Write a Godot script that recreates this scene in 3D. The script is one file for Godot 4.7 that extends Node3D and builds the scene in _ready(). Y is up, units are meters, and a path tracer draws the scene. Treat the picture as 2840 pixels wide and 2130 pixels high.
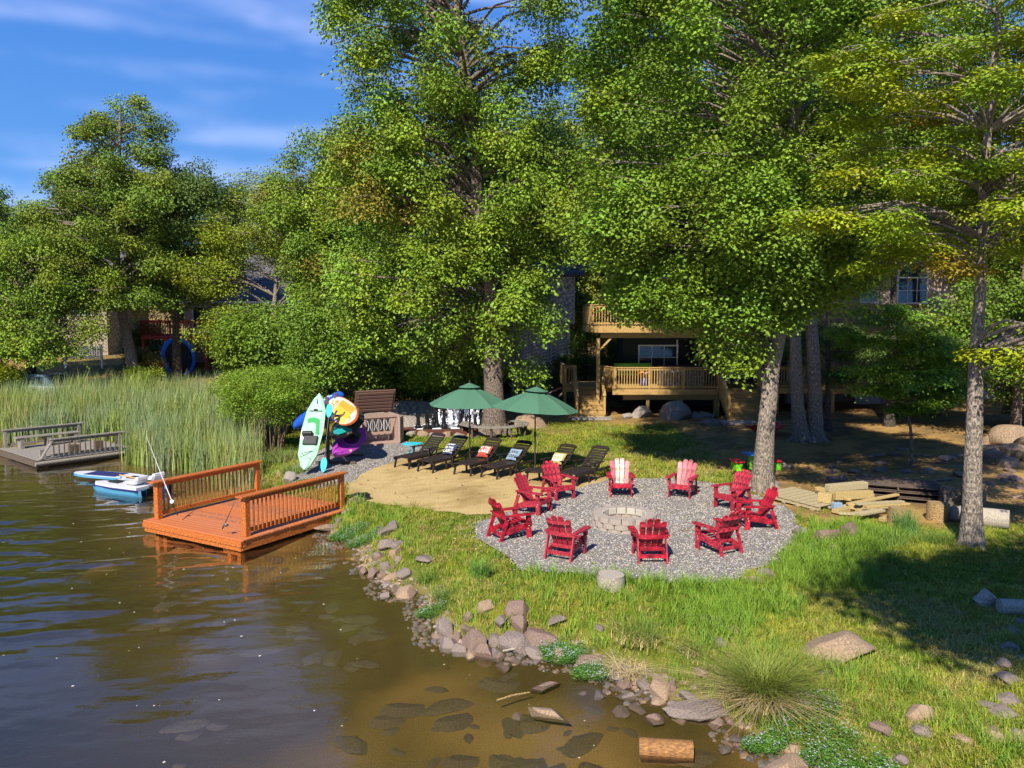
extends Node3D
# A lakeside yard: dock, beach, ring of red chairs, big trees, houses behind. Metres, y up, lake level at y = 0.

var R := RandomNumberGenerator.new()
var NZ := FastNoiseLite.new()
var M := {}
var TEX := {}
var used := {}
var SHORE: PackedVector2Array
var LAND: PackedVector2Array
var SAND: PackedVector2Array
var PATIO: PackedVector2Array
var PAD: PackedVector2Array
var BED: PackedVector2Array
var rock_shapes := []
var boulder_shapes := []
var UNIT := BoxMesh.new()

# ------------------------------------------------------------------ mesh builder (quads and triangles are given counter-clockwise as seen from outside)
class MB:
	var v := PackedVector3Array()
	var n := PackedVector3Array()
	var c := PackedColorArray()
	var tint := Color(1, 1, 1)
	func tn(a: Vector3, b: Vector3, d: Vector3, na: Vector3, nb: Vector3, nd: Vector3) -> void:
		v.append(a); v.append(d); v.append(b)
		n.append(na); n.append(nd); n.append(nb)
		c.append(tint); c.append(tint); c.append(tint)
	func tri(a: Vector3, b: Vector3, d: Vector3) -> void:
		var nn := (b - a).cross(d - a)
		if nn.length_squared() < 1e-14:
			return
		nn = nn.normalized()
		tn(a, b, d, nn, nn, nn)
	func quad(a: Vector3, b: Vector3, d: Vector3, e: Vector3) -> void:
		tri(a, b, d)
		tri(a, d, e)
	func out(a: Vector3, b: Vector3, d: Vector3, inside: Vector3) -> void:
		if (b - a).cross(d - a).dot((a + b + d) / 3.0 - inside) < 0.0:
			tri(a, d, b)
		else:
			tri(a, b, d)
	func box(size: Vector3, xf := Transform3D(), ch := 0.0) -> void:
		var h := size * 0.5
		var o := xf.origin
		if ch <= 0.0:
			var p := []
			for i in 8:
				p.append(xf * Vector3(h.x if i & 1 else -h.x, h.y if i & 2 else -h.y, h.z if i & 4 else -h.z))
			for f in [[0, 2, 3, 1], [4, 5, 7, 6], [0, 4, 6, 2], [1, 3, 7, 5], [0, 1, 5, 4], [2, 6, 7, 3]]:
				out(p[f[0]], p[f[1]], p[f[2]], o)
				out(p[f[0]], p[f[2]], p[f[3]], o)
			return
		var q := {}
		for i in 8:
			var s := Vector3(1 if i & 1 else -1, 1 if i & 2 else -1, 1 if i & 4 else -1)
			for a in 3:
				var e := h - Vector3.ONE * ch
				e[a] = h[a]
				q[i * 3 + a] = xf * (s * e)
		for a in 3:
			var b := 1 << ((a + 1) % 3)
			var d := 1 << ((a + 2) % 3)
			for s in [0, 1 << a]:
				out(q[s * 3 + a], q[(s | b) * 3 + a], q[(s | b | d) * 3 + a], o)
				out(q[s * 3 + a], q[(s | b | d) * 3 + a], q[(s | d) * 3 + a], o)
			var a1 := (a + 1) % 3
			var a2 := (a + 2) % 3
			for s in [0, b, d, b | d]:
				var t: int = s | (1 << a)
				out(q[s * 3 + a1], q[t * 3 + a1], q[t * 3 + a2], o)
				out(q[s * 3 + a1], q[t * 3 + a2], q[s * 3 + a2], o)
		for i in 8:
			out(q[i * 3], q[i * 3 + 1], q[i * 3 + 2], o)
	func bar(p: Vector3, q: Vector3, w: float, t: float, up := Vector3.UP, ch := 0.0) -> void:
		var z := (q - p).normalized()
		var x := up.cross(z)
		if x.length() < 0.01:
			x = Vector3.RIGHT
		x = x.normalized()
		box(Vector3(w, t, p.distance_to(q)), Transform3D(Basis(x, z.cross(x), z), (p + q) * 0.5), ch)
	func tube(p: Array, r: Array, sides := 6, cap := true, wob := 0.0) -> void:
		var rings := []
		var norms := []
		var px := Vector3.ZERO
		for i in p.size():
			var z: Vector3 = (p[mini(i + 1, p.size() - 1)] - p[maxi(i - 1, 0)]).normalized()
			if px == Vector3.ZERO:
				px = Vector3.RIGHT if absf(z.x) < 0.8 else Vector3.UP
			var y := z.cross(px).normalized()
			px = y.cross(z).normalized()
			var ring := []
			var rn := []
			for k in sides:
				var a := TAU * k / sides
				var d := px * cos(a) + y * sin(a)
				var rr: float = r[i]
				if wob > 0.0:
					rr *= 1.0 + wob * sin(k * 2.6 + i * 0.35) * cos(k * 1.1 + i * 0.9)
				ring.append(p[i] + d * rr)
				rn.append(d)
			rings.append(ring)
			norms.append(rn)
		for i in p.size() - 1:
			for k in sides:
				var l := (k + 1) % sides
				tn(rings[i][k], rings[i][l], rings[i + 1][l], norms[i][k], norms[i][l], norms[i + 1][l])
				tn(rings[i][k], rings[i + 1][l], rings[i + 1][k], norms[i][k], norms[i + 1][l], norms[i + 1][k])
		if cap:
			for k in sides:
				var l := (k + 1) % sides
				tri(p[0], rings[0][l], rings[0][k])
				tri(p[-1], rings[-1][k], rings[-1][l])
	func lathe(prof: Array, sides := 12, xf := Transform3D()) -> void:
		for i in prof.size() - 1:
			var a: Vector2 = prof[i]
			var b: Vector2 = prof[i + 1]
			var sl := Vector2(b.y - a.y, a.x - b.x).normalized()
			for k in sides:
				var t := TAU * k / sides
				var u := TAU * (k + 1) / sides
				var dt := Vector3(cos(t), 0, sin(t))
				var du := Vector3(cos(u), 0, sin(u))
				var up := Vector3.UP
				var nt := xf.basis * (dt * sl.x + up * sl.y)
				var nu := xf.basis * (du * sl.x + up * sl.y)
				var p0 := xf * (dt * a.x + up * a.y)
				var p1 := xf * (du * a.x + up * a.y)
				var p2 := xf * (du * b.x + up * b.y)
				var p3 := xf * (dt * b.x + up * b.y)
				if b.x > 0.0001:
					tn(p0, p2, p1, nt, nu, nu) if true else null
					tn(p0, p3, p2, nt, nt, nu)
				else:
					tn(p0, p3, p1, nt, nt, nu)
	func prism(poly: PackedVector2Array, depth: float, xf := Transform3D()) -> void:
		var pts := poly
		if Geometry2D.is_polygon_clockwise(pts):
			pts.reverse()
		var ix := Geometry2D.triangulate_polygon(pts)
		for i in range(0, ix.size(), 3):
			var a := pts[ix[i]]
			var b := pts[ix[i + 1]]
			var d := pts[ix[i + 2]]
			if (b - a).cross(d - a) < 0.0:
				var s := b
				b = d
				d = s
			tri(xf * Vector3(a.x, a.y, depth), xf * Vector3(b.x, b.y, depth), xf * Vector3(d.x, d.y, depth))
			tri(xf * Vector3(a.x, a.y, 0), xf * Vector3(d.x, d.y, 0), xf * Vector3(b.x, b.y, 0))
		for i in pts.size():
			var a := pts[i]
			var b := pts[(i + 1) % pts.size()]
			quad(xf * Vector3(a.x, a.y, 0), xf * Vector3(b.x, b.y, 0), xf * Vector3(b.x, b.y, depth), xf * Vector3(a.x, a.y, depth))
	# a hull swept along z: each station is [z, half width, bottom y, top y, roundness]
	func mesh(with_color := false) -> ArrayMesh:
		var a := []
		a.resize(Mesh.ARRAY_MAX)
		a[Mesh.ARRAY_VERTEX] = v
		a[Mesh.ARRAY_NORMAL] = n
		if with_color:
			a[Mesh.ARRAY_COLOR] = c
		var m := ArrayMesh.new()
		if v.size() > 0:
			m.add_surface_from_arrays(Mesh.PRIMITIVE_TRIANGLES, a)
		return m

# ------------------------------------------------------------------ nodes
func numbered(called: String) -> String:
	var k: int = used.get(called, 0)
	used[called] = k + 1
	return called if k == 0 else "%s_%03d" % [called, k]

func part(called: String, shape, m: Material, parent: Node = null, xf := Transform3D()) -> MeshInstance3D:
	var o := MeshInstance3D.new()
	o.mesh = shape.mesh() if shape is MB else shape
	o.material_override = m
	o.transform = xf
	if parent == null:
		o.name = numbered(called)
		add_child(o)
	else:
		var k := 0
		var nm := called
		while parent.has_node(nm):
			k += 1
			nm = "%s_%03d" % [called, k]
		o.name = nm
		parent.add_child(o)
	return o

func many(called: String, shape, m: Material, parent: Node, xfs: Array) -> void:      # alike pieces, each a part of its own
	var me: Mesh = shape.mesh() if shape is MB else shape
	var k := 0
	var first := not parent.has_node(called)
	for xf in xfs:
		var o := MeshInstance3D.new()
		o.mesh = me
		o.material_override = m
		o.transform = xf
		if first:
			o.name = called if k == 0 else "%s_%03d" % [called, k]
			parent.add_child(o)
		else:
			o.name = called + "_001"
			parent.add_child(o, true)
		k += 1

func thing(called: String, label: String, category: String, at := Vector3.ZERO, turn := 0.0, group := "") -> Node3D:
	var o := Node3D.new()
	o.name = numbered(called)
	add_child(o)
	o.position = at
	o.rotation.y = turn
	return tag(o, label, category, group)

func tag(o: Node3D, label: String, category := "", group := "") -> Node3D:
	if label:
		o.set_meta("label", label)
	if category:
		o.set_meta("category", category)
	if group:
		o.set_meta("group", group)
	return o

func dup(src: Node3D, label: String, at: Vector3, turn: float) -> Node3D:
	var o: Node3D = src.duplicate()
	o.name = numbered(String(src.name).rstrip("_0123456789"))
	add_child(o)
	o.position = at
	o.rotation = Vector3(0, turn, 0)
	o.set_meta("label", label)
	return o

func ground_piece(called: String, shape, m: Material, label: String, with_color := false) -> MeshInstance3D:
	var o := part(called, shape.mesh(with_color) if shape is MB else shape, m)
	o.set_meta("kind", "structure")
	o.set_meta("label", label)
	return o

func scatter(called: String, mesh: Mesh, m: Material, xfs: Array, cols: Array, parent: Node = null) -> MultiMeshInstance3D:
	var mm := MultiMesh.new()
	mm.transform_format = MultiMesh.TRANSFORM_3D
	mm.use_colors = true
	mm.mesh = mesh
	mm.instance_count = xfs.size()
	for i in xfs.size():
		mm.set_instance_transform(i, xfs[i])
		mm.set_instance_color(i, cols[i])
	var o := MultiMeshInstance3D.new()
	o.multimesh = mm
	o.material_override = m
	if parent:
		var k := 0
		var nm := called
		while parent.has_node(nm):
			k += 1
			nm = "%s_%03d" % [called, k]
		o.name = nm
		parent.add_child(o)
	else:
		o.name = numbered(called)
		add_child(o)
	return o

func X(at: Vector3, turn := 0.0, sc := Vector3.ONE) -> Transform3D:
	return Transform3D(Basis(Vector3.UP, turn).scaled_local(sc), at)

func bx(size: Vector3, at: Vector3, ch := 0.0) -> MB:
	var b := MB.new()
	b.box(size, Transform3D(Basis(), at), ch)
	return b

func br(p: Vector3, q: Vector3, w: float, t: float, up := Vector3.UP, ch := 0.0) -> MB:
	var b := MB.new()
	b.bar(p, q, w, t, up, ch)
	return b

func tb(p: Array, r: Array, sides := 6) -> MB:
	var b := MB.new()
	b.tube(p, r, sides)
	return b

func rnd(a: float, b: float) -> float:
	return R.randf_range(a, b)

func smooth_line(p: Array, steps := 4) -> Array:
	var o := []
	for i in p.size() - 1:
		var a = p[maxi(i - 1, 0)]
		var d = p[mini(i + 2, p.size() - 1)]
		for k in steps:
			o.append(p[i].cubic_interpolate(p[i + 1], a, d, float(k) / steps))
	o.append(p[-1])
	return o

func outline(p: Array, rough := 0.0, steps := 4) -> PackedVector2Array:
	var q := p.duplicate()
	var o := PackedVector2Array()
	var nn := q.size()
	for i in nn:
		for k in steps:
			var s: Vector2 = q[i].cubic_interpolate(q[(i + 1) % nn], q[(i + nn - 1) % nn], q[(i + 2) % nn], float(k) / steps)
			o.append(s + Vector2(NZ.get_noise_2d(s.x * 90, s.y * 90), NZ.get_noise_2d(s.y * 90 + 300, s.x * 90)) * rough)
	return o

# ------------------------------------------------------------------ materials
func noise_tex(called: String, freq: float, lo: float, hi: float, type := FastNoiseLite.TYPE_SIMPLEX_SMOOTH, oct := 4, size := 512) -> void:
	var f := FastNoiseLite.new()
	f.noise_type = type
	f.frequency = freq
	f.seed = called.hash() % 1000
	f.fractal_octaves = oct
	var t := NoiseTexture2D.new()
	t.width = size
	t.height = size
	t.seamless = true
	t.noise = f
	var g := Gradient.new()
	g.offsets = PackedFloat32Array([0.15, 0.85])
	g.colors = PackedColorArray([Color(lo, lo, lo), Color(hi, hi, hi)])
	t.color_ramp = g
	TEX[called] = t

func normal_tex(called: String, freq: float, strength: float, type := FastNoiseLite.TYPE_SIMPLEX_SMOOTH, oct := 4) -> void:
	var f := FastNoiseLite.new()
	f.noise_type = type
	f.frequency = freq
	f.seed = called.hash() % 1000
	f.fractal_octaves = oct
	var t := NoiseTexture2D.new()
	t.width = 512
	t.height = 512
	t.seamless = true
	t.noise = f
	t.as_normal_map = true
	t.bump_strength = strength
	TEX[called] = t

func mk(called: String, c: Color, rough: float, tex := "", sc := Vector3.ONE, nrm := "", nsc := 1.0, world := false) -> StandardMaterial3D:
	var m := StandardMaterial3D.new()
	m.resource_name = called
	m.albedo_color = c.linear_to_srgb()
	m.roughness = rough
	if tex:
		m.albedo_texture = TEX[tex]
	if nrm:
		m.normal_enabled = true
		m.normal_texture = TEX[nrm]
		m.normal_scale = nsc
	if tex or nrm:
		m.uv1_triplanar = true
		m.uv1_world_triplanar = world
		m.uv1_scale = sc
	M[called] = m
	return m

func leafy(called: String, c: Color, through: float, rough := 0.5) -> void:
	var m := mk(called, c, rough)
	m.vertex_color_use_as_albedo = true
	m.backlight_enabled = true
	m.backlight = Color(through, through, through * 0.4)
	m.metallic_specular = 0.35

func make_materials() -> void:
	noise_tex("fine", 0.12, 0.72, 1.0)
	noise_tex("grain", 0.03, 0.62, 1.0)
	noise_tex("blotch", 0.008, 0.55, 1.0)
	noise_tex("grit", 0.16, 0.45, 1.0, FastNoiseLite.TYPE_VALUE, 3)
	noise_tex("gravel", 0.11, 0.35, 1.0, FastNoiseLite.TYPE_CELLULAR, 2)
	noise_tex("bark", 0.035, 0.45, 1.0, FastNoiseLite.TYPE_SIMPLEX_SMOOTH, 5)
	noise_tex("stone", 0.02, 0.6, 1.0, FastNoiseLite.TYPE_SIMPLEX_SMOOTH, 5)
	normal_tex("n_fine", 0.1, 4.0)
	normal_tex("n_stone", 0.03, 9.0, FastNoiseLite.TYPE_SIMPLEX_SMOOTH, 5)
	normal_tex("n_gravel", 0.11, 7.0, FastNoiseLite.TYPE_CELLULAR, 2)
	normal_tex("n_bark", 0.04, 14.0, FastNoiseLite.TYPE_SIMPLEX_SMOOTH, 5)
	normal_tex("n_sand", 0.05, 5.0)
	normal_tex("n_water", 0.025, 3.0)
	var t := mk("terrain", Color(1, 1, 1), 0.95, "fine", Vector3.ONE * 0.7, "n_fine", 0.6, true)
	t.vertex_color_use_as_albedo = true
	t.metallic_specular = 0.2
	mk("sand", Color(0.58, 0.425, 0.175), 0.95, "fine", Vector3.ONE * 0.6, "n_sand", 1.3, true).vertex_color_use_as_albedo = true
	mk("gravel", Color(0.36, 0.335, 0.305), 0.95, "grit", Vector3.ONE * 0.8, "n_gravel", 1.0, true)
	mk("mulch", Color(0.26, 0.07, 0.03), 0.95, "gravel", Vector3.ONE * 0.8, "n_gravel", 1.0, true)
	mk("concrete", Color(0.36, 0.34, 0.32), 0.9, "grain", Vector3.ONE * 0.8, "n_fine", 0.5)
	mk("orange", Color(0.60, 0.165, 0.025), 0.55, "grain", Vector3(1.2, 1.2, 1.2), "n_fine", 0.25)
	mk("orange_deck", Color(0.56, 0.185, 0.065), 0.65, "fine", Vector3(0.7, 0.7, 0.7), "n_fine", 0.3)
	mk("orange_deck_worn", Color(0.50, 0.17, 0.07), 0.75, "grain", Vector3(0.9, 0.9, 0.9), "n_fine", 0.4)
	mk("orange_deck_fresh", Color(0.58, 0.175, 0.05), 0.6, "fine", Vector3(0.9, 0.9, 0.9), "n_fine", 0.3)
	mk("grey_wood", Color(0.38, 0.345, 0.29), 0.9, "bark", Vector3(1.4, 1.4, 1.4), "n_fine", 0.7)
	mk("new_wood", Color(0.56, 0.36, 0.12), 0.75, "grain", Vector3(1.5, 1.5, 1.5), "n_fine", 0.4)
	mk("lumber", Color(0.56, 0.42, 0.17), 0.8, "grain", Vector3(2, 2, 2), "n_fine", 0.5)
	mk("lumber_pale", Color(0.52, 0.44, 0.26), 0.85, "grain", Vector3(2, 2, 2), "n_fine", 0.5)
	mk("dark_wood", Color(0.17, 0.12, 0.085), 0.9, "bark", Vector3(2, 2, 2), "n_fine", 0.6)
	mk("cut_wood", Color(0.50, 0.33, 0.14), 0.85, "bark", Vector3(1.5, 1.5, 1.5), "n_fine", 0.6)
	mk("pale_log", Color(0.50, 0.44, 0.36), 0.9, "grain", Vector3(3, 1, 3), "n_fine", 0.8)
	mk("red", Color(0.50, 0.016, 0.04), 0.42, "blotch", Vector3(1, 1, 1), "n_fine", 0.08)
	mk("red_dusty", Color(0.46, 0.026, 0.05), 0.55, "grain", Vector3(1, 1, 1), "n_fine", 0.1)
	mk("red_worn", Color(0.54, 0.032, 0.062), 0.5, "blotch", Vector3(2, 2, 2), "n_fine", 0.1)
	mk("red_faded", Color(0.62, 0.12, 0.17), 0.5, "blotch", Vector3(1, 1, 1), "n_fine", 0.08)
	mk("red_bleached", Color(0.72, 0.6, 0.52), 0.55, "blotch", Vector3(1, 1, 1))
	mk("screw", Color(0.6, 0.55, 0.55), 0.3)
	mk("lounge", Color(0.035, 0.024, 0.02), 0.45, "grain", Vector3(2, 2, 2))
	mk("umbrella", Color(0.065, 0.19, 0.115), 0.85, "fine", Vector3(3, 3, 3), "n_fine", 0.3)
	mk("dark_metal", Color(0.04, 0.03, 0.025), 0.4)
	mk("black_plastic", Color(0.012, 0.012, 0.014), 0.35)
	mk("white_plastic", Color(0.75, 0.77, 0.82), 0.35)
	mk("mint", Color(0.25, 0.47, 0.33), 0.55)
	mk("kayak_green", Color(0.01, 0.26, 0.05), 0.4)
	mk("black_seat", Color(0.018, 0.02, 0.02), 0.6)
	mk("cyan", Color(0.02, 0.40, 0.54), 0.7)
	mk("teal", Color(0.02, 0.36, 0.36), 0.4)
	mk("purple", Color(0.40, 0.05, 0.42), 0.35)
	mk("purple_dark", Color(0.12, 0.012, 0.12), 0.45)
	mk("blue_board", Color(0.012, 0.07, 0.36), 0.35)
	mk("board_white", Color(0.52, 0.46, 0.42), 0.6)
	mk("board_yellow", Color(0.58, 0.34, 0.03), 0.7)
	mk("board_pale", Color(0.58, 0.42, 0.09), 0.7)
	mk("board_gold", Color(0.52, 0.24, 0.015), 0.7)
	mk("board_orange", Color(0.58, 0.12, 0.012), 0.5)
	mk("shed_tan", Color(0.42, 0.30, 0.25), 0.7, "fine", Vector3(2, 2, 2))
	mk("shed_brown", Color(0.16, 0.085, 0.065), 0.7, "fine", Vector3(2, 2, 2))
	mk("boat_white", Color(0.52, 0.53, 0.58), 0.45)
	mk("boat_blue", Color(0.06, 0.24, 0.40), 0.45)
	mk("boat_navy", Color(0.02, 0.025, 0.12), 0.4)
	mk("oar_wood", Color(0.55, 0.28, 0.07), 0.5)
	mk("chess_black", Color(0.01, 0.01, 0.012), 0.25)
	mk("chess_white", Color(0.78, 0.80, 0.86), 0.35)
	mk("firestone", Color(0.42, 0.36, 0.31), 0.95, "fine", Vector3(1.2, 1.2, 1.2), "n_fine", 0.6)
	mk("firestone_pale", Color(0.56, 0.52, 0.45), 0.95, "fine", Vector3(1.2, 1.2, 1.2), "n_fine", 0.4)
	mk("ash", Color(0.40, 0.32, 0.24), 0.95, "gravel", Vector3(2, 2, 2), "n_gravel", 0.8)
	mk("log_orange", Color(0.42, 0.20, 0.06), 0.8, "bark", Vector3(0.6, 3, 3), "n_fine", 0.6)
	mk("rock_grey", Color(0.27, 0.215, 0.185), 0.85, "stone", Vector3(1.1, 1.1, 1.1), "n_stone", 0.7)
	mk("rock_brown", Color(0.26, 0.175, 0.135), 0.85, "stone", Vector3(1.1, 1.1, 1.1), "n_stone", 0.7)
	mk("rock_tan", Color(0.40, 0.28, 0.18), 0.9, "stone", Vector3(1.1, 1.1, 1.1), "n_stone", 0.7)
	mk("rock_pale", Color(0.38, 0.34, 0.29), 0.9, "stone", Vector3(0.9, 0.9, 0.9), "n_stone", 0.8)
	mk("rock_wet", Color(0.135, 0.094, 0.03), 0.8, "stone", Vector3(1, 1, 1), "n_stone", 0.6)
	mk("lichen", Color(0.55, 0.55, 0.30), 0.95, "fine", Vector3(3, 3, 3))
	mk("bark_grey", Color(0.37, 0.31, 0.25), 0.95, "bark", Vector3(1.3, 0.35, 1.3), "n_bark", 0.9)
	mk("bark_brown", Color(0.27, 0.21, 0.165), 0.95, "bark", Vector3(1.3, 0.35, 1.3), "n_bark", 0.9)
	mk("bark_dark", Color(0.13, 0.105, 0.085), 0.95, "bark", Vector3(1.3, 0.35, 1.3), "n_bark", 0.9)
	mk("stem", Color(0.16, 0.12, 0.08), 0.9)
	leafy("leaf", Color(1, 1, 1), 0.5)
	leafy("blade", Color(1, 1, 1), 0.35, 0.6)
	mk("flower", Color(0.5, 0.6, 0.72), 0.7)
	mk("siding_dark", Color(0.018, 0.035, 0.034), 0.8, "fine", Vector3(2, 2, 2))
	mk("siding_pink", Color(0.55, 0.42, 0.36), 0.8, "fine", Vector3(1, 1, 1))
	mk("siding_grey", Color(0.74, 0.73, 0.76), 0.8, "blotch", Vector3(1, 1, 1))
	mk("siding_cream", Color(0.36, 0.32, 0.22), 0.8, "blotch", Vector3(1, 1, 1))
	mk("trim", Color(0.74, 0.74, 0.74), 0.6)
	mk("shingle_grey", Color(0.27, 0.26, 0.26), 0.9, "gravel", Vector3(1, 1, 1))
	mk("shingle_pink", Color(0.33, 0.23, 0.20), 0.9, "gravel", Vector3(1, 1, 1))
	mk("shingle_slate", Color(0.23, 0.225, 0.23), 0.9, "gravel", Vector3(1, 1, 1))
	mk("shingle_rose", Color(0.26, 0.175, 0.15), 0.9, "gravel", Vector3(1, 1, 1))
	var gl := mk("glass", Color(0.03, 0.045, 0.06), 0.04)
	gl.metallic_specular = 0.7
	mk("inside_dark", Color(0.01, 0.01, 0.012), 0.9)
	mk("stain_red", Color(0.50, 0.05, 0.035), 0.7, "grain", Vector3(1.5, 1.5, 1.5))
	mk("tub_grey", Color(0.20, 0.205, 0.225), 0.7, "blotch", Vector3(1, 1, 1))
	mk("lime", Color(0.16, 0.50, 0.02), 0.45)
	mk("toy_red", Color(0.55, 0.02, 0.015), 0.45)
	mk("toy_blue", Color(0.02, 0.18, 0.5), 0.45)
	mk("tramp_blue", Color(0.02, 0.19, 0.80), 0.5)
	mk("tramp_net", Color(0.02, 0.028, 0.035), 0.9)
	mk("navy_cloth", Color(0.03, 0.045, 0.14), 0.9, "fine", Vector3(6, 6, 6))
	mk("red_cloth", Color(0.45, 0.06, 0.04), 0.9, "fine", Vector3(6, 6, 6))
	mk("sky_cloth", Color(0.26, 0.38, 0.52), 0.9, "fine", Vector3(6, 6, 6))
	mk("yellow_cloth", Color(0.45, 0.40, 0.10), 0.9, "fine", Vector3(6, 6, 6))
	mk("white_ink", Color(0.6, 0.6, 0.58), 0.9)
	mk("black_ink", Color(0.03, 0.03, 0.04), 0.9)
	mk("car_blue", Color(0.09, 0.14, 0.20), 0.25)
	mk("car_silver", Color(0.50, 0.54, 0.58), 0.25)
	mk("straw", Color(0.55, 0.42, 0.22), 0.9)
	# the lake: a clear, faintly murky sheet; its ripples are in the mesh
	var w := StandardMaterial3D.new()
	w.resource_name = "water"
	w.albedo_color = Color(0.020, 0.016, 0.005, 0.0).linear_to_srgb()
	w.albedo_color.a = 0.25
	w.transparency = BaseMaterial3D.TRANSPARENCY_ALPHA
	w.roughness = 0.03
	w.metallic_specular = 0.5
	w.normal_enabled = true
	w.normal_texture = TEX.n_water
	w.normal_scale = 0.10
	w.uv1_triplanar = true
	w.uv1_world_triplanar = true
	w.uv1_scale = Vector3(0.35, 0.5, 0.7)
	M["water"] = w

# ------------------------------------------------------------------ the land
var GX0 := -46.0
var GZ0 := -52.0
var GS := 0.25
var GW := 290
var GH := 190
var GRID := PackedFloat32Array()

func shore_distance(p: Vector2) -> float:        # positive on land
	var best := 1e9
	for i in SHORE.size() - 1:
		var a := SHORE[i]
		var ab := SHORE[i + 1] - a
		var t := clampf((p - a).dot(ab) / ab.length_squared(), 0.0, 1.0)
		best = minf(best, p.distance_squared_to(a + ab * t))
	best = sqrt(best)
	return best if Geometry2D.is_point_in_polygon(p, LAND) else -best

func sd(x: float, z: float) -> float:
	var fx := (x - GX0) / GS
	var fz := (z - GZ0) / GS
	if fx < 0 or fz < 0 or fx >= GW - 1 or fz >= GH - 1:
		return shore_distance(Vector2(x, z))
	var i := int(fx)
	var k := int(fz)
	fx -= i
	fz -= k
	var q := k * GW + i
	return lerpf(lerpf(GRID[q], GRID[q + 1], fx), lerpf(GRID[q + GW], GRID[q + GW + 1], fx), fz)

func g(x: float, z: float) -> float:
	var d := sd(x, z)
	if d < 0.0:
		return -minf(1.3, 0.13 * pow(-d, 0.9)) - 0.02 + 0.02 * NZ.get_noise_2d(x * 60, z * 60)
	var wet := smoothstep(-6.0, -8.5, x)
	var h := lerpf(0.48 * smoothstep(0.0, 1.0, d), 0.10 * smoothstep(0.0, 1.0, d) + 0.38 * smoothstep(5.0, 11.0, d), wet)
	h += 0.15 * smoothstep(-26.0, -36.0, z)
	h += 0.55 * smoothstep(-36.0, -47.0, z) * smoothstep(-4.0, -12.0, x)
	h += 0.8 * smoothstep(-47.0, -53.0, z) * smoothstep(-4.0, -12.0, x)
	h += 0.03 * maxf(0.0, -z - 50.0) + 0.025 * clampf(x - 9.0, 0.0, 14.0)
	h += 0.02 * NZ.get_noise_2d(x * 25, z * 25) * smoothstep(0.4, 2.0, d)
	return h

func at(x: float, z: float, up := 0.0) -> Vector3:
	return Vector3(x, g(x, z) + up, z)

func V2(a: Array) -> Array:
	var o := []
	for i in range(0, a.size(), 2):
		o.append(Vector2(a[i], a[i + 1]))
	return o

func lay_out() -> void:
	NZ.seed = 7
	NZ.noise_type = FastNoiseLite.TYPE_SIMPLEX_SMOOTH
	NZ.frequency = 0.01
	NZ.fractal_octaves = 3
	var s := V2([80, 12, 14, 3, 8, -0.5, 5.8, -3.5, 5.2, -6.5, 4.6, -8.8, 3.8, -9.5, 3.4, -10, 3, -10.5, 2.8, -10.9, 2.4, -11.1, 2.15, -11.45, 1.7, -12, 1.2, -12.4, 0.9, -12.8, 0.35, -13.1, -0.3, -13.2, -0.8, -13.2, -1.3, -13.8, -1.5, -14.5, -1.6, -15.5, -1.9, -16])
	s += V2([-2.4, -16, -2.8, -16.6, -3.2, -17.4, -3.5, -18.5, -3.75, -19.2, -4.4, -20.1, -4.9, -21, -5.4, -22, -6.2, -23.3, -7.3, -24.1, -8.2, -25.4, -9.3, -27.2, -10.6, -28.6, -13, -29.9, -15.2, -31.4, -19, -34, -24, -38, -40, -44, -90, -52, -300, -60])
	SHORE = PackedVector2Array(s)
	LAND = PackedVector2Array(s)
	LAND.append_array(PackedVector2Array([Vector2(-300, -700), Vector2(700, -700), Vector2(700, 12)]))
	GRID.resize(GW * GH)
	for k in GH:
		for i in GW:
			GRID[k * GW + i] = shore_distance(Vector2(GX0 + i * GS, GZ0 + k * GS)) + 0.12 * NZ.get_noise_2d(i * 22, k * 22)
	for k in range(1, GH - 1):          # single cells whose side was misjudged
		for i in range(1, GW - 1):
			var q := k * GW + i
			var m := (GRID[q - 1] + GRID[q + 1] + GRID[q - GW] + GRID[q + GW]) * 0.25
			if absf(GRID[q] - m) > 0.5:
				GRID[q] = m
	SAND = outline(V2([-4.65, -22.7, -4.2, -21.9, -3.4, -21.3, -2.6, -20.75, -1.7, -20.3, -0.5, -20.1, 0.4, -20.9, 1.2, -22.2, 2.2, -23.2, 3, -23.8, 2.8, -24.8, 1.8, -25.6, 0.4, -26.4, -1, -27.1, -2.3, -27.7, -3.5, -28, -4.2, -26.6, -4.7, -24.6]), 0.25)
	PATIO = outline(V2([-0.8, -18.5, 0.04, -15.9, 0.6, -15.6, 1.7, -15.3, 3.3, -14.8, 4.35, -15.4, 5.6, -16.6, 6.4, -17.9, 6.9, -19.6, 6.7, -22, 5.4, -24.2, 3.2, -24.4, 2, -23.2, 1, -21.9, 0.1, -20.7, -0.6, -19.8]), 0.3)
	PAD = outline(V2([-6.7, -24.7, -5.7, -23.7, -4.95, -23.3, -4.6, -24.8, -4.1, -26.6, -3.4, -28, -2.8, -29, -3.4, -30.6, -5.2, -31.8, -7, -30.5, -7.4, -27]), 0.25)
	BED = outline(V2([-4.8, -33, -3, -32.5, -1.3, -32.6, -0.8, -34.5, -1, -37, -4, -37.2, -5.3, -35]), 0.15)

func stops(lo: float, hi: float, step: float, far: float) -> Array:
	var o := []
	var x := lo
	var d := step
	while x > -far:
		d *= 1.35
		x -= d
		o.push_front(x)
	x = lo
	while x <= hi:
		o.append(x)
		x += step
	d = step
	while x < far:
		o.append(x)
		d *= 1.35
		x += d
	o.append(far)
	return o

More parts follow.
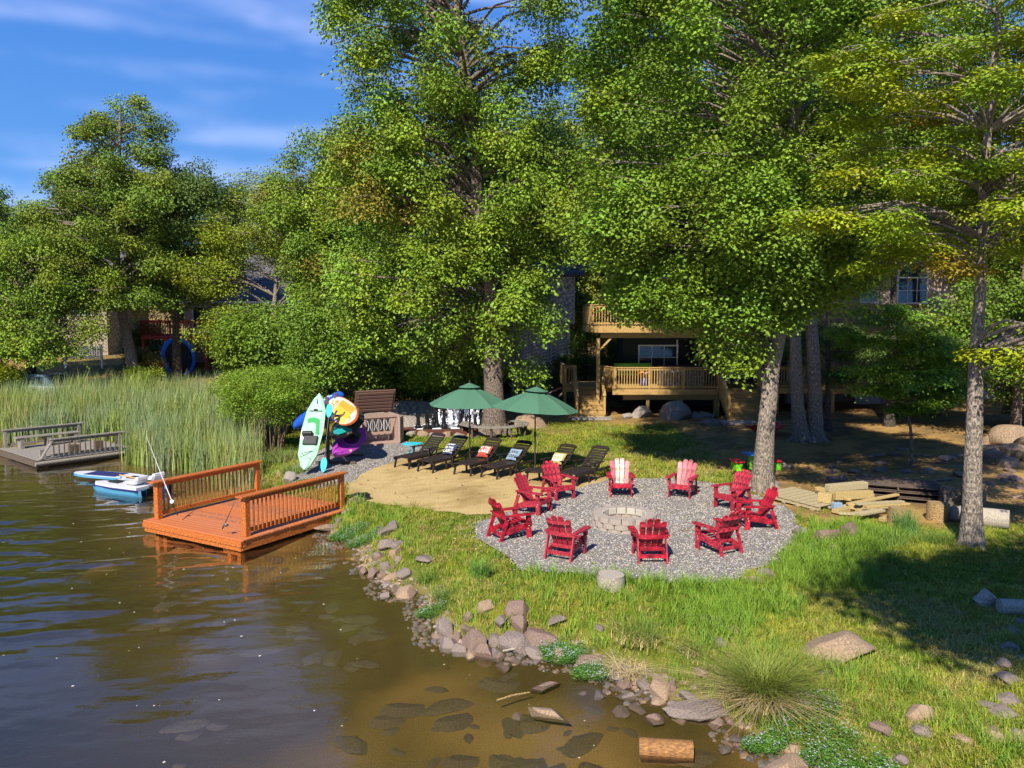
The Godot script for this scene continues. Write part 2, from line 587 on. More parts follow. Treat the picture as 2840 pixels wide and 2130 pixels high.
func soil(x: float, z: float, d: float) -> Color:
	var n1 := NZ.get_noise_2d(x * 40, z * 40)
	var n2 := NZ.get_noise_2d(x * 12 + 500, z * 12)
	var n3 := NZ.get_noise_2d(x * 150 + 90, z * 150)
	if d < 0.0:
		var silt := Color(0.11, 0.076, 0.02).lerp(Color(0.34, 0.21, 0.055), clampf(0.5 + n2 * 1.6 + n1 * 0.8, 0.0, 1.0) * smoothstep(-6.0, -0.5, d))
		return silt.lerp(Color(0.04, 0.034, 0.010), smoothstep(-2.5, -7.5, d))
	var lawn := Color(0.085, 0.14, 0.014).lerp(Color(0.18, 0.20, 0.022), clampf(0.45 + n1 * 1.2, 0.0, 1.0))
	lawn = lawn.lerp(Color(0.33, 0.24, 0.09), clampf((n2 + n3 * 0.6) * 1.9 - 0.4, 0.0, 0.7))
	var dirt := Color(0.46, 0.29, 0.105).lerp(Color(0.25, 0.165, 0.075), clampf(0.5 + n1 * 1.5 + n3, 0.0, 1.0))
	var w := smoothstep(6.2, 7.4, x + n1) * smoothstep(-18.6, -20.0, z + n1 * 2.0)          # needles under the right-hand trees
	w = maxf(w, smoothstep(-34.5, -36.5, z + n2 * 4.0) * smoothstep(-6.0, 1.0, x + 2.0 * n1) * 0.9)
	w = maxf(w, smoothstep(-34.0, -40.0, z + n2 * 5.0) * 0.75)
	w = maxf(w, smoothstep(0.22, 0.5, n2) * smoothstep(-27.0, -31.0, z) * 0.7)
	var c := lawn.lerp(dirt, clampf(w, 0.0, 1.0))
	return c.lerp(Color(0.27, 0.2, 0.09), (1.0 - smoothstep(0.1, 0.7, d)) * 0.7)

func make_land() -> void:
	var xs := stops(-13.0, 17.0, 0.2, 620.0)
	var zs := stops(-42.0, -7.0, 0.2, 620.0)
	var nx := xs.size()
	var v := PackedVector3Array()
	var c := PackedColorArray()
	var n := PackedVector3Array()
	for z in zs:
		for x in xs:
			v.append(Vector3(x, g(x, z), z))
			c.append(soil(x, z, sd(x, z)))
	n.resize(v.size())
	var ix := PackedInt32Array()
	for k in zs.size():
		for i in nx:
			var q := k * nx + i
			var e := v[k * nx + mini(i + 1, nx - 1)] - v[k * nx + maxi(i - 1, 0)]
			var f := v[mini(k + 1, zs.size() - 1) * nx + i] - v[maxi(k - 1, 0) * nx + i]
			n[q] = f.cross(e).normalized()
			if i < nx - 1 and k < zs.size() - 1:
				ix.append_array(PackedInt32Array([q, q + 1, q + nx, q + 1, q + nx + 1, q + nx]))
	var a := []
	a.resize(Mesh.ARRAY_MAX)
	a[Mesh.ARRAY_VERTEX] = v
	a[Mesh.ARRAY_NORMAL] = n
	a[Mesh.ARRAY_COLOR] = c
	a[Mesh.ARRAY_INDEX] = ix
	var m := ArrayMesh.new()
	m.add_surface_from_arrays(Mesh.PRIMITIVE_TRIANGLES, a)
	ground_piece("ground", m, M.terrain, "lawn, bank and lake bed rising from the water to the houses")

func sheet(poly: PackedVector2Array, off: float, cell := 0.5, bumps := 0.0) -> MB:
	var b := MB.new()
	var lo := poly[0]
	var hi := poly[0]
	for p in poly:
		lo = lo.min(p)
		hi = hi.max(p)
	var x := lo.x
	while x < hi.x:
		var z := lo.y
		while z < hi.y:
			var sq := PackedVector2Array([Vector2(x, z), Vector2(x + cell, z), Vector2(x + cell, z + cell), Vector2(x, z + cell)])
			for q in Geometry2D.intersect_polygons(sq, poly):
				var ix := Geometry2D.triangulate_polygon(q)
				for i in range(0, ix.size(), 3):
					var t := []
					for k in 3:
						var s: Vector2 = q[ix[i + k]]
						t.append(Vector3(s.x, g(s.x, s.y) + off + 0.012 * NZ.get_noise_2d(s.x * 80, s.y * 80) + bumps * NZ.get_noise_2d(s.x * 420, s.y * 420), s.y))
					if (t[1] - t[0]).cross(t[2] - t[0]).y < 0.0:
						t.reverse()
					b.tri(t[0], t[1], t[2])
					if b.c.size() > 2:
						var e := b.c.size() - 3
						for k in 3:
							var w: Vector3 = b.v[e + k]
							var tone := clampf(0.95 + 0.5 * NZ.get_noise_2d(w.x * 45, w.z * 45) + 0.25 * NZ.get_noise_2d(w.x * 260, w.z * 260), 0.6, 1.08)
							b.c[e + k] = Color(tone, tone * lerpf(0.94, 1.0, smoothstep(0.7, 1.0, tone)), tone * lerpf(0.8, 1.0, smoothstep(0.7, 1.0, tone)))
			z += cell
		x += cell
	return b

func make_water() -> void:
	var xs := stops(-17.0, 4.5, 0.065, 620.0)
	var zs := []
	var z := -40.0
	while z < -8.0:
		zs.append(z)
		z += 0.065 if z > -30.0 else 0.1
	var far := 0.09
	while z < 620.0:
		zs.append(z)
		far *= 1.3
		z += far
	far = 0.09
	z = -40.0
	while z > -75.0:
		far *= 1.3
		z -= far
		zs.push_front(z)
	var waves := []
	R.seed = 5
	for i in 18:
		var ang := rnd(-0.35, 0.5) + (rnd(-1.2, 1.2) if i > 12 else 0.0)
		var wl := 0.24 + 0.085 * i if i < 13 else rnd(0.22, 0.45)
		var k := TAU / wl
		waves.append([k * sin(ang), k * cos(ang), rnd(0, TAU), (0.0145 if i < 13 else 0.009) / k])
	var v := PackedVector3Array()
	var n := PackedVector3Array()
	var nx := xs.size()
	for zz in zs:
		for x in xs:
			var calm := 0.0
			var y := 0.0
			var dx := 0.0
			var dz := 0.0
			if x > -25 and x < 6 and zz > -41 and zz < -7:
				calm = 0.25 + 2.1 * smoothstep(-4.5, -11.0, x + (zz + 16.0) * 0.25) * smoothstep(-27.0, -19.0, zz) + 0.5 * smoothstep(-1.0, -5.0, x)
				calm *= 0.65 + 0.9 * NZ.get_noise_2d(x * 14, zz * 30)
				for w in waves:
					var ph: float = w[0] * x + w[1] * zz + w[2] + 1.6 * NZ.get_noise_2d(x * 18 + w[2] * 40, zz * 18)
					y += w[3] * sin(ph)
					var cc: float = w[3] * cos(ph)
					dx += cc * w[0]
					dz += cc * w[1]
			v.append(Vector3(x, y * calm, zz))
			n.append(Vector3(-dx * calm, 1.0, -dz * calm).normalized())
	var ix := PackedInt32Array()
	for k in zs.size() - 1:
		for i in nx - 1:
			var q := k * nx + i
			ix.append_array(PackedInt32Array([q, q + 1, q + nx, q + 1, q + nx + 1, q + nx]))
	var a := []
	a.resize(Mesh.ARRAY_MAX)
	a[Mesh.ARRAY_VERTEX] = v
	a[Mesh.ARRAY_NORMAL] = n
	a[Mesh.ARRAY_INDEX] = ix
	var m := ArrayMesh.new()
	m.add_surface_from_arrays(Mesh.PRIMITIVE_TRIANGLES, a)
	ground_piece("water", m, M.water, "brown lake water with low ripples and reflections")

# ------------------------------------------------------------------ stones
func ico(level: int) -> Array:
	var t := (1.0 + sqrt(5.0)) / 2.0
	var p := []
	for q in [Vector3(-1, t, 0), Vector3(1, t, 0), Vector3(-1, -t, 0), Vector3(1, -t, 0), Vector3(0, -1, t), Vector3(0, 1, t), Vector3(0, -1, -t), Vector3(0, 1, -t), Vector3(t, 0, -1), Vector3(t, 0, 1), Vector3(-t, 0, -1), Vector3(-t, 0, 1)]:
		p.append(q.normalized())
	var f := [[0, 11, 5], [0, 5, 1], [0, 1, 7], [0, 7, 10], [0, 10, 11], [1, 5, 9], [5, 11, 4], [11, 10, 2], [10, 7, 6], [7, 1, 8], [3, 9, 4], [3, 4, 2], [3, 2, 6], [3, 6, 8], [3, 8, 9], [4, 9, 5], [2, 4, 11], [6, 2, 10], [8, 6, 7], [9, 8, 1]]
	for l in level:
		var mid := {}
		var nf := []
		for q in f:
			var m := []
			for k in 3:
				var a: int = mini(q[k], q[(k + 1) % 3])
				var b: int = maxi(q[k], q[(k + 1) % 3])
				var key := a * 100000 + b
				if not mid.has(key):
					mid[key] = p.size()
					p.append(((p[a] + p[b]) * 0.5).normalized())
				m.append(mid[key])
			nf.append_array([[q[0], m[0], m[2]], [q[1], m[1], m[0]], [q[2], m[2], m[1]], [m[0], m[1], m[2]]])
		f = nf
	return [p, f]

func rock_mesh(sd_: int, level: int, cuts: int, soft: bool) -> ArrayMesh:
	R.seed = sd_
	var s := ico(level)
	var p: Array = s[0]
	for i in p.size():
		p[i] = p[i] * (1.0 + 0.22 * NZ.get_noise_3d(p[i].x * 70 + sd_ * 90, p[i].y * 70, p[i].z * 70))
	for k in cuts:
		var nn := Vector3(rnd(-1, 1), rnd(-0.8, 1), rnd(-1, 1)).normalized()
		var d := rnd(0.42, 0.8) if not soft else rnd(0.55, 0.85)
		for i in p.size():
			var e: float = p[i].dot(nn) - d
			if e > 0.0:
				p[i] -= nn * e * 0.93
	for i in p.size():
		p[i] *= 1.0 + 0.035 * NZ.get_noise_3d(p[i].x * 330 + sd_ * 50, p[i].y * 330, p[i].z * 330)
	var b := MB.new()
	var nr := []
	if soft:
		nr.resize(p.size())
		nr.fill(Vector3.ZERO)
		for q in s[1]:
			var fn: Vector3 = (p[q[1]] - p[q[0]]).cross(p[q[2]] - p[q[0]])
			for k in 3:
				nr[q[k]] += fn
	for q in s[1]:
		if soft:
			b.tn(p[q[0]], p[q[1]], p[q[2]], nr[q[0]].normalized(), nr[q[1]].normalized(), nr[q[2]].normalized())
		else:
			b.tri(p[q[0]], p[q[1]], p[q[2]])
	return b.mesh()

func make_rock_shapes() -> void:
	for i in 9:
		rock_shapes.append(rock_mesh(11 + i, 2, 15, false))
	for i in 4:
		boulder_shapes.append(rock_mesh(40 + i, 3, 5, true))

func rock(x: float, z: float, w: float, label: String, group: String, m := "", low := 0.6, y := NAN, turn := NAN, long := 1.0, called := "rock", shape := -1) -> MeshInstance3D:
	var pick: String = m if m else ["rock_grey", "rock_brown", "rock_grey", "rock_brown", "rock_tan"][R.randi() % 5]
	var k: int = R.randi() % rock_shapes.size() if shape < 0 else shape
	var o := part(called, rock_shapes[k] if w < 0.75 and shape < 100 else boulder_shapes[k % 4], M[pick])
	var r := w * 0.7
	var a := rnd(0, TAU) if is_nan(turn) else turn
	o.transform = Transform3D(Basis(Vector3.UP, a) * Basis(Vector3.RIGHT, rnd(-0.25, 0.25)) * Basis.from_scale(Vector3(r * long * rnd(0.95, 1.15), r * low, r * rnd(0.65, 1.0))), Vector3(x, (g(x, z) if is_nan(y) else y) + r * low * 0.2, z))
	tag(o, label, "rock", group)
	return o

func rocks(list: Array, label: String, group: String, low := 0.65, m := "") -> void:
	# label holds %s for the stone's own size and colour; the outermost stones also say where they lie
	var ext := [0, 0, 0, 0]
	for i in range(0, list.size(), 3):
		for k in 4:
			var a: float = list[i + (0 if k < 2 else 1)] * (1 if k % 2 == 0 else -1)
			var b: float = list[ext[k] + (0 if k < 2 else 1)] * (1 if k % 2 == 0 else -1)
			if a < b:
				ext[k] = i
	for i in range(0, list.size(), 3):
		var pick: String = m if m else ["rock_grey", "rock_brown", "rock_grey", "rock_brown", "rock_tan"][R.randi() % 5]
		var w: float = list[i + 2]
		var size := "tiny" if w < 0.16 else "small" if w < 0.22 else "mid sized" if w < 0.29 else "large" if w < 0.4 else "very large"
		var hue: String = {"rock_grey": "grey", "rock_brown": "reddish brown", "rock_tan": "tan", "rock_pale": "pale"}[pick]
		var t := label % [size + " " + hue]
		for k in 4:
			if ext[k] == i:
				t += [", leftmost", ", rightmost", ", farthest back", ", nearest the viewer"][k]
				break
		rock(list[i], list[i + 1], w, t, group, pick, low * rnd(0.8, 1.2))

# ------------------------------------------------------------------ foliage
func leaf_cluster(sd_: int, count: int, reach: float, ll: float, lw: float, droop: float, flat := 0.5) -> ArrayMesh:
	R.seed = sd_
	var b := MB.new()
	for i in count:
		var a := TAU * i / count * 2.399 * 2.0 + rnd(-0.5, 0.5)
		var r := reach * sqrt(rnd(0.03, 1.0))
		var base := Vector3(cos(a) * r, rnd(-1, 1) * reach * flat - droop * r * r / reach * 0.6, sin(a) * r)
		var dir := Vector3(cos(a + rnd(-0.9, 0.9)), -droop * rnd(0.3, 1.5), sin(a + rnd(-0.9, 0.9))).normalized()
		var up := (Vector3.UP + Vector3(rnd(-0.7, 0.7), 0, rnd(-0.7, 0.7))).normalized()
		var side := dir.cross(up).normalized()
		up = side.cross(dir)
		var l := ll * rnd(0.7, 1.25)
		var w := lw * rnd(0.75, 1.2) * 0.5
		var mid := base + dir * l * 0.45
		var tip := base + dir * l - up * l * 0.15
		var lf := mid - side * w - up * w * 0.35
		var rt := mid + side * w - up * w * 0.35
		b.tri(base, rt, tip)
		b.tri(base, tip, lf)
	return b.mesh()

var LEAF := {}
func make_leaves() -> void:
	LEAF["broad"] = leaf_cluster(1, 30, 0.38, 0.115, 0.085, 0.7, 0.6)
	LEAF["maple"] = leaf_cluster(2, 28, 0.37, 0.105, 0.09, 0.55, 0.6)
	LEAF["spray"] = leaf_cluster(3, 24, 0.36, 0.11, 0.07, 0.25, 0.18)
	LEAF["small"] = leaf_cluster(4, 24, 0.32, 0.09, 0.055, 0.35)
	LEAF["far"] = leaf_cluster(5, 28, 0.55, 0.165, 0.12, 0.5, 0.6)
	LEAF["shrub"] = leaf_cluster(6, 22, 0.21, 0.075, 0.038, -0.4, 0.5)
	LEAF["hemlock"] = leaf_cluster(7, 18, 0.42, 0.20, 0.035, 0.35, 0.08)

func tint(base: Color, spread: float) -> Color:
	var k := 1.0 + rnd(-spread, spread)
	var y := rnd(-spread, spread) * 0.6
	return Color(base.r * k * (1.0 + y), base.g * k, base.b * k * (1.0 - y))

func lush(c: Color) -> Color:
	return Color(c.r * 1.5, c.g * 1.32, c.b * 1.0)

# trunk: points from the ground up; lobes: [x, y, z, rx, ry, rz, pads] ellipsoids that the crown fills with leafy boughs
func tree(called: String, label: String, trunk: Array, r0: float, r1: float, lobes: Array, o: Dictionary) -> Node3D:
	R.seed = label.hash()
	var base: Vector3 = trunk[0]
	var t := thing(called, label, o.get("category", "tree"), base, 0.0, o.get("group", ""))
	var p := smooth_line(trunk, 5)
	var r := []
	var len_ := float(p.size() - 1)
	for i in p.size():
		p[i] -= base
		var k := i / len_
		r.append(lerpf(r0, r1, pow(k, 0.85)) * (1.0 + 0.55 * exp(-maxf(0.0, p[i].y) / (r0 * 1.6))))
	p[0].y -= 0.25
	var tr := MB.new()
	tr.tube(p, r, 14, true, 0.06)
	for k in o.get("roots", 0):
		var a: float = TAU * k / o.roots + rnd(-0.3, 0.3)
		var d := Vector3(cos(a), 0, sin(a))
		tr.tube([d * r0 * 0.5 + Vector3.UP * r0 * 1.5, d * r0 * 1.15 + Vector3.UP * r0 * 0.45, d * r0 * rnd(1.9, 2.6) - Vector3.UP * 0.12], [r0 * 0.45, r0 * 0.4, r0 * 0.14], 7)
	part("trunk", tr, M[o.get("bark", "bark_brown")], t)
	var limbs := MB.new()
	var xfs := []
	var cols := []
	var green: Color = lush(o.get("green", Color(0.09, 0.17, 0.02)))
	var per: int = o.get("per", 26)
	var pad: float = o.get("pad", 1.1)
	var size: float = o.get("size", 1.0)
	for l in lobes:
		var c := Vector3(l[0], l[1], l[2]) - base
		for i in int(l[6] * o.get("fill", 1.9)):
			var d := Vector3(rnd(-1, 1), rnd(-1, 1), rnd(-1, 1))
			while d.length() > 1.0 or d.length() < 0.1:
				d = Vector3(rnd(-1, 1), rnd(-1, 1), rnd(-1, 1))
			d = d.normalized() * pow(d.length(), 0.6) * (1.0 + (0.3 * rnd(-0.2, 1.0) if rnd(0, 1) < 0.4 else 0.0))
			var e := c + d * Vector3(l[3], l[4], l[5])
			if e.y < 0.5:
				continue
			# a bough from the trunk out to the pad
			var best := 0
			var want: float = e.y - Vector2(e.x, e.z).length() * o.get("rise", 0.35)
			for k in p.size():
				if absf(p[k].y - want) < absf(p[best].y - want):
					best = k
			best = maxi(best, int(len_ * o.get("bare", 0.2)))
			var s: Vector3 = p[best]
			var mid := s.lerp(e, 0.5) + Vector3(rnd(-0.3, 0.3), 0.12 * s.distance_to(e) + rnd(-0.2, 0.2), rnd(-0.3, 0.3))
			var br0: float = minf(r[best] * 0.45, 0.035 + 0.016 * s.distance_to(e))
			limbs.tube([s, s.lerp(mid, 0.55) + Vector3(0, 0.08, 0), mid, mid.lerp(e, 0.6), e], [br0, br0 * 0.8, br0 * 0.55, br0 * 0.32, 0.008], 5, false)
			var rr := pad * rnd(0.55, 1.1)
			var tone := tint(green, 0.22)
			if o.has("turn") and rnd(0, 1) < 0.025:
				tone = tone.lerp(o.turn, 0.6)
			for k in int(per * 1.1 * rnd(0.7, 1.3)):
				var q := Vector3(rnd(-1, 1), rnd(-1, 1), rnd(-1, 1))
				while q.length() > 1.0:
					q = Vector3(rnd(-1, 1), rnd(-1, 1), rnd(-1, 1))
				var h := Vector2(q.x, q.z).length()
				var at_ := e + Vector3(q.x * rr, q.y * rr * o.get("thick", 0.85) - h * h * rr * o.get("sag", 0.3), q.z * rr)
				xfs.append(Transform3D(Basis(Vector3.UP, rnd(0, TAU)) * Basis(Vector3.RIGHT, rnd(-0.45, 0.45)) * Basis.from_scale(Vector3.ONE * size * rnd(0.75, 1.3)), at_))
				cols.append(tint(tone, 0.18))
			if o.get("twigs", true):
				for k in 3:
					var tip := e + Vector3(rnd(-1, 1) * rr, rnd(-0.5, 0.2) * rr, rnd(-1, 1) * rr)
					limbs.tube([mid.lerp(e, 0.7), e.lerp(tip, 0.5) + Vector3(0, 0.05, 0), tip], [br0 * 0.3, 0.012, 0.004], 3, false)
	if limbs.v.size():
		part("boughs", limbs, M[o.get("bark", "bark_brown")], t).set_meta("kind", "stuff")
	if xfs.size():
		scatter("crown", LEAF[o.get("leaf", "maple")], M.leaf, xfs, cols, t).set_meta("kind", "stuff")
	return t

func bush(called: String, label: String, c: Vector3, s: Vector3, n: int, lobes: int, o: Dictionary) -> Node3D:
	R.seed = label.hash()
	var base := at(c.x, c.z)
	var t := thing(called, label, o.get("category", "shrub"), base, 0.0, o.get("group", ""))
	var st := MB.new()
	var xfs := []
	var cols := []
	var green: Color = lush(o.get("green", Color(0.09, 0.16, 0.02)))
	for k in lobes:
		var d := Vector3(rnd(-1, 1), rnd(-0.75, 1), rnd(-1, 1)).normalized()
		var e := Vector3(0, c.y - base.y, 0) + d * s * rnd(0.55, 0.85)
		var foot := Vector3(e.x * 0.25, -0.1, e.z * 0.25) + Vector3(rnd(-0.15, 0.15), 0, rnd(-0.15, 0.15))
		st.tube([foot, foot.lerp(e, 0.5) + Vector3(rnd(-0.15, 0.15), 0, rnd(-0.15, 0.15)), e], [0.028, 0.02, 0.006], 4, false)
		var rr := s * rnd(0.3, 0.5)
		var tone := tint(green, 0.2)
		for i in int(n / float(lobes)):
			var q := Vector3(rnd(-1, 1), rnd(-1, 1), rnd(-1, 1))
			while q.length() > 1.0:
				q = Vector3(rnd(-1, 1), rnd(-1, 1), rnd(-1, 1))
			q = q.normalized() * pow(q.length(), 0.5)
			var at_ := e + q * rr
			if at_.y < 0.05:
				continue
			xfs.append(Transform3D(Basis(Vector3.UP, rnd(0, TAU)) * Basis(Vector3.RIGHT, rnd(-0.7, 0.7)) * Basis.from_scale(Vector3.ONE * o.get("size", 1.0) * rnd(0.7, 1.3)), at_))
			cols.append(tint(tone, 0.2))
	part("stems", st, M[o.get("bark", "stem")], t).set_meta("kind", "stuff")
	scatter("foliage", LEAF[o.get("leaf", "shrub")], M.leaf, xfs, cols, t).set_meta("kind", "stuff")
	return t

func tuft(sd_: int, blades: int, h: float, w: float, spread: float, bend: float, segs := 2) -> ArrayMesh:
	R.seed = sd_
	var b := MB.new()
	for i in blades:
		var a := rnd(0, TAU)
		var d := Vector3(cos(a), 0, sin(a))
		var s := Vector3(-d.z, 0, d.x)
		var p := Vector3(rnd(-1, 1), 0, rnd(-1, 1)) * spread
		var hh := h * rnd(0.55, 1.15)
		var bb := bend * rnd(0.2, 1.4) * hh
		var pl := p - s * w * 0.5
		var pr := p + s * w * 0.5
		for k in segs:
			var f := (k + 1.0) / segs
			var q := p + Vector3.UP * hh * (f - 0.28 * bend * f * f) + d * bb * f * f
			var ww := w * 0.5 * (1.0 - f * 0.9)
			if k == segs - 1:
				b.tri(pl, pr, q)
			else:
				b.quad(pl, pr, q + s * ww, q - s * ww)
				pl = q - s * ww
				pr = q + s * ww
	return b.mesh()

func inside_any(p: Vector2, polys: Array) -> bool:
	for q in polys:
		if Geometry2D.is_point_in_polygon(p, q):
			return true
	return false

func make_grass() -> void:
	var hard := [SAND, PATIO, PAD, BED]
	var short := [[], [], [], []]      # short lawn, bank, long, dry
	var shortc := [[], [], [], []]
	R.seed = 21
	var zones := [[-6.0, 9.0, -21.5, -9.0, 30000], [3.0, 14.0, -19.0, -9.0, 24000], [2.5, 9.0, -9.2, -7.4, 2500], [-5.0, 9.0, -36.0, -23.0, 17000], [9.0, 22.0, -30.0, -15.0, 6000], [-10.5, -4.0, -33.0, -20.0, 6500], [-24.0, -2.0, -46.0, -33.0, 5000]]
	for zn in zones:
		for i in zn[4]:
			var x := rnd(zn[0], zn[1])
			var z := rnd(zn[2], zn[3])
			var d := sd(x, z)
			if d < 0.12:
				continue
			var edge: float = 0.14 * NZ.get_noise_2d(x * 200, z * 200)
			if inside_any(Vector2(x + edge, z + edge), hard):
				continue
			var n1 := NZ.get_noise_2d(x * 40, z * 40)
			var n2 := NZ.get_noise_2d(x * 12 + 500, z * 12)
			var n3 := NZ.get_noise_2d(x * 150 + 90, z * 150)
			var dirt := smoothstep(6.2, 7.4, x + n1) * smoothstep(-18.6, -20.0, z + n1 * 2.0)
			dirt = maxf(dirt, smoothstep(-34.5, -36.5, z + n2 * 4.0) * 0.9)
			dirt = maxf(dirt, smoothstep(0.22, 0.5, n2) * smoothstep(-27.0, -31.0, z) * 0.8)
			if rnd(0, 1) < dirt * 0.97:
				continue
			var bare := clampf((n2 + n3 * 0.6) * 1.9 - 0.4, 0.0, 0.7)
			if rnd(0, 1) < bare * 0.55:
				continue
			var k := 0
			var bank := 1.0 - smoothstep(0.6, 2.6, d)
			# the tall fringe that follows the stone border between patio and right-hand lawn, and the one along the patio's lower rim
			var fr := Geometry2D.get_closest_point_to_segment(Vector2(x, z), Vector2(3.3, -12.4), Vector2(7.6, -18.6)).distance_to(Vector2(x, z))
			var rim := Geometry2D.get_closest_point_to_segment(Vector2(x, z), Vector2(0.4, -15.2), Vector2(3.8, -14.4)).distance_to(Vector2(x, z))
			var tall := maxf(smoothstep(1.1, 0.1, fr + n1), maxf(0.5 * bank * smoothstep(-0.1, 0.3, n1), 0.8 * smoothstep(0.55, 0.1, rim)))
			if rnd(0, 1) < tall * 0.55:
				k = 2
			elif rnd(0, 1) < bank * 0.7 + 0.08 + maxf(0.0, n1):
				k = 1
			if rnd(0, 1) < 0.08 + bare * 0.8 + bank * 0.32:
				k = 3
			var c := tint(Color(0.145, 0.215, 0.016).lerp(Color(0.235, 0.265, 0.028), clampf(0.5 + n1 * 1.5 + n3 * 0.5, 0.0, 1.0)), 0.22)
			if k == 2:
				c = tint(Color(0.14, 0.245, 0.022), 0.22)
			if k == 3:
				c = tint(Color(0.36, 0.30, 0.09), 0.25)
			var sc := rnd(0.7, 1.3) * (1.35 if z < -23.0 else 1.0)
			short[k].append(Transform3D(Basis(Vector3.UP, rnd(0, TAU)).scaled_local(Vector3(sc, sc, sc)), at(x, z, -0.01)))
			shortc[k].append(c)
	var shapes := [tuft(1, 12, 0.075, 0.011, 0.07, 0.9), tuft(2, 12, 0.15, 0.012, 0.07, 0.9), tuft(3, 12, 0.34, 0.013, 0.08, 0.7, 3), tuft(4, 11, 0.11, 0.011, 0.08, 1.2)]
	var names := ["lawn_grass", "bank_grass", "tall_grass", "dry_grass"]
	var labels := ["short green lawn grass over the yard", "green grass on the bank along the water", "tall bright grass along the stone border and bank", "dry straw coloured grass between the green"]
	for k in 4:
		var o := scatter(names[k], shapes[k], M.blade, short[k], shortc[k])
		o.set_meta("kind", "stuff")
		tag(o, labels[k], "grass")

func clump(called: String, label: String, x: float, z: float, h: float, w: float, n: int, c: Color, bend := 0.9, blade := 0.014, dry := 0.0, cat := "grass clump", group := "") -> Node3D:
	R.seed = label.hash()
	var t := thing(called, label, cat, at(x, z), 0.0, group)
	var b := tuft(label.hash() % 1000, n, h, blade, w, bend, 4)
	var xf := []
	var cl := []
	for i in 5:
		xf.append(Transform3D(Basis(Vector3.UP, i * 1.3).scaled_local(Vector3.ONE * rnd(0.75, 1.1)), Vector3(rnd(-1, 1) * w * 0.3, -0.03, rnd(-1, 1) * w * 0.3)))
		cl.append(tint(c, 0.2))
	scatter("blades", b, M.blade, xf, cl, t).set_meta("kind", "stuff")
	if dry > 0.0:
		var d := tuft(label.hash() % 1000 + 1, n / 2, h * 0.75, blade, w * 1.2, bend * 1.7, 4)
		scatter("dry_blades", d, M.blade, xf, [tint(Color(0.48, 0.37, 0.18), 0.1), tint(Color(0.42, 0.32, 0.15), 0.1), tint(Color(0.5, 0.4, 0.2), 0.1), tint(Color(0.4, 0.3, 0.14), 0.1), tint(Color(0.48, 0.37, 0.18), 0.1)], t).set_meta("kind", "stuff")
	return t

func make_reeds() -> void:
	R.seed = 33
	var xf := [[], []]
	var cl := [[], []]
	var n := 0
	while n < 6200:
		var x := rnd(-34, -6.3)
		var z := rnd(-42, -23.5)
		var d := sd(x, z)
		if d < -0.7 or d > 9.5 or x / z > 1.0:
			continue
		if x / z < 0.32 + rnd(-0.02, 0.03) and z > -31.0:
			continue
		if x > -9.9 and z < -30.5:
			continue
		if (x + 17.0) * 0.64 - (z + 29.5) * 0.77 < 3.6 and d < 1.0 and x < -14.2 and z > -34.5:      # the grey dock
			continue
		var thin := NZ.get_noise_2d(x * 30, z * 30)
		if d < 0.6 and rnd(0, 1) < 0.35:
			continue
		var dry := rnd(0, 1) < 0.13 + 0.1 * smoothstep(1.0, -0.5, d)
		var sc := rnd(0.75, 1.15) * (1.0 + 0.3 * thin) * lerpf(0.85, 1.05, smoothstep(0.0, 3.0, d))
		var k := 1 if dry else 0
		xf[k].append(Transform3D(Basis(Vector3.UP, rnd(0, TAU)).scaled_local(Vector3(sc, sc, sc)), Vector3(x, maxf(g(x, z), -0.1), z)))
		cl[k].append(tint(Color(0.42, 0.35, 0.20), 0.2) if dry else tint(Color(0.165, 0.235, 0.105).lerp(Color(0.19, 0.25, 0.05), clampf(0.4 + thin * 2.0, 0.0, 1.0)), 0.2))
		n += 1
	var o := scatter("reeds", tuft(9, 9, 1.75, 0.036, 0.22, 0.22, 3), M.blade, xf[0], cl[0])
	o.set_meta("kind", "stuff")
	tag(o, "tall grey-green reeds filling the marshy shore at left", "reeds")
	o = scatter("dry_reeds", tuft(10, 5, 1.6, 0.022, 0.2, 0.3, 3), M.blade, xf[1], cl[1])
	o.set_meta("kind", "stuff")
	tag(o, "pale dead stalks standing among the green reeds", "reeds")

func flowers(called: String, label: String, list: Array) -> void:
	R.seed = label.hash()
	var lx := []
	var lc := []
	var fx := []
	var fc := []
	for i in range(0, list.size(), 4):
		for k in int(list[i + 3]):
			var a := rnd(0, TAU)
			var r: float = list[i + 2] * sqrt(rnd(0, 1))
			var x: float = list[i] + cos(a) * r
			var z: float = list[i + 1] + sin(a) * r * 0.7
			var h := rnd(0.02, 0.13)
			lx.append(Transform3D(Basis(Vector3.UP, rnd(0, TAU)).scaled_local(Vector3.ONE * rnd(0.28, 0.5)), at(x, z, h).max(Vector3(-1e3, 0.03, -1e3))))
			lc.append(tint(Color(0.085, 0.20, 0.03), 0.25))
			if k % 5 == 0:
				for q in 3:
					fx.append(Transform3D(Basis(Vector3.UP, rnd(0, TAU)).scaled_local(Vector3.ONE * rnd(0.7, 1.2)), lx[-1].origin + Vector3(rnd(-0.06, 0.06), rnd(0.03, 0.09), rnd(-0.06, 0.06))))
					fc.append(tint(Color(0.45, 0.52, 0.58), 0.15))
	var t := thing(called, label, "flowers")
	t.set_meta("kind", "stuff")
	scatter("leaves", LEAF["shrub"], M.leaf, lx, lc, t).set_meta("kind", "stuff")
	var b := MB.new()
	for k in 5:
		var a := TAU * k / 5
		b.tri(Vector3.ZERO, Vector3(cos(a + 0.5), 0.15, sin(a + 0.5)) * 0.011, Vector3(cos(a - 0.5), 0.15, sin(a - 0.5)) * 0.011)
	scatter("blossoms", b.mesh(), M.blade, fx, fc, t).set_meta("kind", "stuff")

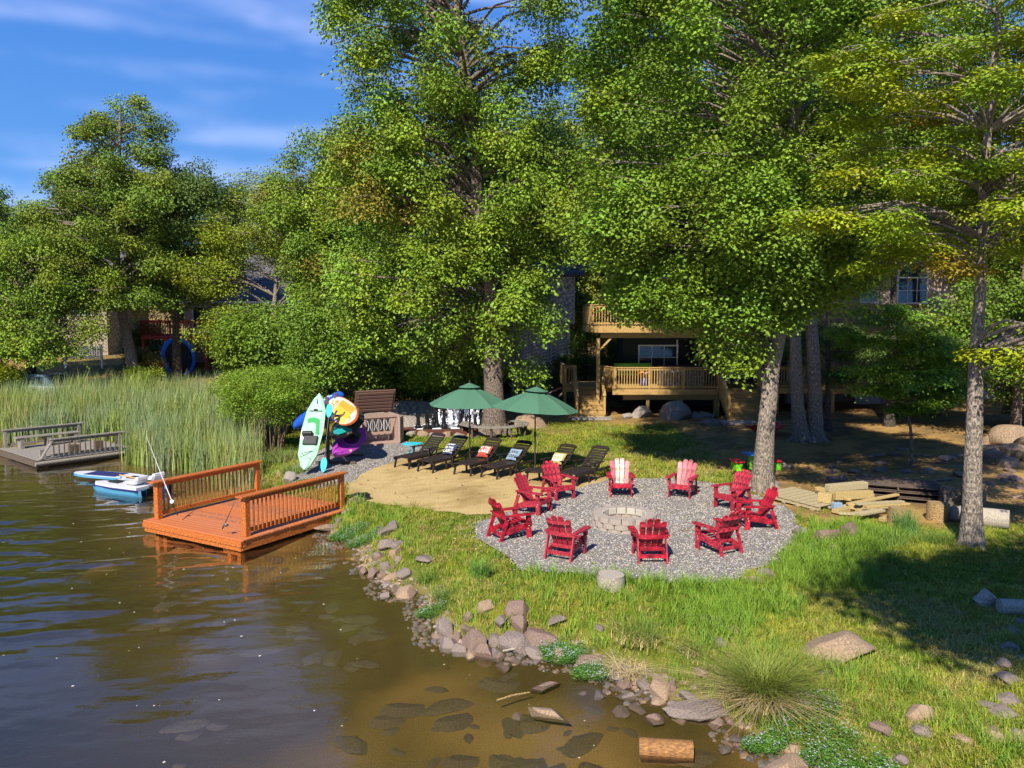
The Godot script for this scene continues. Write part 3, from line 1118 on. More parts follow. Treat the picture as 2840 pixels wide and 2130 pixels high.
func pebbles() -> void:
	R.seed = 88
	var xf := []
	var cl := []
	var grounds := [[PATIO, 0.045, 26000], [PAD, 0.02, 9000]]
	for q in grounds:
		var poly: PackedVector2Array = q[0]
		var lo := poly[0]
		var hi := poly[0]
		for p in poly:
			lo = lo.min(p)
			hi = hi.max(p)
		lo -= Vector2.ONE * 0.3
		hi += Vector2.ONE * 0.3
		for i in q[2]:
			var p := Vector2(rnd(lo.x, hi.x), rnd(lo.y, hi.y))
			var loose := 0.45 if rnd(0, 1) < 0.2 else 0.12
			if not Geometry2D.is_point_in_polygon(p + Vector2(rnd(-1, 1), rnd(-1, 1)) * loose, poly):
				continue
			var s := rnd(0.009, 0.018)
			xf.append(Transform3D(Basis(Vector3.UP, rnd(0, TAU)) * Basis.from_scale(Vector3(s * 1.3, s * 0.7, s)), at(p.x, p.y, q[1] + 0.004)))
			var k := rnd(0.8, 1.12)
			cl.append([Color(0.34, 0.33, 0.33), Color(0.42, 0.36, 0.28), Color(0.30, 0.30, 0.33), Color(0.48, 0.45, 0.40)][R.randi() % 4] * k)
	var o := scatter("gravel_stones", rock_mesh(91, 0, 3, false), M.blade, xf, cl)
	o.set_meta("kind", "stuff")
	tag(o, "loose grey and tan stones of the gravel patio and pad", "gravel")

func litter() -> void:
	R.seed = 90
	var b := MB.new()
	b.quad(Vector3(-0.02, 0, -0.03), Vector3(-0.024, 0.006, 0.02), Vector3(0.02, 0.0, 0.035), Vector3(0.022, 0.008, -0.02))
	var leaf := b.mesh()
	var xf := []
	var cl := []
	for i in 1500:
		var x := rnd(-7.0, 14.0)
		var z := rnd(-33.0, -14.0)
		if sd(x, z) < 0.4 or (rnd(0, 1) < 0.6 and x < 3.0):
			continue
		var s := rnd(0.5, 1.3)
		xf.append(Transform3D(Basis(Vector3.UP, rnd(0, TAU)) * Basis(Vector3.RIGHT, rnd(-0.4, 0.4)) * Basis.from_scale(Vector3.ONE * s), at(x, z, 0.06)))
		cl.append(tint([Color(0.30, 0.17, 0.06), Color(0.22, 0.13, 0.05), Color(0.20, 0.22, 0.04), Color(0.40, 0.30, 0.12)][R.randi() % 4], 0.2))
	var o := scatter("fallen_leaves", leaf, M.blade, xf, cl)
	o.set_meta("kind", "stuff")
	tag(o, "small fallen leaves and bits scattered over sand, gravel and lawn", "leaves")
	xf = []
	cl = []
	for i in 170:
		var x := rnd(-15.0, 2.0)
		var z := rnd(-27.0, -8.5)
		if sd(x, z) > -0.3:
			continue
		xf.append(Transform3D(Basis(Vector3.UP, rnd(0, TAU)) * Basis.from_scale(Vector3(1, 0.5, 1) * rnd(0.25, 0.7)), Vector3(x, 0.012, z)))
		cl.append([Color(0.7, 0.68, 0.6), Color(0.45, 0.40, 0.2), Color(0.6, 0.6, 0.55)][R.randi() % 3])
	o = scatter("floating_specks", leaf, M.blade, xf, cl)
	o.set_meta("kind", "stuff")
	tag(o, "white and yellow specks of seed fluff floating on the water", "specks")

# ------------------------------------------------------------------ the orange dock and the grey one
func orange_dock() -> void:
	var t := thing("orange_dock", "orange painted wooden dock with two railings, open at its lake end", "dock", Vector3(-6.18, 0, -18.5), atan2(-0.515, 0.857))
	# local frame: origin at the front right corner, -z runs inland along the right edge, -x runs along the lake edge
	var W := 3.5
	var L := 3.75
	var top := 0.31
	var step := 0.144
	R.seed = 12
	var brd := [[], [], []]
	var k := 0
	while k * step < L:
		brd[R.randi() % 3].append(X(Vector3(-W / 2 + rnd(-0.008, 0.008), top - 0.019 + rnd(-0.0015, 0.0015), -k * step - 0.07)))
		k += 1
	var plank := bx(Vector3(W + 0.1, 0.038, 0.137), Vector3.ZERO, 0.005).mesh()
	for i in 3:
		many("deck_board", plank, M[["orange_deck", "orange_deck_worn", "orange_deck_fresh"][i]], t, brd[i])
	part("fascia_board", bx(Vector3(W + 0.06, 0.13, 0.04), Vector3(-W / 2, top - 0.105, 0.01), 0.004), M.orange, t)
	part("fascia_board", bx(Vector3(W - 0.02, 0.10, 0.04), Vector3(-W / 2, top - 0.225, -0.015), 0.004), M.orange, t)
	part("side_fascia", bx(Vector3(0.04, 0.22, L), Vector3(-0.0, top - 0.15, -L / 2 - 0.03), 0.004), M.orange, t)
	part("side_fascia", bx(Vector3(0.04, 0.22, L), Vector3(-W, top - 0.15, -L / 2 - 0.03), 0.004), M.orange, t)
	part("side_fascia", bx(Vector3(W - 0.1, 0.2, 0.04), Vector3(-W / 2, top - 0.16, -L), 0.004), M.orange, t)
	part("cross_beam", bx(Vector3(0.5, 0.14, 0.09), Vector3(-0.42, top - 0.34, -0.1)), M.orange, t)
	for p in [[-0.15, -0.12], [-0.5, -0.14], [-2.9, -0.2], [-3.2, -0.2], [-0.2, -2.0], [-W + 0.2, -2.0], [-0.2, -3.3], [-W + 0.2, -3.3]]:
		part("pile", bx(Vector3(0.12, 1.3, 0.12), Vector3(p[0], top - 0.92, p[1])), M.orange if p[1] > -0.3 else M.dark_wood, t)
	for s in [0, 1]:
		var x := -0.16 if s == 0 else -W + 0.16
		var o := 1.0 if s == 0 else -1.0
		part("post", bx(Vector3(0.15, 0.92, 0.15), Vector3(x, top + 0.46, -0.30), 0.008), M.orange, t)
		part("post", bx(Vector3(0.11, 0.92, 0.15), Vector3(x, top + 0.46, -L + 0.25), 0.008), M.orange, t)
		part("handrail", bx(Vector3(0.22, 0.042, L - 0.2), Vector3(x, top + 0.942, -L / 2), 0.006), M.orange, t)
		part("rail", bx(Vector3(0.045, 0.10, L - 0.72), Vector3(x, top + 0.86, -L / 2 - 0.02), 0.004), M.orange, t)
		part("rail", bx(Vector3(0.045, 0.10, L - 0.72), Vector3(x, top + 0.13, -L / 2 - 0.02), 0.004), M.orange, t)
		var bl := []
		for i in 22:
			bl.append(X(Vector3(x + o * 0.043, top + 0.47, -0.5 - i * (L - 1.05) / 21.0)))
		many("baluster", bx(Vector3(0.036, 0.78, 0.036), Vector3.ZERO, 0.004), M.orange, t, bl)
	for p in [[0.022, 0.23, -0.06], [0.022, 0.15, -0.06]]:
		part("bolt", tb([Vector3(p[0], p[1], p[2]), Vector3(p[0] + 0.012, p[1], p[2])], [0.016, 0.012], 8), M.orange_deck, t)

func rod(label: String, foot: Vector3, tip: Vector3, m: Material, thick: float) -> void:
	var t := thing("fishing_rod", label, "fishing rod", foot)
	var d := tip - foot
	part("blank", tb([d * 0.16, d * 0.5 + Vector3(0, -0.02, 0), d], [thick, thick * 0.75, thick * 0.3], 6), m, t)
	part("handle", tb([Vector3.ZERO, d * 0.03, d * 0.17], [thick * 1.5, thick * 1.5, thick * 1.2], 7), M.black_plastic, t)
	var rl := MB.new()
	var q := d * 0.19 + Vector3(0.03, -0.03, 0.04)
	rl.lathe([Vector2(0.0, -0.035), Vector2(0.045, -0.03), Vector2(0.03, -0.01), Vector2(0.03, 0.012), Vector2(0.045, 0.03), Vector2(0, 0.035)], 10, Transform3D(Basis(Vector3.RIGHT, 1.3), q))
	part("reel", rl, M.white_plastic if m == M.white_plastic else M.dark_metal, t)
	part("reel_crank", tb([q, q + Vector3(0.07, 0.02, 0.0), q + Vector3(0.07, -0.02, 0.03)], [0.008, 0.008, 0.01], 5), M.dark_metal, t)

func grey_dock() -> void:
	var t := thing("grey_dock", "weathered grey wooden dock with benches and slatted railings, low on the water", "dock", Vector3(-16.75, 0, -28.9), atan2(-0.66, 0.75))
	var W := 3.9
	var L := 3.0
	var top := 0.27
	var xf := []
	for i in 24:
		xf.append(X(Vector3(-W / 2 + rnd(-0.015, 0.015), top - 0.02, -0.07 - i * 0.144)))
	many("deck_board", bx(Vector3(W, 0.04, 0.134), Vector3.ZERO, 0.005), M.grey_wood, t, xf)
	part("rim_beam", bx(Vector3(W + 0.06, 0.2, 0.05), Vector3(-W / 2, top - 0.15, 0.03)), M.dark_wood, t)
	part("rim_beam", bx(Vector3(0.05, 0.2, L), Vector3(0.02, top - 0.15, -L / 2)), M.dark_wood, t)
	part("rim_log", tb([Vector3(0.1, top - 0.12, 0.1), Vector3(0.1, top - 0.1, -L)], [0.07, 0.06], 8), M.grey_wood, t)
	for p in [[-0.2, -0.3], [-0.2, -3.0], [-W + 0.2, -0.3], [-W + 0.2, -3.0]]:
		part("pile", bx(Vector3(0.14, 1.4, 0.14), Vector3(p[0], top - 0.9, p[1])), M.dark_wood, t)
	# two low side railings, the near one with a sloped front brace
	for sd2 in [0, 1]:
		var x := -0.05 if sd2 == 0 else -W + 0.05
		var z0 := -0.45 if sd2 == 0 else -0.1
		part("handrail", bx(Vector3(0.17, 0.045, L + z0 + 0.1), Vector3(x, top + 0.68, (z0 - L - 0.1) / 2), 0.006), M.grey_wood, t)
		part("rail", bx(Vector3(0.04, 0.09, L + z0), Vector3(x, top + 0.61, (z0 - L) / 2)), M.grey_wood, t)
		part("rail", bx(Vector3(0.04, 0.09, L + z0), Vector3(x, top + 0.10, (z0 - L) / 2)), M.grey_wood, t)
		part("post", bx(Vector3(0.14, 0.68, 0.1), Vector3(x, top + 0.33, -L + 0.12)), M.grey_wood, t)
		if sd2 == 0:
			part("brace", br(Vector3(x, top, -0.12), Vector3(x, top + 0.66, -0.55), 0.15, 0.05), M.grey_wood, t)
		else:
			part("post", bx(Vector3(0.14, 0.68, 0.1), Vector3(x, top + 0.33, -0.2)), M.grey_wood, t)
		var bl := []
		for i in 14:
			bl.append(X(Vector3(x + (0.05 if sd2 == 0 else -0.05), top + 0.35, z0 - 0.1 - i * (L + z0 - 0.2) / 13.0)))
		many("baluster", bx(Vector3(0.035, 0.56, 0.035), Vector3.ZERO), M.dark_wood, t, bl)
	# built-in bench along the far railing
	for i in 3:
		part("bench_slat", bx(Vector3(0.13, 0.04, 2.3), Vector3(-W + 0.5 + i * 0.14, top + 0.42, -1.5), 0.005), M.grey_wood, t)
	for z in [-0.55, -1.5, -2.5]:
		part("bench_leg", bx(Vector3(0.36, 0.40, 0.14), Vector3(-W + 0.64, top + 0.2, z)), M.grey_wood, t)
	part("box_planter", bx(Vector3(0.3, 0.3, 0.3), Vector3(-0.75, top + 0.15, -1.5)), M.dark_wood, t)
	part("box_planter", bx(Vector3(0.26, 0.34, 0.26), Vector3(-0.75, top + 0.17, -2.4)), M.dark_wood, t)
	part("box_planter", bx(Vector3(0.2, 0.3, 0.2), Vector3(-0.4, top + 0.15, -0.3)), M.grey_wood, t)

# a hull along z: stations [z, half width, keel y, gunwale y]; open tops get a well
func hull(st: Array, xf := Transform3D(), sides := 8) -> MB:
	var b := MB.new()
	var rings := []
	for s in st:
		var ring := []
		for k in sides + 1:
			var a := PI * k / sides
			ring.append(xf * Vector3(cos(a) * s[1], s[3] - sin(a) * (s[3] - s[2]), s[0]))
		rings.append(ring)
	for i in rings.size() - 1:
		for k in sides:
			b.quad(rings[i][k], rings[i + 1][k], rings[i + 1][k + 1], rings[i][k + 1])
		b.quad(rings[i][sides], rings[i + 1][sides], rings[i + 1][0], rings[i][0])
	return b

func pedal_boat() -> void:
	var t := thing("pedal_boat", "white and blue twin hulled pedal boat moored beside the orange dock", "pedal boat", Vector3(-11.7, -0.07, -25.2), 1.12 + PI)
	t.scale = Vector3.ONE * 0.86
	# local: bow at +z ... stern at -z
	for x in [-0.55, 0.55]:
		var st := [[-1.2, 0.12, 0.0, 0.3], [-1.05, 0.27, -0.1, 0.3], [0, 0.3, -0.12, 0.3], [0.9, 0.26, -0.1, 0.3], [1.25, 0.1, 0.05, 0.32]]
		part("hull", hull(st, X(Vector3(x, 0, 0))), M.boat_blue, t)
		var r := MB.new()
		r.tube([Vector3(x - 0.28, 0.31, -1.15), Vector3(x - 0.3, 0.31, 0), Vector3(x - 0.2, 0.31, 1.1), Vector3(x, 0.33, 1.28), Vector3(x + 0.2, 0.31, 1.1), Vector3(x + 0.3, 0.31, 0), Vector3(x + 0.28, 0.31, -1.15)], [0.035, 0.035, 0.035, 0.035, 0.035, 0.035, 0.035], 6)
		part("rub_rail", r, M.boat_navy, t)
		var dk := MB.new()
		dk.prism(PackedVector2Array([Vector2(-0.27, -1.15), Vector2(0.27, -1.15), Vector2(0.29, 0.2), Vector2(0.2, 1.0), Vector2(0, 1.24), Vector2(-0.2, 1.0), Vector2(-0.29, 0.2)]), 0.1, Transform3D(Basis(Vector3.RIGHT, PI / 2), Vector3(x, 0.42, 0)))
		part("hull_deck", dk, M.boat_white, t)
	part("bridge_deck", bx(Vector3(0.7, 0.16, 1.7), Vector3(0, 0.36, -0.1), 0.05), M.boat_white, t)
	for x in [-0.36, 0.36]:
		part("seat", bx(Vector3(0.52, 0.12, 0.5), Vector3(x, 0.5, -0.55), 0.05), M.boat_white, t)
		var s := MB.new()
		s.box(Vector3(0.54, 0.32, 0.16), Transform3D(Basis(Vector3.RIGHT, -0.6), Vector3(x, 0.6, -0.85)), 0.06)
		part("seat_back", s, M.boat_white, t)
		part("pedal_well", bx(Vector3(0.36, 0.02, 0.5), Vector3(x * 1.05, 0.455, 0.35)), M.black_seat, t)
	part("tiller", tb([Vector3(0, 0.45, -0.2), Vector3(0, 0.62, -0.15)], [0.02, 0.02], 6), M.black_plastic, t)
	var p := thing("wooden_paddle", "orange wooden paddle lying across the pedal boat", "paddle", Vector3(-11.55, 0.46, -24.95), 1.12)
	part("shaft", tb([Vector3(-0.1, 0.05, -0.5), Vector3(0.1, -0.08, 0.45)], [0.018, 0.018], 6), M.oar_wood, p)
	var bl := MB.new()
	bl.box(Vector3(0.16, 0.02, 0.45), Transform3D(Basis(Vector3.RIGHT, 0.12), Vector3(0.13, -0.11, 0.65)), 0.008)
	part("blade", bl, M.oar_wood, p)

func board_outline(w: float, l: float, n := 12) -> PackedVector2Array:
	var o := PackedVector2Array()
	for k in n * 2:
		var a := TAU * k / (n * 2)
		o.append(Vector2(cos(a) * w * 0.5 * (1.0 if absf(cos(a)) > 0.8 else 1.0), signf(sin(a)) * pow(absf(sin(a)), 0.75) * l * 0.5))
	return o

# a stand-up board lying in the xz plane, deck up
func sup(t: Node3D, w: float, l: float, body: Material, rim: Material, xf: Transform3D) -> void:
	var lay := xf * Transform3D(Basis(Vector3.RIGHT, -PI / 2), Vector3(0, 0, 0))
	var b := MB.new()
	b.prism(board_outline(w, l), 0.07, lay * Transform3D(Basis(), Vector3(0, 0, -0.035)))
	part("rim", b, rim, t)
	b = MB.new()
	b.prism(board_outline(w - 0.05, l - 0.05), 0.09, lay * Transform3D(Basis(), Vector3(0, 0, -0.045)))
	part("deck", b, body, t)

func floating_board() -> void:
	var t := thing("paddle_board", "white and blue paddle board with a dark deck pad floating behind the pedal boat", "paddle board", Vector3(-13.2, 0.12, -26.9), 1.25)
	sup(t, 0.8, 3.0, M.boat_white, M.boat_blue, Transform3D())
	part("deck_pad", bx(Vector3(0.6, 0.012, 1.3), Vector3(0, 0.052, -0.2)), M.boat_navy, t)
	part("stripe", bx(Vector3(0.12, 0.012, 0.9), Vector3(-0.15, 0.051, 0.95)), M.boat_blue, t)

# ------------------------------------------------------------------ kayaks and their rack
func kayak(t: Node3D, xf: Transform3D, l: float, w: float, body: Material, well: Material, seat: Material) -> void:
	var h := l / 2
	var st := [[-h, 0.02, 0.13, 0.2], [-h * 0.9, w * 0.2, 0.03, 0.21], [-h * 0.6, w * 0.42, -0.04, 0.2], [0, w * 0.5, -0.06, 0.2], [h * 0.55, w * 0.43, -0.04, 0.2], [h * 0.88, w * 0.2, 0.03, 0.22], [h, 0.02, 0.14, 0.21]]
	part("hull", hull(st, xf), body, t)
	# raised deck with rounded coaming
	var dk := MB.new()
	for i in st.size() - 1:
		for s in [-1.0, 1.0]:
			var a := xf * Vector3(s * st[i][1], st[i][3], st[i][0])
			var b := xf * Vector3(s * st[i + 1][1], st[i + 1][3], st[i + 1][0])
			var c := xf * Vector3(s * st[i + 1][1] * 0.55, st[i + 1][3] + 0.05, st[i + 1][0])
			var d := xf * Vector3(s * st[i][1] * 0.55, st[i][3] + 0.05, st[i][0])
			if s < 0:
				dk.quad(a, b, c, d)
			else:
				dk.quad(d, c, b, a)
		dk.quad(xf * Vector3(-st[i][1] * 0.55, st[i][3] + 0.05, st[i][0]), xf * Vector3(-st[i + 1][1] * 0.55, st[i + 1][3] + 0.05, st[i + 1][0]), xf * Vector3(st[i + 1][1] * 0.55, st[i + 1][3] + 0.05, st[i + 1][0]), xf * Vector3(st[i][1] * 0.55, st[i][3] + 0.05, st[i][0]))
	part("deck", dk, body, t)
	if well:
		var o := PackedVector2Array()
		for k in 18:
			var a := TAU * k / 18
			o.append(Vector2(cos(a) * w * 0.33, sin(a) * l * 0.17))
		var b := MB.new()
		b.prism(o, 0.035, xf * Transform3D(Basis(Vector3.RIGHT, -PI / 2), Vector3(0, 0.235, 0)))
		part("cockpit", b, well, t)
		var rm := []
		var rr := []
		for k in 19:
			var a := TAU * k / 18
			rm.append(xf * Vector3(cos(a) * w * 0.33, 0.275, -sin(a) * l * 0.17))
			rr.append(0.018)
		part("coaming", tb(rm, rr, 6), body, t)
	if seat:
		var b := MB.new()
		b.box(Vector3(w * 0.5, 0.05, l * 0.11), xf * Transform3D(Basis(), Vector3(0, 0.29, -l * 0.06)), 0.02)
		b.box(Vector3(w * 0.5, 0.2, 0.05), xf * Transform3D(Basis(Vector3.RIGHT, -0.3), Vector3(0, 0.36, -l * 0.125)), 0.02)
		part("seat", b, seat, t)

func aim(at_: Vector3, along: Vector3, up: Vector3) -> Transform3D:      # z runs along, y towards up
	var z := along.normalized()
	var x := up.cross(z).normalized()
	return Transform3D(Basis(x, z.cross(x), z), at_)

func boats_on_rack() -> void:
	# upright mint kayak leaning on the rack
	var foot := Vector3(-6.38, 0.5, -25.2)
	var tip := Vector3(-6.28, 2.68, -27.0)
	var t := thing("mint_kayak", "mint green sit-on kayak standing upright against the rack", "kayak", foot)
	var ax := tip - foot
	var xf := aim(ax * 0.5 + Vector3(0, 0, -0.12), ax, Vector3(-0.05, 0.64, 0.77))
	kayak(t, xf, ax.length(), 0.72, M.mint, null, null)
	var b := MB.new()
	b.prism(PackedVector2Array([Vector2(-0.25, -0.25), Vector2(-0.14, -0.25), Vector2(-0.10, 0.12), Vector2(0.0, 0.2), Vector2(0.18, 0.18), Vector2(0.2, 0.32), Vector2(0.0, 0.38), Vector2(-0.18, 0.3)]), 0.02, xf * Transform3D(Basis(Vector3.RIGHT, PI / 2), Vector3(0, 0.275, 0.1)) * Transform3D(Basis.from_scale(Vector3(1, 1, 1)), Vector3.ZERO))
	part("green_insert", b, M.kayak_green, t)
	var sp := MB.new()
	sp.box(Vector3(0.46, 0.06, 0.34), xf * Transform3D(Basis(), Vector3(-0.02, 0.28, -0.38)), 0.03)
	sp.box(Vector3(0.34, 0.2, 0.12), xf * Transform3D(Basis(Vector3.RIGHT, 0.4), Vector3(0.1, 0.3, -0.16)), 0.03)
	part("seat", sp, M.black_seat, t)
	sp = MB.new()
	sp.box(Vector3(0.42, 0.03, 0.03), xf * Transform3D(Basis(), Vector3(0, 0.265, 0.72)), 0.01)
	sp.box(Vector3(0.12, 0.05, 0.08), xf * Transform3D(Basis(), Vector3(0, 0.27, 0.75)), 0.01)
	part("bow_handle", sp, M.black_plastic, t)
	part("deck_label", bx(Vector3.ONE, Vector3.ZERO), M.white_plastic, t, xf * Transform3D(Basis.from_scale(Vector3(0.1, 0.012, 0.4)), Vector3(0.27, 0.245, -0.15)))
	var cord := [xf * Vector3(-0.18, 0.265, -0.75), xf * Vector3(0.18, 0.265, -0.85), xf * Vector3(-0.16, 0.265, -1.05), xf * Vector3(0.2, 0.265, -0.98), xf * Vector3(-0.18, 0.265, -0.75)]
	part("bungee_cord", tb(cord, [0.008, 0.008, 0.008, 0.008, 0.008], 4), M.black_plastic, t)
	b = MB.new()
	b.prism(PackedVector2Array([Vector2(-0.05, 1.02), Vector2(-0.02, 0.98), Vector2(0.03, 1.2), Vector2(0.0, 1.2)]), 0.012, xf * Transform3D(Basis(Vector3.RIGHT, PI / 2), Vector3(0.02, 0.275, 0)))
	part("bow_decal", b, M.black_plastic, t)
	# its paddle
	foot = Vector3(-5.87, 0.52, -25.4)
	tip = Vector3(-5.86, 2.6, -26.55)
	ax = tip - foot
	t = thing("kayak_paddle", "double bladed paddle with cyan blades leaning beside the mint kayak", "paddle", foot)
	part("shaft", tb([ax * 0.12, ax * 0.9], [0.016, 0.016], 6), M.black_plastic, t)
	for s in [0.1, 0.87]:
		b = MB.new()
		var o := PackedVector2Array()
		for k in 14:
			var a := TAU * k / 14
			o.append(Vector2(cos(a) * (0.10 + 0.02 * sin(a)), sin(a) * 0.24))
		b.prism(o, 0.02, aim(ax * s, Vector3(0.0, 0.45, 0.88), ax.normalized()))
		part("blade", b, M.cyan, t)
	# rack
	t = thing("kayak_rack", "black wooden rack that carries the kayaks and boards", "kayak rack", Vector3(-6.0, 0.5, -27.6))
	for z in [0.65, -0.75]:
		part("post", bx(Vector3(0.1, 2.2, 0.1), Vector3(-0.05, 1.1, z)), M.dark_wood, t)
		part("foot", bx(Vector3(1.3, 0.09, 0.09), Vector3(0.2, 0.045, z)), M.dark_wood, t)
		for y in [0.42, 1.02, 1.62]:
			part("arm", br(Vector3(-0.05, y - 0.06, z), Vector3(0.75, y + 0.03, z), 0.07, 0.07), M.lumber_pale if y < 1.5 else M.dark_wood, t)
		part("arm", br(Vector3(-0.05, 1.75, z), Vector3(-0.75, 1.85, z), 0.07, 0.07), M.dark_wood, t)
		part("brace", br(Vector3(0.6, 0.06, z), Vector3(-0.02, 0.75, z), 0.06, 0.06), M.lumber_pale, t)
	t = thing("purple_kayak", "purple kayak on the lowest arms of the rack", "kayak", Vector3(-5.55, 0.98, -27.7))
	kayak(t, aim(Vector3.ZERO, Vector3(-0.14, -0.13, 0.9), Vector3(0.38, 0.75, 0.45)), 2.9, 0.78, M.purple, M.purple_dark, M.black_seat)
	t = thing("teal_kayak", "black and teal kayak above the purple kayak on the rack", "kayak", Vector3(-5.6, 1.55, -27.7))
	xf = aim(Vector3.ZERO, Vector3(-0.14, -0.13, 0.9), Vector3(0.38, 0.75, 0.45))
	kayak(t, xf, 2.8, 0.72, M.black_seat, M.inside_dark, M.black_seat)
	b = MB.new()
	b.prism(PackedVector2Array([Vector2(-0.28, -0.25), Vector2(0.28, -0.25), Vector2(0.1, 0.6), Vector2(0, 0.7), Vector2(-0.1, 0.6)]), 0.02, xf * Transform3D(Basis(Vector3.RIGHT, PI / 2), Vector3(0, 0.275, 0.65)))
	part("bow_panel", b, M.teal, t)
	part("deck_cord", tb([xf * Vector3(-0.26, 0.3, 0.5), xf * Vector3(-0.24, 0.3, -0.9)], [0.012, 0.012], 5), M.lime, t)
	# yellow board, on edge of the top arms, its deck to the lake
	t = thing("yellow_paddle_board", "white paddle board with yellow and gold stripes on top of the rack", "paddle board", Vector3(-5.68, 2.2, -27.4))
	xf = aim(Vector3.ZERO, Vector3(0.51, -0.12, 0.88), Vector3(-0.6, 0.62, 0.42))
	sup(t, 0.86, 2.7, M.board_white, M.board_orange, xf)
	var k := 0
	for m in ["board_gold", "board_yellow", "board_pale"]:
		part("stripe", bx(Vector3(0.22, 0.014, 1.35), Vector3.ZERO), M[m], t, xf * Transform3D(Basis(), Vector3(0.222 - 0.222 * k, 0.052, 0.25)))
		k += 1
	part("board_handle", bx(Vector3(0.07, 0.03, 0.06), Vector3.ZERO), M.black_plastic, t, xf * Transform3D(Basis(), Vector3(0, 0.07, 0.45)))
	for q in [[-0.1, -0.62, 0.5], [0.06, -0.75, -0.7], [0.0, -0.95, 0.4], [0.15, -0.6, 1.2], [-0.1, 1.08, 0.9]]:
		var c := MB.new()
		c.tube([Vector3(-0.12, 0, -0.08), Vector3(0.0, 0.0, 0.06), Vector3(0.14, 0, 0.0), Vector3(0.2, 0, -0.1)], [0.02, 0.03, 0.03, 0.012], 5)
		part("deck_swirl", c, M.board_gold, t, xf * Transform3D(Basis(Vector3.UP, q[2]), Vector3(q[0], 0.045, q[1])))
	t = thing("blue_board", "blue inflatable board behind the mint kayak on the rack's far side", "paddle board", Vector3(-6.75, 2.05, -28.3))
	xf = aim(Vector3.ZERO, Vector3(-0.72, -0.52, 0.85), Vector3(-0.35, 0.75, 0.55))
	b = MB.new()
	b.tube([xf * Vector3(0, 0, -1.3), xf * Vector3(0, 0, -1.2), xf * Vector3(0, 0, -0.9), xf * Vector3(0, 0, 0.6), xf * Vector3(0, 0, 0.9), xf * Vector3(0, 0, 1.0)], [0.04, 0.16, 0.22, 0.22, 0.15, 0.05], 12)
	part("body", b, M.blue_board, t)
	for q in [-0.75, -0.62, -0.49, -0.36]:
		part("white_mark", bx(Vector3(0.2, 0.012, 0.05), Vector3.ZERO), M.boat_white, t, xf * Transform3D(Basis(Vector3.UP, 0.4), Vector3(0.0, 0.218, q)))
	part("fin", bx(Vector3(0.1, 0.14, 0.1), Vector3.ZERO, 0.02), M.black_plastic, t, xf * Transform3D(Basis(), Vector3(0, -0.1, 0.98)))

func shed() -> void:
	var t := thing("storage_shed", "tan plastic storage shed with open doors and a raised brown lid", "storage shed", Vector3(-5.05, g(-5.1, -30.9), -30.75), 0.5)
	var w := 1.45
	var d := 0.8
	var h := 1.1
	part("floor", bx(Vector3(w, 0.06, d), Vector3(0, 0.03, 0)), M.shed_tan, t)
	part("back_wall", bx(Vector3(w, h, 0.05), Vector3(0, h / 2, -d / 2)), M.shed_tan, t)
	part("side_wall", bx(Vector3(0.05, h, d), Vector3(-w / 2, h / 2, 0), 0.012), M.shed_tan, t)
	part("side_wall", bx(Vector3(0.05, h, d), Vector3(w / 2, h / 2, 0), 0.012), M.shed_tan, t)
	for y in [0.28, 0.56, 0.84]:
		part("groove_rib", bx(Vector3(0.02, 0.02, d - 0.08), Vector3(-w / 2 - 0.03, y, 0)), M.shed_tan, t)
	for s in [-1.0, 1.0]:
		var o := part("door", bx(Vector3(0.66, h - 0.14, 0.05), Vector3(s * 0.33, (h - 0.14) / 2 + 0.04, 0), 0.015), M.shed_tan, t, Transform3D(Basis(Vector3.UP, -s * (-1.25 if s < 0 else -1.0)), Vector3(s * w / 2, 0, d / 2 + 0.03)))
		for y in [0.3, 0.62]:
			part("door_panel", bx(Vector3(0.5, 0.26, 0.02), Vector3(s * 0.33, y + 0.05, 0.032), 0.008), M.shed_tan, o)
	# the lid stands open on its back hinge
	var lid := part("lid", bx(Vector3(w + 0.12, 0.06, d + 0.15), Vector3(0, 0.0, (d + 0.15) / 2), 0.02), M.shed_brown, t, Transform3D(Basis(Vector3.RIGHT, -1.2), Vector3(0, h + 0.03, -d / 2)))
	for k in 6:
		part("lid_slat", bx(Vector3(w - 0.05, 0.035, 0.1), Vector3(0, -0.04, 0.14 + k * 0.135), 0.01), M.shed_brown, lid)
	part("shelf_bar", tb([Vector3(-w / 2, h - 0.12, 0.2), Vector3(w / 2, h - 0.12, 0.2)], [0.02, 0.02], 6), M.black_plastic, t)
	R.seed = 77
	for k in 4:
		var v := thing("life_vest", "black and white life vest hanging in the storage shed", "life vest", t.transform * Vector3(-0.36 + k * 0.24, h - 0.14, 0.16), 0.5 + rnd(-0.2, 0.2), "life vests in the shed")
		part("panel", bx(Vector3(0.2, 0.46, 0.07), Vector3(0, -0.25, 0), 0.03), M.black_seat, v)
		part("strap", tb([Vector3(-0.07, -0.05, 0.05), Vector3(-0.02, -0.25, 0.06), Vector3(-0.06, -0.42, 0.05)], [0.008, 0.009, 0.008], 5), M.white_plastic, v)
		part("strap", tb([Vector3(0.07, -0.05, 0.05), Vector3(0.03, -0.25, 0.06), Vector3(0.07, -0.42, 0.05)], [0.008, 0.009, 0.008], 5), M.white_plastic, v)
		part("hanger", tb([Vector3(-0.06, -0.03, 0), Vector3(0, 0.02, 0), Vector3(0.06, -0.03, 0)], [0.012, 0.012, 0.012], 5), M.black_plastic, v)

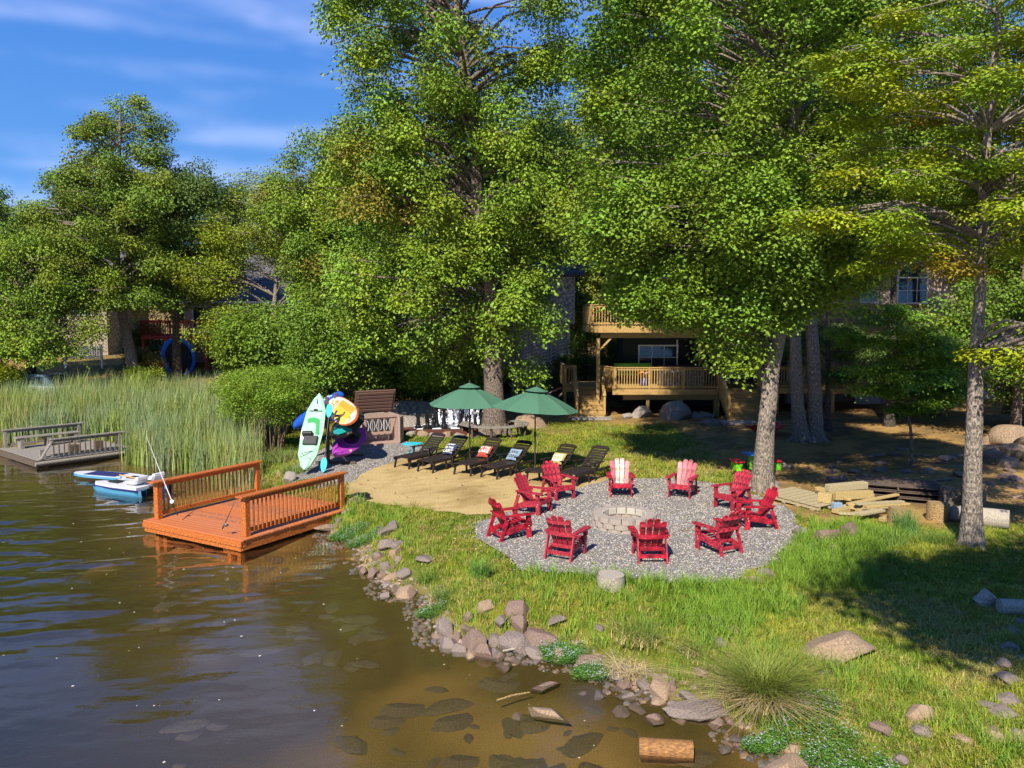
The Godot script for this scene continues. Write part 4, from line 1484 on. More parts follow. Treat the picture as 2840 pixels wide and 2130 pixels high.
# ------------------------------------------------------------------ red chairs
func slat_shape(w0: float, w1: float, l: float, t: float) -> MB:      # tapers, rounded top
	var b := MB.new()
	b.prism(PackedVector2Array([Vector2(-w0 / 2, 0), Vector2(w0 / 2, 0), Vector2(w1 / 2, l - w1 * 0.4), Vector2(w1 * 0.36, l - w1 * 0.13), Vector2(0, l), Vector2(-w1 * 0.36, l - w1 * 0.13), Vector2(-w1 / 2, l - w1 * 0.4)]), t, Transform3D(Basis(), Vector3(0, 0, -t / 2)))
	return b

func red_chair() -> Node3D:      # faces +z
	var t := thing("red_chair", "", "chair")
	var m: Material = M.red
	var tilt := Basis(Vector3.RIGHT, -0.45)
	for s in [-1.0, 1.0]:
		var fl := MB.new()
		fl.prism(PackedVector2Array([Vector2(-0.075, 0), Vector2(0.045, 0), Vector2(0.075, 0.575), Vector2(-0.05, 0.575)]), 0.032, Transform3D(Basis(Vector3.UP, PI / 2), Vector3(s * 0.30 - 0.016, 0, 0.30)))
		part("front_leg", fl, m, t)
		part("rear_leg", br(Vector3(s * 0.30, 0.0, -0.46), Vector3(s * 0.30, 0.59, -0.26), 0.032, 0.085, Vector3.BACK), m, t)
		part("seat_rail", br(Vector3(s * 0.262, 0.31, 0.37), Vector3(s * 0.262, 0.17, -0.42), 0.03, 0.12), m, t)
		var arm := MB.new()
		arm.prism(PackedVector2Array([Vector2(-0.055, -0.36), Vector2(0.045, -0.36), Vector2(0.085, 0.1), Vector2(0.085, 0.38), Vector2(0.05, 0.43), Vector2(-0.05, 0.43), Vector2(-0.07, 0.38), Vector2(-0.07, 0.1)]), 0.03, Transform3D(Basis(Vector3(s, 0, 0), Vector3(0, 0, 1), Vector3(0, -s, 0)) if s > 0 else Basis(Vector3(-1, 0, 0), Vector3(0, 0, 1), Vector3(0, 1, 0)), Vector3(s * 0.325, 0.605 if s > 0 else 0.575, 0)))
		part("arm", arm, m, t)
		part("arm_bracket", br(Vector3(s * 0.335, 0.57, 0.29), Vector3(s * 0.335, 0.42, 0.30), 0.03, 0.09, Vector3.BACK), m, t)
		for q in [[0.30, 0.30], [0.24, 0.28], [0.5, -0.27]]:
			part("screw_head", tb([Vector3(s * 0.316, q[0], q[1]), Vector3(s * 0.322, q[0], q[1])], [0.013, 0.009], 6), M.screw, t)
	var xf := []
	for k in 6:
		var f := k / 5.0
		xf.append(Transform3D(Basis(Vector3.RIGHT, 0.16), Vector3(0, 0.382 - f * 0.105, 0.30 - f * 0.47)))
	many("seat_slat", bx(Vector3(0.56, 0.024, 0.084), Vector3.ZERO, 0.004), m, t, xf)
	part("front_apron", bx(Vector3(0.62, 0.10, 0.026), Vector3(0, 0.33, 0.385), 0.004), m, t)
	var k := 0
	for x in [-0.205, -0.068, 0.068, 0.205]:
		var b := slat_shape(0.098, 0.128, 0.84 if k in [1, 2] else 0.76, 0.022)
		part("back_slat", b, m, t, Transform3D(tilt * Basis(Vector3.BACK, -x * 0.33) * Basis(Vector3.UP, -x * 0.9), Vector3(x * 0.86, 0.24, -0.17 + absf(x) * 0.12)))
		k += 1
	var c := []
	for i in 7:
		var x := -0.27 + 0.09 * i
		c.append(Vector3(x, 0.84, -0.50 + x * x * 0.7))
	for y in [0.0, 1.0]:
		var b := MB.new()
		for i in 6:
			var o := Vector3(0, -0.28 * y, 0.135 * y)
			b.bar((c[i] if y == 0.0 else c[i] * Vector3(1.25, 1, 1)) + o, (c[i + 1] if y == 0.0 else c[i + 1] * Vector3(1.25, 1, 1)) + o, 0.03, 0.06 if y == 0.0 else 0.08)
		part("back_rail", b, m, t)
	part("rear_stretcher", bx(Vector3(0.57, 0.085, 0.026), Vector3(0, 0.16, -0.40), 0.004), m, t)
	part("rear_stretcher", bx(Vector3(0.5, 0.075, 0.026), Vector3(0, 0.26, -0.21), 0.004), m, t)
	return t

func red_chairs() -> void:
	var fire := Vector2(2.65, -19.25)
	var list := [
		[-0.02, -18.0, 0.1, "leftmost red slatted chair, beside the grass at the patio's edge"],
		[0.55, -20.35, -0.1, "red slatted chair between the leftmost chair and the sand"],
		[1.25, -21.9, 0.05, "red slatted chair at the sand's edge before the yellow pillow's lounger"],
		[2.95, -22.25, 0.03, "red slatted chair with sun bleached white and pink back slats"],
		[4.62, -22.1, 0.1, "red slatted chair farthest back at right, before the shaded lawn"],
		[5.6, -20.75, 0.1, "red slatted chair with leaf shade on its back, nearest the leaning trunk"],
		[5.62, -18.85, 0.25, "rightmost red slatted chair, by the pine needles and pallets"],
		[4.3, -17.0, -0.1, "red slatted chair seen from behind right, next to the rightmost chair"],
		[2.78, -16.45, -0.03, "red slatted chair seen squarely from behind, nearest the tree stump"],
		[1.12, -16.6, 0.03, "red slatted chair seen from behind left, closest to the bank grass"]]
	var first := red_chair()
	var k := 0
	for c in list:
		var turn: float = atan2(fire.x - c[0], fire.y - c[1]) + c[2]
		var o := first
		if k > 0:
			o = dup(first, c[3], Vector3.ZERO, 0)
		o.position = at(c[0], c[1], 0.035)
		o.rotation.y = turn
		o.scale = Vector3.ONE * 0.94
		o.set_meta("label", c[3])
		o.set_meta("group", "red chairs round the fire pit")
		for q in o.get_children():
			if q.material_override != M.screw:
				q.material_override = M[["red", "red_dusty", "red_worn", "red", "red_worn", "red_dusty", "red", "red_worn", "red", "red_dusty"][k]]
		if k == 3:
			for q in o.get_children():
				if String(q.name).begins_with("back_slat"):
					q.material_override = M.red_bleached if String(q.name) in ["back_slat_001", "back_slat_002"] else M.red_faded
		if k in [4, 5]:
			for q in o.get_children():
				if String(q.name).begins_with("back_slat"):
					q.material_override = M.red_faded if k == 4 else M.red_worn
		k += 1

func fire_pit() -> void:
	var t := thing("fire_pit", "round fire pit of three rings of grey stone blocks", "fire pit", at(2.62, -19.0, 0.02))
	R.seed = 15
	var n := 14
	for row in 3:
		for k in n:
			var a0 := TAU * (k + 0.5 * row) / n + 0.012
			var a1 := TAU * (k + 1 + 0.5 * row) / n - 0.012
			var o := PackedVector2Array()
			var r1 := 0.76 - 0.012 * row
			var bulge := 0.05
			for i in 5:
				var f := i / 4.0
				var a := lerpf(a0, a1, f)
				var r := r1 + bulge * sin(PI * f) - 0.03
				o.append(Vector2(cos(a), sin(a)) * r)
			for i in 3:
				var a := lerpf(a1, a0, i / 2.0)
				o.append(Vector2(cos(a), sin(a)) * 0.52)
			var b := MB.new()
			b.prism(o, 0.112 + rnd(-0.004, 0.004), Transform3D(Basis(Vector3.RIGHT, -PI / 2), Vector3(0, row * 0.118 - 0.02, 0)))
			part("block", b, M.firestone, t)
	for k in n:
		var a := TAU * (k + 0.5) / n
		if cos(a) < 2.0:
			part("liner_brick", bx(Vector3(0.2, 0.15, 0.03), Vector3.ZERO, 0.005), M.firestone_pale, t, Transform3D(Basis(Vector3.UP, -a + PI / 2), Vector3(cos(a) * 0.505, 0.25, sin(a) * 0.505)))
	var ash := MB.new()
	ash.lathe([Vector2(0.5, 0.04), Vector2(0.3, 0.075), Vector2(0.0, 0.09)], 16)
	part("ash_bed", ash, M.ash, t)
	for k in 7:
		var a := rnd(0, TAU)
		part("charred_stick", tb([Vector3(cos(a) * 0.3, 0.09, sin(a) * 0.3), Vector3(cos(a + 2.6) * 0.25, 0.12, sin(a + 2.6) * 0.25)], [0.018, 0.014], 5), M.dark_wood if k < 4 else M.straw, t)

# ------------------------------------------------------------------ beach furniture
func lounger() -> Node3D:      # feet end at +z, head at -z
	var t := thing("sun_lounger", "", "sun lounger")
	var m: Material = M.lounge
	var hy := 0.36
	for s in [-1.0, 1.0]:
		part("side_rail", bx(Vector3(0.035, 0.07, 1.95), Vector3(s * 0.30, hy - 0.05, 0), 0.006), m, t)
		part("leg", br(Vector3(s * 0.3, 0, 0.93), Vector3(s * 0.3, hy - 0.05, 0.84), 0.04, 0.06, Vector3.BACK), m, t)
		part("leg", br(Vector3(s * 0.3, 0, 0.22), Vector3(s * 0.3, hy - 0.05, 0.26), 0.04, 0.06, Vector3.BACK), m, t)
		part("leg", br(Vector3(s * 0.3, 0, -0.95), Vector3(s * 0.3, hy - 0.05, -0.78), 0.04, 0.07, Vector3.BACK), m, t)
		part("arm_post", br(Vector3(s * 0.33, 0.1, -0.02), Vector3(s * 0.33, 0.56, -0.06), 0.035, 0.05, Vector3.BACK), m, t)
		part("arm", br(Vector3(s * 0.34, 0.56, 0.08), Vector3(s * 0.34, 0.53, -0.52), 0.07, 0.03, Vector3.UP, 0.006), m, t)
		var wl := MB.new()
		wl.lathe([Vector2(0, -0.02), Vector2(0.07, -0.02), Vector2(0.07, 0.02), Vector2(0, 0.02)], 12, Transform3D(Basis(Vector3.BACK, PI / 2), Vector3(s * 0.345, 0.07, -0.93)))
		part("wheel", wl, M.black_plastic, t)
	var xf := []
	for k in 12:
		xf.append(X(Vector3(0, hy, 0.91 - k * 0.101)))
	many("seat_slat", bx(Vector3(0.62, 0.024, 0.095), Vector3.ZERO, 0.004), m, t, xf)
	var bk := Transform3D(Basis(Vector3.RIGHT, 0.64), Vector3(0, hy, -0.26))
	for s in [-1.0, 1.0]:
		part("back_rail", bx(Vector3(0.05, 0.035, 0.86), Vector3(s * 0.27, 0, -0.43), 0.006), m, t, bk)
	xf = []
	for k in 7:
		xf.append(bk * X(Vector3(0, 0.01, -0.07 - k * 0.105)))
	many("back_slat", bx(Vector3(0.5, 0.022, 0.075), Vector3.ZERO, 0.004), m, t, xf)
	var hd := MB.new()
	hd.prism(PackedVector2Array([Vector2(-0.295, 0), Vector2(0.295, 0), Vector2(0.28, 0.08), Vector2(0.15, 0.125), Vector2(-0.15, 0.125), Vector2(-0.28, 0.08)]), 0.03, bk * Transform3D(Basis(Vector3.RIGHT, -PI / 2), Vector3(0, -0.005, -0.79)))
	part("head_board", hd, m, t)
	return t

func pillow(label: String, lg: Node3D, cloth: Material, ink: Material, lines: Array) -> void:
	var t := thing("pillow", label, "pillow", Vector3.ZERO, 0.0, "lettered pillows on the loungers")
	t.transform = lg.transform * Transform3D(Basis(Vector3.RIGHT, -0.82), Vector3(0, 0.56, -0.36))
	var b := MB.new()
	var n := 10
	var h := 0.215
	var puff := func(x: float, y: float) -> float:
		return 0.085 * pow(maxf(0.0, (1.0 - pow(absf(x) / h, 2.6)) * (1.0 - pow(absf(y) / h, 2.6))), 0.5)
	var P := func(i: int, k: int, s: float) -> Vector3:
		var x := -h + 2.0 * h * i / n
		var y := -h + 2.0 * h * k / n
		var pinch := 1.0 - 0.07 * (1.0 - pow(absf(x * y) / h / h, 0.5))
		return Vector3(x * pinch, y * pinch, s * puff.call(x, y))
	for i in n:
		for k in n:
			b.quad(P.call(i, k, 1.0), P.call(i + 1, k, 1.0), P.call(i + 1, k + 1, 1.0), P.call(i, k + 1, 1.0))
			b.quad(P.call(i, k, -1.0), P.call(i, k + 1, -1.0), P.call(i + 1, k + 1, -1.0), P.call(i + 1, k, -1.0))
	part("cushion", b, cloth, t)
	var f := SystemFont.new()
	f.font_names = PackedStringArray(["Droid Sans"])
	f.font_weight = 700
	var row := 0
	for l in lines:
		var tm := TextMesh.new()
		tm.font = f
		tm.text = l[0]
		tm.font_size = 48
		tm.pixel_size = 0.001
		tm.depth = 0.004
		var a := tm.get_mesh_arrays()
		var v: PackedVector3Array = a[Mesh.ARRAY_VERTEX]
		var lo := 1e9
		var hi := -1e9
		var bot := 1e9
		var top := -1e9
		for p in v:
			lo = minf(lo, p.x)
			hi = maxf(hi, p.x)
			bot = minf(bot, p.y)
			top = maxf(top, p.y)
		for i in v.size():
			var x: float = ((v[i].x - lo) / (hi - lo) - 0.5) * l[3]
			var y: float = l[1] + ((v[i].y - bot) / (top - bot) - 0.5) * l[2]
			v[i] = Vector3(x, y, puff.call(x, y) + 0.004 + v[i].z)
		a[Mesh.ARRAY_VERTEX] = v
		var me := ArrayMesh.new()
		me.add_surface_from_arrays(Mesh.PRIMITIVE_TRIANGLES, a)
		part("lettering", me, ink, t)
		row += 1

func beach() -> void:
	var list := [
		[-3.0, -26.9, 0.40, "dark slatted lounger with no pillow, leftmost, beside the turquoise table"],
		[-2.2, -26.3, 0.38, "dark slatted lounger carrying the navy pillow"],
		[-1.05, -25.75, 0.33, "dark slatted lounger carrying the red pillow"],
		[-0.15, -25.3, 0.43, "dark slatted lounger carrying the pale blue pillow"],
		[1.2, -24.55, 0.42, "dark slatted lounger carrying the yellow pillow"],
		[2.15, -24.25, 0.45, "dark slatted lounger with no pillow, rightmost, behind the bleached chair"]]
	var first := lounger()
	var all := []
	for k in list.size():
		var c = list[k]
		var o: Node3D = first if k == 0 else dup(first, c[3], Vector3.ZERO, 0)
		o.position = at(c[0], c[1], 0.02)
		o.rotation.y = -c[2] - 0.2
		tag(o, c[3], "sun lounger", "loungers on the sand")
		all.append(o)
	pillow("navy pillow reading JUMP IN THE LAKE on the second lounger", all[1], M.navy_cloth, M.white_ink, [["JUMP", 0.125, 0.09, 0.30], ["IN THE", 0.0, 0.08, 0.32], ["LAKE", -0.125, 0.11, 0.36]])
	pillow("red pillow reading AT THE LAKE on the third lounger", all[2], M.red_cloth, M.white_ink, [["AT THE", 0.11, 0.11, 0.36], ["LAKE", -0.03, 0.12, 0.36]])
	pillow("pale blue pillow reading LAKE TIME in black", all[3], M.sky_cloth, M.black_ink, [["LAKE", 0.04, 0.10, 0.33], ["TIME", -0.11, 0.10, 0.33]])
	pillow("yellow pillow reading LAKE TIME in white", all[4], M.yellow_cloth, M.white_ink, [["LAKE", 0.06, 0.12, 0.36], ["TIME", -0.10, 0.12, 0.36]])
	# folding side table
	var t := thing("side_table", "turquoise folding side table at the left end of the loungers", "table", at(-3.45, -28.35), 0.3)
	var o := PackedVector2Array()
	for k in 16:
		var a := TAU * k / 16
		o.append(Vector2(cos(a) * 0.36, sin(a) * 0.25))
	var b := MB.new()
	b.prism(o, 0.03, Transform3D(Basis(Vector3.RIGHT, -PI / 2), Vector3(0, 0.43, 0)))
	part("table_top", b, M.cyan, t)
	for s in [-1.0, 1.0]:
		for q in [-1.0, 1.0]:
			part("leg", br(Vector3(-0.22 * q, 0, 0.16 * s - 0.02 * q), Vector3(0.22 * q, 0.43, 0.16 * s - 0.02 * q), 0.05, 0.02, Vector3.UP), M.cyan, t)
	# umbrellas
	umbrella("left green market umbrella between the navy and red pillows", -1.38, -26.8, 0.0, 0.2)
	umbrella("right green market umbrella tilted slightly, beside the yellow pillow's lounger", 0.72, -25.6, 0.07, 0.45)

func umbrella(label: String, x: float, z: float, tilt: float, turn: float) -> void:
	var t := thing("market_umbrella", label, "umbrella", at(x, z), turn, "green umbrellas over the loungers")
	part("pole", tb([Vector3.ZERO, Vector3(0, 1.2, 0), Vector3(0, 2.45, 0)], [0.024, 0.024, 0.02], 8), M.dark_metal, t)
	part("crank_box", tb([Vector3(0, 1.12, 0), Vector3(0, 1.16, 0), Vector3(0, 1.26, 0), Vector3(0, 1.32, 0)], [0.025, 0.045, 0.045, 0.025], 8), M.dark_metal, t)
	part("crank_handle", tb([Vector3(0.04, 1.2, 0), Vector3(0.1, 1.2, 0), Vector3(0.1, 1.15, 0.0)], [0.01, 0.01, 0.014], 5), M.dark_metal, t)
	var base := MB.new()
	base.lathe([Vector2(0.24, 0), Vector2(0.24, 0.04), Vector2(0.07, 0.07), Vector2(0.035, 0.2), Vector2(0, 0.2)], 16)
	part("base", base, M.dark_metal, t)
	var hd := Transform3D(Basis(Vector3(0.4, 0, -1).normalized(), tilt), Vector3(0, 2.02, 0))
	var R0 := 1.36
	var top := MB.new()
	var pts := []
	for k in 8:
		var a := TAU * (k + 0.5) / 8
		pts.append(Vector3(cos(a) * R0, 0.0, sin(a) * R0))
	for k in 8:
		var p: Vector3 = pts[k]
		var q: Vector3 = pts[(k + 1) % 8]
		var steps := 5
		for i in steps:          # each gore sags a little between its ribs
			var f0 := lerpf(0.16, 1.0, float(i) / steps)
			var f1 := lerpf(0.16, 1.0, float(i + 1) / steps)
			for j in 4:
				var c := func(f: float, s: float) -> Vector3:
					var e := p.lerp(q, s) * f
					return hd * Vector3(e.x, 0.60 * (1.0 - f) - 0.025 * sin(PI * s) * f + 0.05 * sin(PI * f), e.z)
				top.quad(c.call(f0, j / 4.0), c.call(f0, (j + 1) / 4.0), c.call(f1, (j + 1) / 4.0), c.call(f1, j / 4.0))
	part("canopy", top, M.umbrella, t)
	var vent := MB.new()
	for k in 8:
		vent.tri(hd * Vector3(0, 0.70, 0), hd * (pts[(k + 1) % 8] * 0.27 + Vector3(0, 0.555, 0)), hd * (pts[k] * 0.27 + Vector3(0, 0.555, 0)))
	part("vent_cap", vent, M.umbrella, t)
	for k in 8:
		part("rib", tb([hd * Vector3(0, 0.57, 0), hd * (pts[k] * 0.5 + Vector3(0, 0.31, 0)), hd * (pts[k] * 0.99 + Vector3(0, -0.015, 0))], [0.009, 0.009, 0.007], 4), M.dark_metal, t)
	part("finial", tb([hd * Vector3(0, 0.68, 0), hd * Vector3(0, 0.74, 0), hd * Vector3(0, 0.78, 0)], [0.02, 0.03, 0.008], 8), M.dark_metal, t)

# ------------------------------------------------------------------ houses and decks
func railing(t: Node3D, p: Vector3, q: Vector3, h: float, m: Material, posts := 2, gap := 0.125) -> void:
	var d := q - p
	var flat := Vector3(d.x, 0, d.z).normalized()
	part("top_rail", br(p + Vector3(0, h, 0), q + Vector3(0, h, 0), 0.14, 0.04), m, t)
	part("upper_rail", br(p + Vector3(0, h - 0.08, 0), q + Vector3(0, h - 0.08, 0), 0.04, 0.09), m, t)
	part("lower_rail", br(p + Vector3(0, 0.1, 0), q + Vector3(0, 0.1, 0), 0.04, 0.09), m, t)
	var n := int(d.length() / gap)
	var xf := []
	var side := Vector3(-flat.z, 0, flat.x) * 0.04
	for i in n:
		var c := p + d * ((i + 0.5) / n) + side
		xf.append(Transform3D(Basis(Vector3.UP, atan2(flat.x, flat.z)), c + Vector3(0, h * 0.5, 0)))
	many("baluster", bx(Vector3(0.04, h - 0.08, 0.04), Vector3.ZERO), m, t, xf)
	xf = []
	for i in posts:
		xf.append(X(p + d * (float(i) / maxi(1, posts - 1)) + Vector3(0, h * 0.5, 0)))
	many("rail_post", bx(Vector3(0.1, h + 0.02, 0.1), Vector3.ZERO, 0.006), m, t, xf)

func stairs(t: Node3D, top: Vector3, n: int, w: float, run: float, m: Material) -> void:     # down towards +z
	var rise := (top.y - g(top.x, top.z + n * run)) / n
	var xf := []
	var rf := []
	for i in n:
		xf.append(X(top + Vector3(0, -rise * i - 0.02, run * (i + 0.5))))
		rf.append(X(top + Vector3(0, -rise * (i + 0.5) - 0.02, run * (i + 1.0) - 0.03)))
	many("tread", bx(Vector3(w, 0.04, run + 0.02), Vector3.ZERO, 0.006), m, t, xf)
	many("riser", bx(Vector3(w, rise - 0.04, 0.02), Vector3.ZERO), m, t, rf)
	var foot := top + Vector3(0, -rise * n, run * n)
	for s in [-1.0, 1.0]:
		var e := Vector3(s * (w / 2 + 0.03), 0, 0)
		part("stringer", br(top + e + Vector3(0, -0.12, 0), foot + e + Vector3(0, 0.05, 0), 0.05, 0.28), m, t)
		part("newel_post", bx(Vector3(0.1, 1.0, 0.1), foot + e + Vector3(0, 0.5, -0.06), 0.006), m, t)
		var p := top + e
		var q := foot + e + Vector3(0, 0.05, -0.06)
		part("stair_rail", br(p + Vector3(0, 0.95, 0), q + Vector3(0, 0.95, 0), 0.14, 0.04), m, t)
		part("stair_rail", br(p + Vector3(0, 0.15, 0), q + Vector3(0, 0.15, 0), 0.04, 0.08), m, t)
		var bl := []
		for i in 11:
			bl.append(X(p.lerp(q, (i + 0.7) / 11.5) + Vector3(s * 0.04, 0.52, 0)))
		many("stair_baluster", bx(Vector3(0.035, 0.8, 0.035), Vector3.ZERO), m, t, bl)

func window(t: Node3D, c: Vector3, w: float, h: float, cols: int, rows: int, frame: Material, turn := 0.0) -> void:
	var wn := Node3D.new()
	wn.name = "window"
	var k := 0
	while t.has_node(NodePath(String(wn.name))):
		k += 1
		wn.name = "window_%03d" % k
	t.add_child(wn)
	wn.transform = X(c, turn)
	var f := MB.new()
	for s in [-1.0, 1.0]:
		f.box(Vector3(0.07, h + 0.14, 0.07), Transform3D(Basis(), Vector3(s * (w / 2 + 0.035), 0, 0.03)))
		f.box(Vector3(w, 0.07, 0.07), Transform3D(Basis(), Vector3(0, s * (h / 2 + 0.035), 0.03)))
	part("frame", f, frame, wn)
	for i in cols:
		for j in rows:
			part("pane", bx(Vector3(w / cols - 0.03, h / rows - 0.03, 0.015), Vector3((i + 0.5) * w / cols - w / 2, (j + 0.5) * h / rows - h / 2, 0.012)), M.glass, wn)
	f = MB.new()
	for i in range(1, cols):
		f.box(Vector3(0.03, h, 0.035), Transform3D(Basis(), Vector3(i * w / cols - w / 2, 0, 0.022)))
	for j in range(1, rows):
		f.box(Vector3(w, 0.03, 0.03), Transform3D(Basis(), Vector3(0, j * h / rows - h / 2, 0.022)))
	if cols * rows > 1:
		part("glazing_bars", f, frame, wn)

func gable_roof(t: Node3D, x0: float, x1: float, z0: float, z1: float, eave: float, ridge: float, m: Material, along_x := true, m2: Material = null) -> void:
	var mm := m2 if m2 else m
	var b := MB.new()
	var th := Vector3(0, 0.14, 0)
	if along_x:
		var zm := (z0 + z1) / 2
		for s in [[z1, 1.0], [z0, -1.0]]:
			var a := Vector3(x0, eave, s[0])
			var c := Vector3(x1, eave, s[0])
			var d := Vector3(x1, ridge, zm)
			var e := Vector3(x0, ridge, zm)
			var mid := Vector3((x0 + x1) / 2, eave, zm)
			for q in [[a, c, d], [a, d, e], [a + th, c + th, d + th], [a + th, d + th, e + th], [a, c, c + th], [a, c + th, a + th], [a, e, e + th], [a, e + th, a + th], [c, d, d + th], [c, d + th, c + th]]:
				b.out(q[0], q[1], q[2], mid + th * 0.5)
	else:
		var xm := (x0 + x1) / 2
		for s in [x0, x1]:
			var a := Vector3(s, eave, z0)
			var c := Vector3(s, eave, z1)
			var d := Vector3(xm, ridge, z1)
			var e := Vector3(xm, ridge, z0)
			for q in [[a, c, d], [a, d, e], [a + th, c + th, d + th], [a + th, d + th, e + th], [a, c, c + th], [a, c + th, a + th], [c, d, d + th], [c, d + th, c + th]]:
				b.out(q[0], q[1], q[2], Vector3(xm, eave, (z0 + z1) / 2))
	var rf := part("roof", b, m, t)
	# courses of shingles lie proud of the roof towards the lake
	if along_x:
		var zm := (z0 + z1) / 2
		var n := int((z1 - zm) / 0.45)
		var xf := []
		var pitch := atan2(ridge - eave, z1 - zm)
		for i in n:
			var f := (i + 0.5) / n
			xf.append(Transform3D(Basis(Vector3.RIGHT, pitch), Vector3((x0 + x1) / 2, lerpf(eave, ridge, f) + 0.155, lerpf(z1, zm, f))))
		many("shingle_course", bx(Vector3(x1 - x0 + 0.04, 0.03, 0.4), Vector3.ZERO), mm, rf, xf)

func boards(t: Node3D, called: String, x0: float, x1: float, z: float, y0: float, y1: float, step: float, m: Material) -> void:
	var xf := []
	var y := y0
	while y < y1:
		xf.append(Transform3D(Basis(Vector3.RIGHT, -0.06), Vector3((x0 + x1) / 2, y + step / 2, z)))
		y += step
	many(called, bx(Vector3(x1 - x0, step + 0.01, 0.025), Vector3.ZERO), m, t, xf)

func main_house() -> void:
	var zf := -42.6
	var t := thing("lake_house", "two storey house behind the decks, dark green below and pinkish above", "house", Vector3.ZERO)
	part("lower_wall", bx(Vector3(8.4, 4.1, 7.0), Vector3(9.9, 2.55, zf - 3.5)), M.siding_dark, t)
	boards(t, "siding_board", 5.72, 14.1, zf + 0.012, 1.0, 4.5, 0.2, M.siding_dark)
	part("upper_wall", bx(Vector3(20.4, 3.0, 7.0), Vector3(15.9, 6.1, zf - 3.5)), M.siding_pink, t)
	part("right_wing_wall", bx(Vector3(12.0, 4.1, 7.0), Vector3(20.2, 2.55, zf - 3.5)), M.siding_pink, t)
	boards(t, "upper_board", 5.7, 17.5, zf + 0.012, 4.65, 7.5, 0.19, M.siding_pink)
	gable_roof(t, 5.2, 26.6, zf - 7.6, zf + 0.5, 7.6, 10.4, M.shingle_pink, true, M.shingle_rose)
	# gabled bay at right with a white round-headed window
	part("bay_wall", bx(Vector3(4.4, 7.2, 1.2), Vector3(19.6, 4.1, zf + 0.3)), M.siding_pink, t)
	var gb := MB.new()
	gb.prism(PackedVector2Array([Vector2(-2.2, 0), Vector2(2.2, 0), Vector2(0, 1.7)]), 1.2, X(Vector3(19.6, 7.7, zf - 0.3)))
	part("bay_gable", gb, M.siding_pink, t)
	gable_roof(t, 17.1, 22.1, zf - 3.5, zf + 1.25, 7.62, 9.6, M.shingle_pink, false)
	for s in [-1.0, 1.0]:
		part("white_rake", br(Vector3(19.6 + s * 2.5, 7.62, zf + 1.28), Vector3(19.6, 9.6, zf + 1.28), 0.06, 0.22, Vector3(0, 0, 1)), M.trim, t)
	window(t, Vector3(17.85, 6.75, zf + 0.93), 0.8, 1.5, 1, 2, M.trim)
	window(t, Vector3(20.0, 6.55, zf + 0.93), 1.4, 1.2, 3, 2, M.trim)
	var ar := MB.new()
	var ring := []
	var rr := []
	for k in 11:
		var a := PI * k / 10
		ring.append(Vector3(20.0 + cos(a) * 0.74, 7.2 + sin(a) * 0.74, zf + 0.95))
		rr.append(0.06)
	ar.tube(ring, rr, 6)
	part("arch_trim", ar, M.trim, t)
	var fan := MB.new()
	for k in 10:
		fan.tri(Vector3(20, 7.2, zf + 0.94), Vector3(20 + cos(PI * k / 10) * 0.72, 7.2 + sin(PI * k / 10) * 0.72, zf + 0.94), Vector3(20 + cos(PI * (k + 1) / 10) * 0.72, 7.2 + sin(PI * (k + 1) / 10) * 0.72, zf + 0.94))
	part("arch_pane", fan, M.glass, t)
	window(t, Vector3(7.5, 3.15, zf + 0.03), 1.9, 1.15, 3, 2, M.trim)
	var dr := part("sliding_door", bx(Vector3(1.1, 2.1, 0.05), Vector3(9.05, 2.98, zf + 0.03)), M.inside_dark, t)
	for x in [-0.57, 0.57]:
		part("door_frame", bx(Vector3(0.06, 2.15, 0.08), Vector3(9.05 + x, 2.98, zf + 0.05)), M.trim, dr)
	window(t, Vector3(11.05, 3.15, zf + 0.03), 1.15, 1.25, 2, 2, M.trim)
	window(t, Vector3(13.1, 3.0, zf + 0.03), 0.9, 1.6, 1, 2, M.trim)
	for x in [8.0, 10.6, 13.2]:
		window(t, Vector3(x, 6.1, zf + 0.03), 1.2, 1.4, 2, 2, M.trim)
	part("foundation", bx(Vector3(20.3, 1.4, 6.9), Vector3(15.9, 0.55, zf - 3.5)), M.concrete, t)
	part("chimney", bx(Vector3(0.7, 2.4, 0.7), Vector3(12.0, 10.3, zf - 3.6)), M.siding_grey, t)
	# decks
	t = thing("wooden_deck", "new yellow timber deck on two levels with slatted railings and two stairs", "deck", Vector3.ZERO)
	var m: Material = M.new_wood
	var y0 := 1.92
	var y1 := 4.86
	var z1 := -38.2
	part("lower_floor", bx(Vector3(7.3, 0.05, zf - z1), Vector3(8.3, y0 - 0.025, (zf + z1) / 2)), m, t)
	part("lower_floor", bx(Vector3(2.2, 0.05, 2.9), Vector3(3.6, y0 - 0.025, -41.1)), m, t)
	part("lower_floor", bx(Vector3(6.0, 0.05, 3.6), Vector3(14.95, y0 - 0.025, -40.6)), m, t)
	part("fascia", bx(Vector3(5.1, 0.24, 0.05), Vector3(7.2, y0 - 0.14, z1 + 0.03), 0.006), m, t)
	part("fascia", bx(Vector3(2.3, 0.24, 0.05), Vector3(3.6, y0 - 0.14, -39.6)), m, t)
	part("fascia", bx(Vector3(6.0, 0.24, 0.05), Vector3(14.95, y0 - 0.14, -38.75)), m, t)
	part("support_beam", bx(Vector3(4.4, 0.24, 0.09), Vector3(7.4, y0 - 0.42, z1 - 0.4)), m, t)
	for x in [6.35, 7.9, 9.5, 12.4, 15.0, 17.6]:
		part("deck_footing", bx(Vector3(0.14, 1.3, 0.14), Vector3(x, 1.1, z1 - 0.35)), m, t)
	railing(t, Vector3(4.75, y0, z1), Vector3(9.55, y0, z1), 1.0, m, 4)
	railing(t, Vector3(2.55, y0, -39.65), Vector3(3.05, y0, -39.65), 1.0, m)
	railing(t, Vector3(4.2, y0, -39.65), Vector3(4.72, y0, -38.3), 1.0, m)
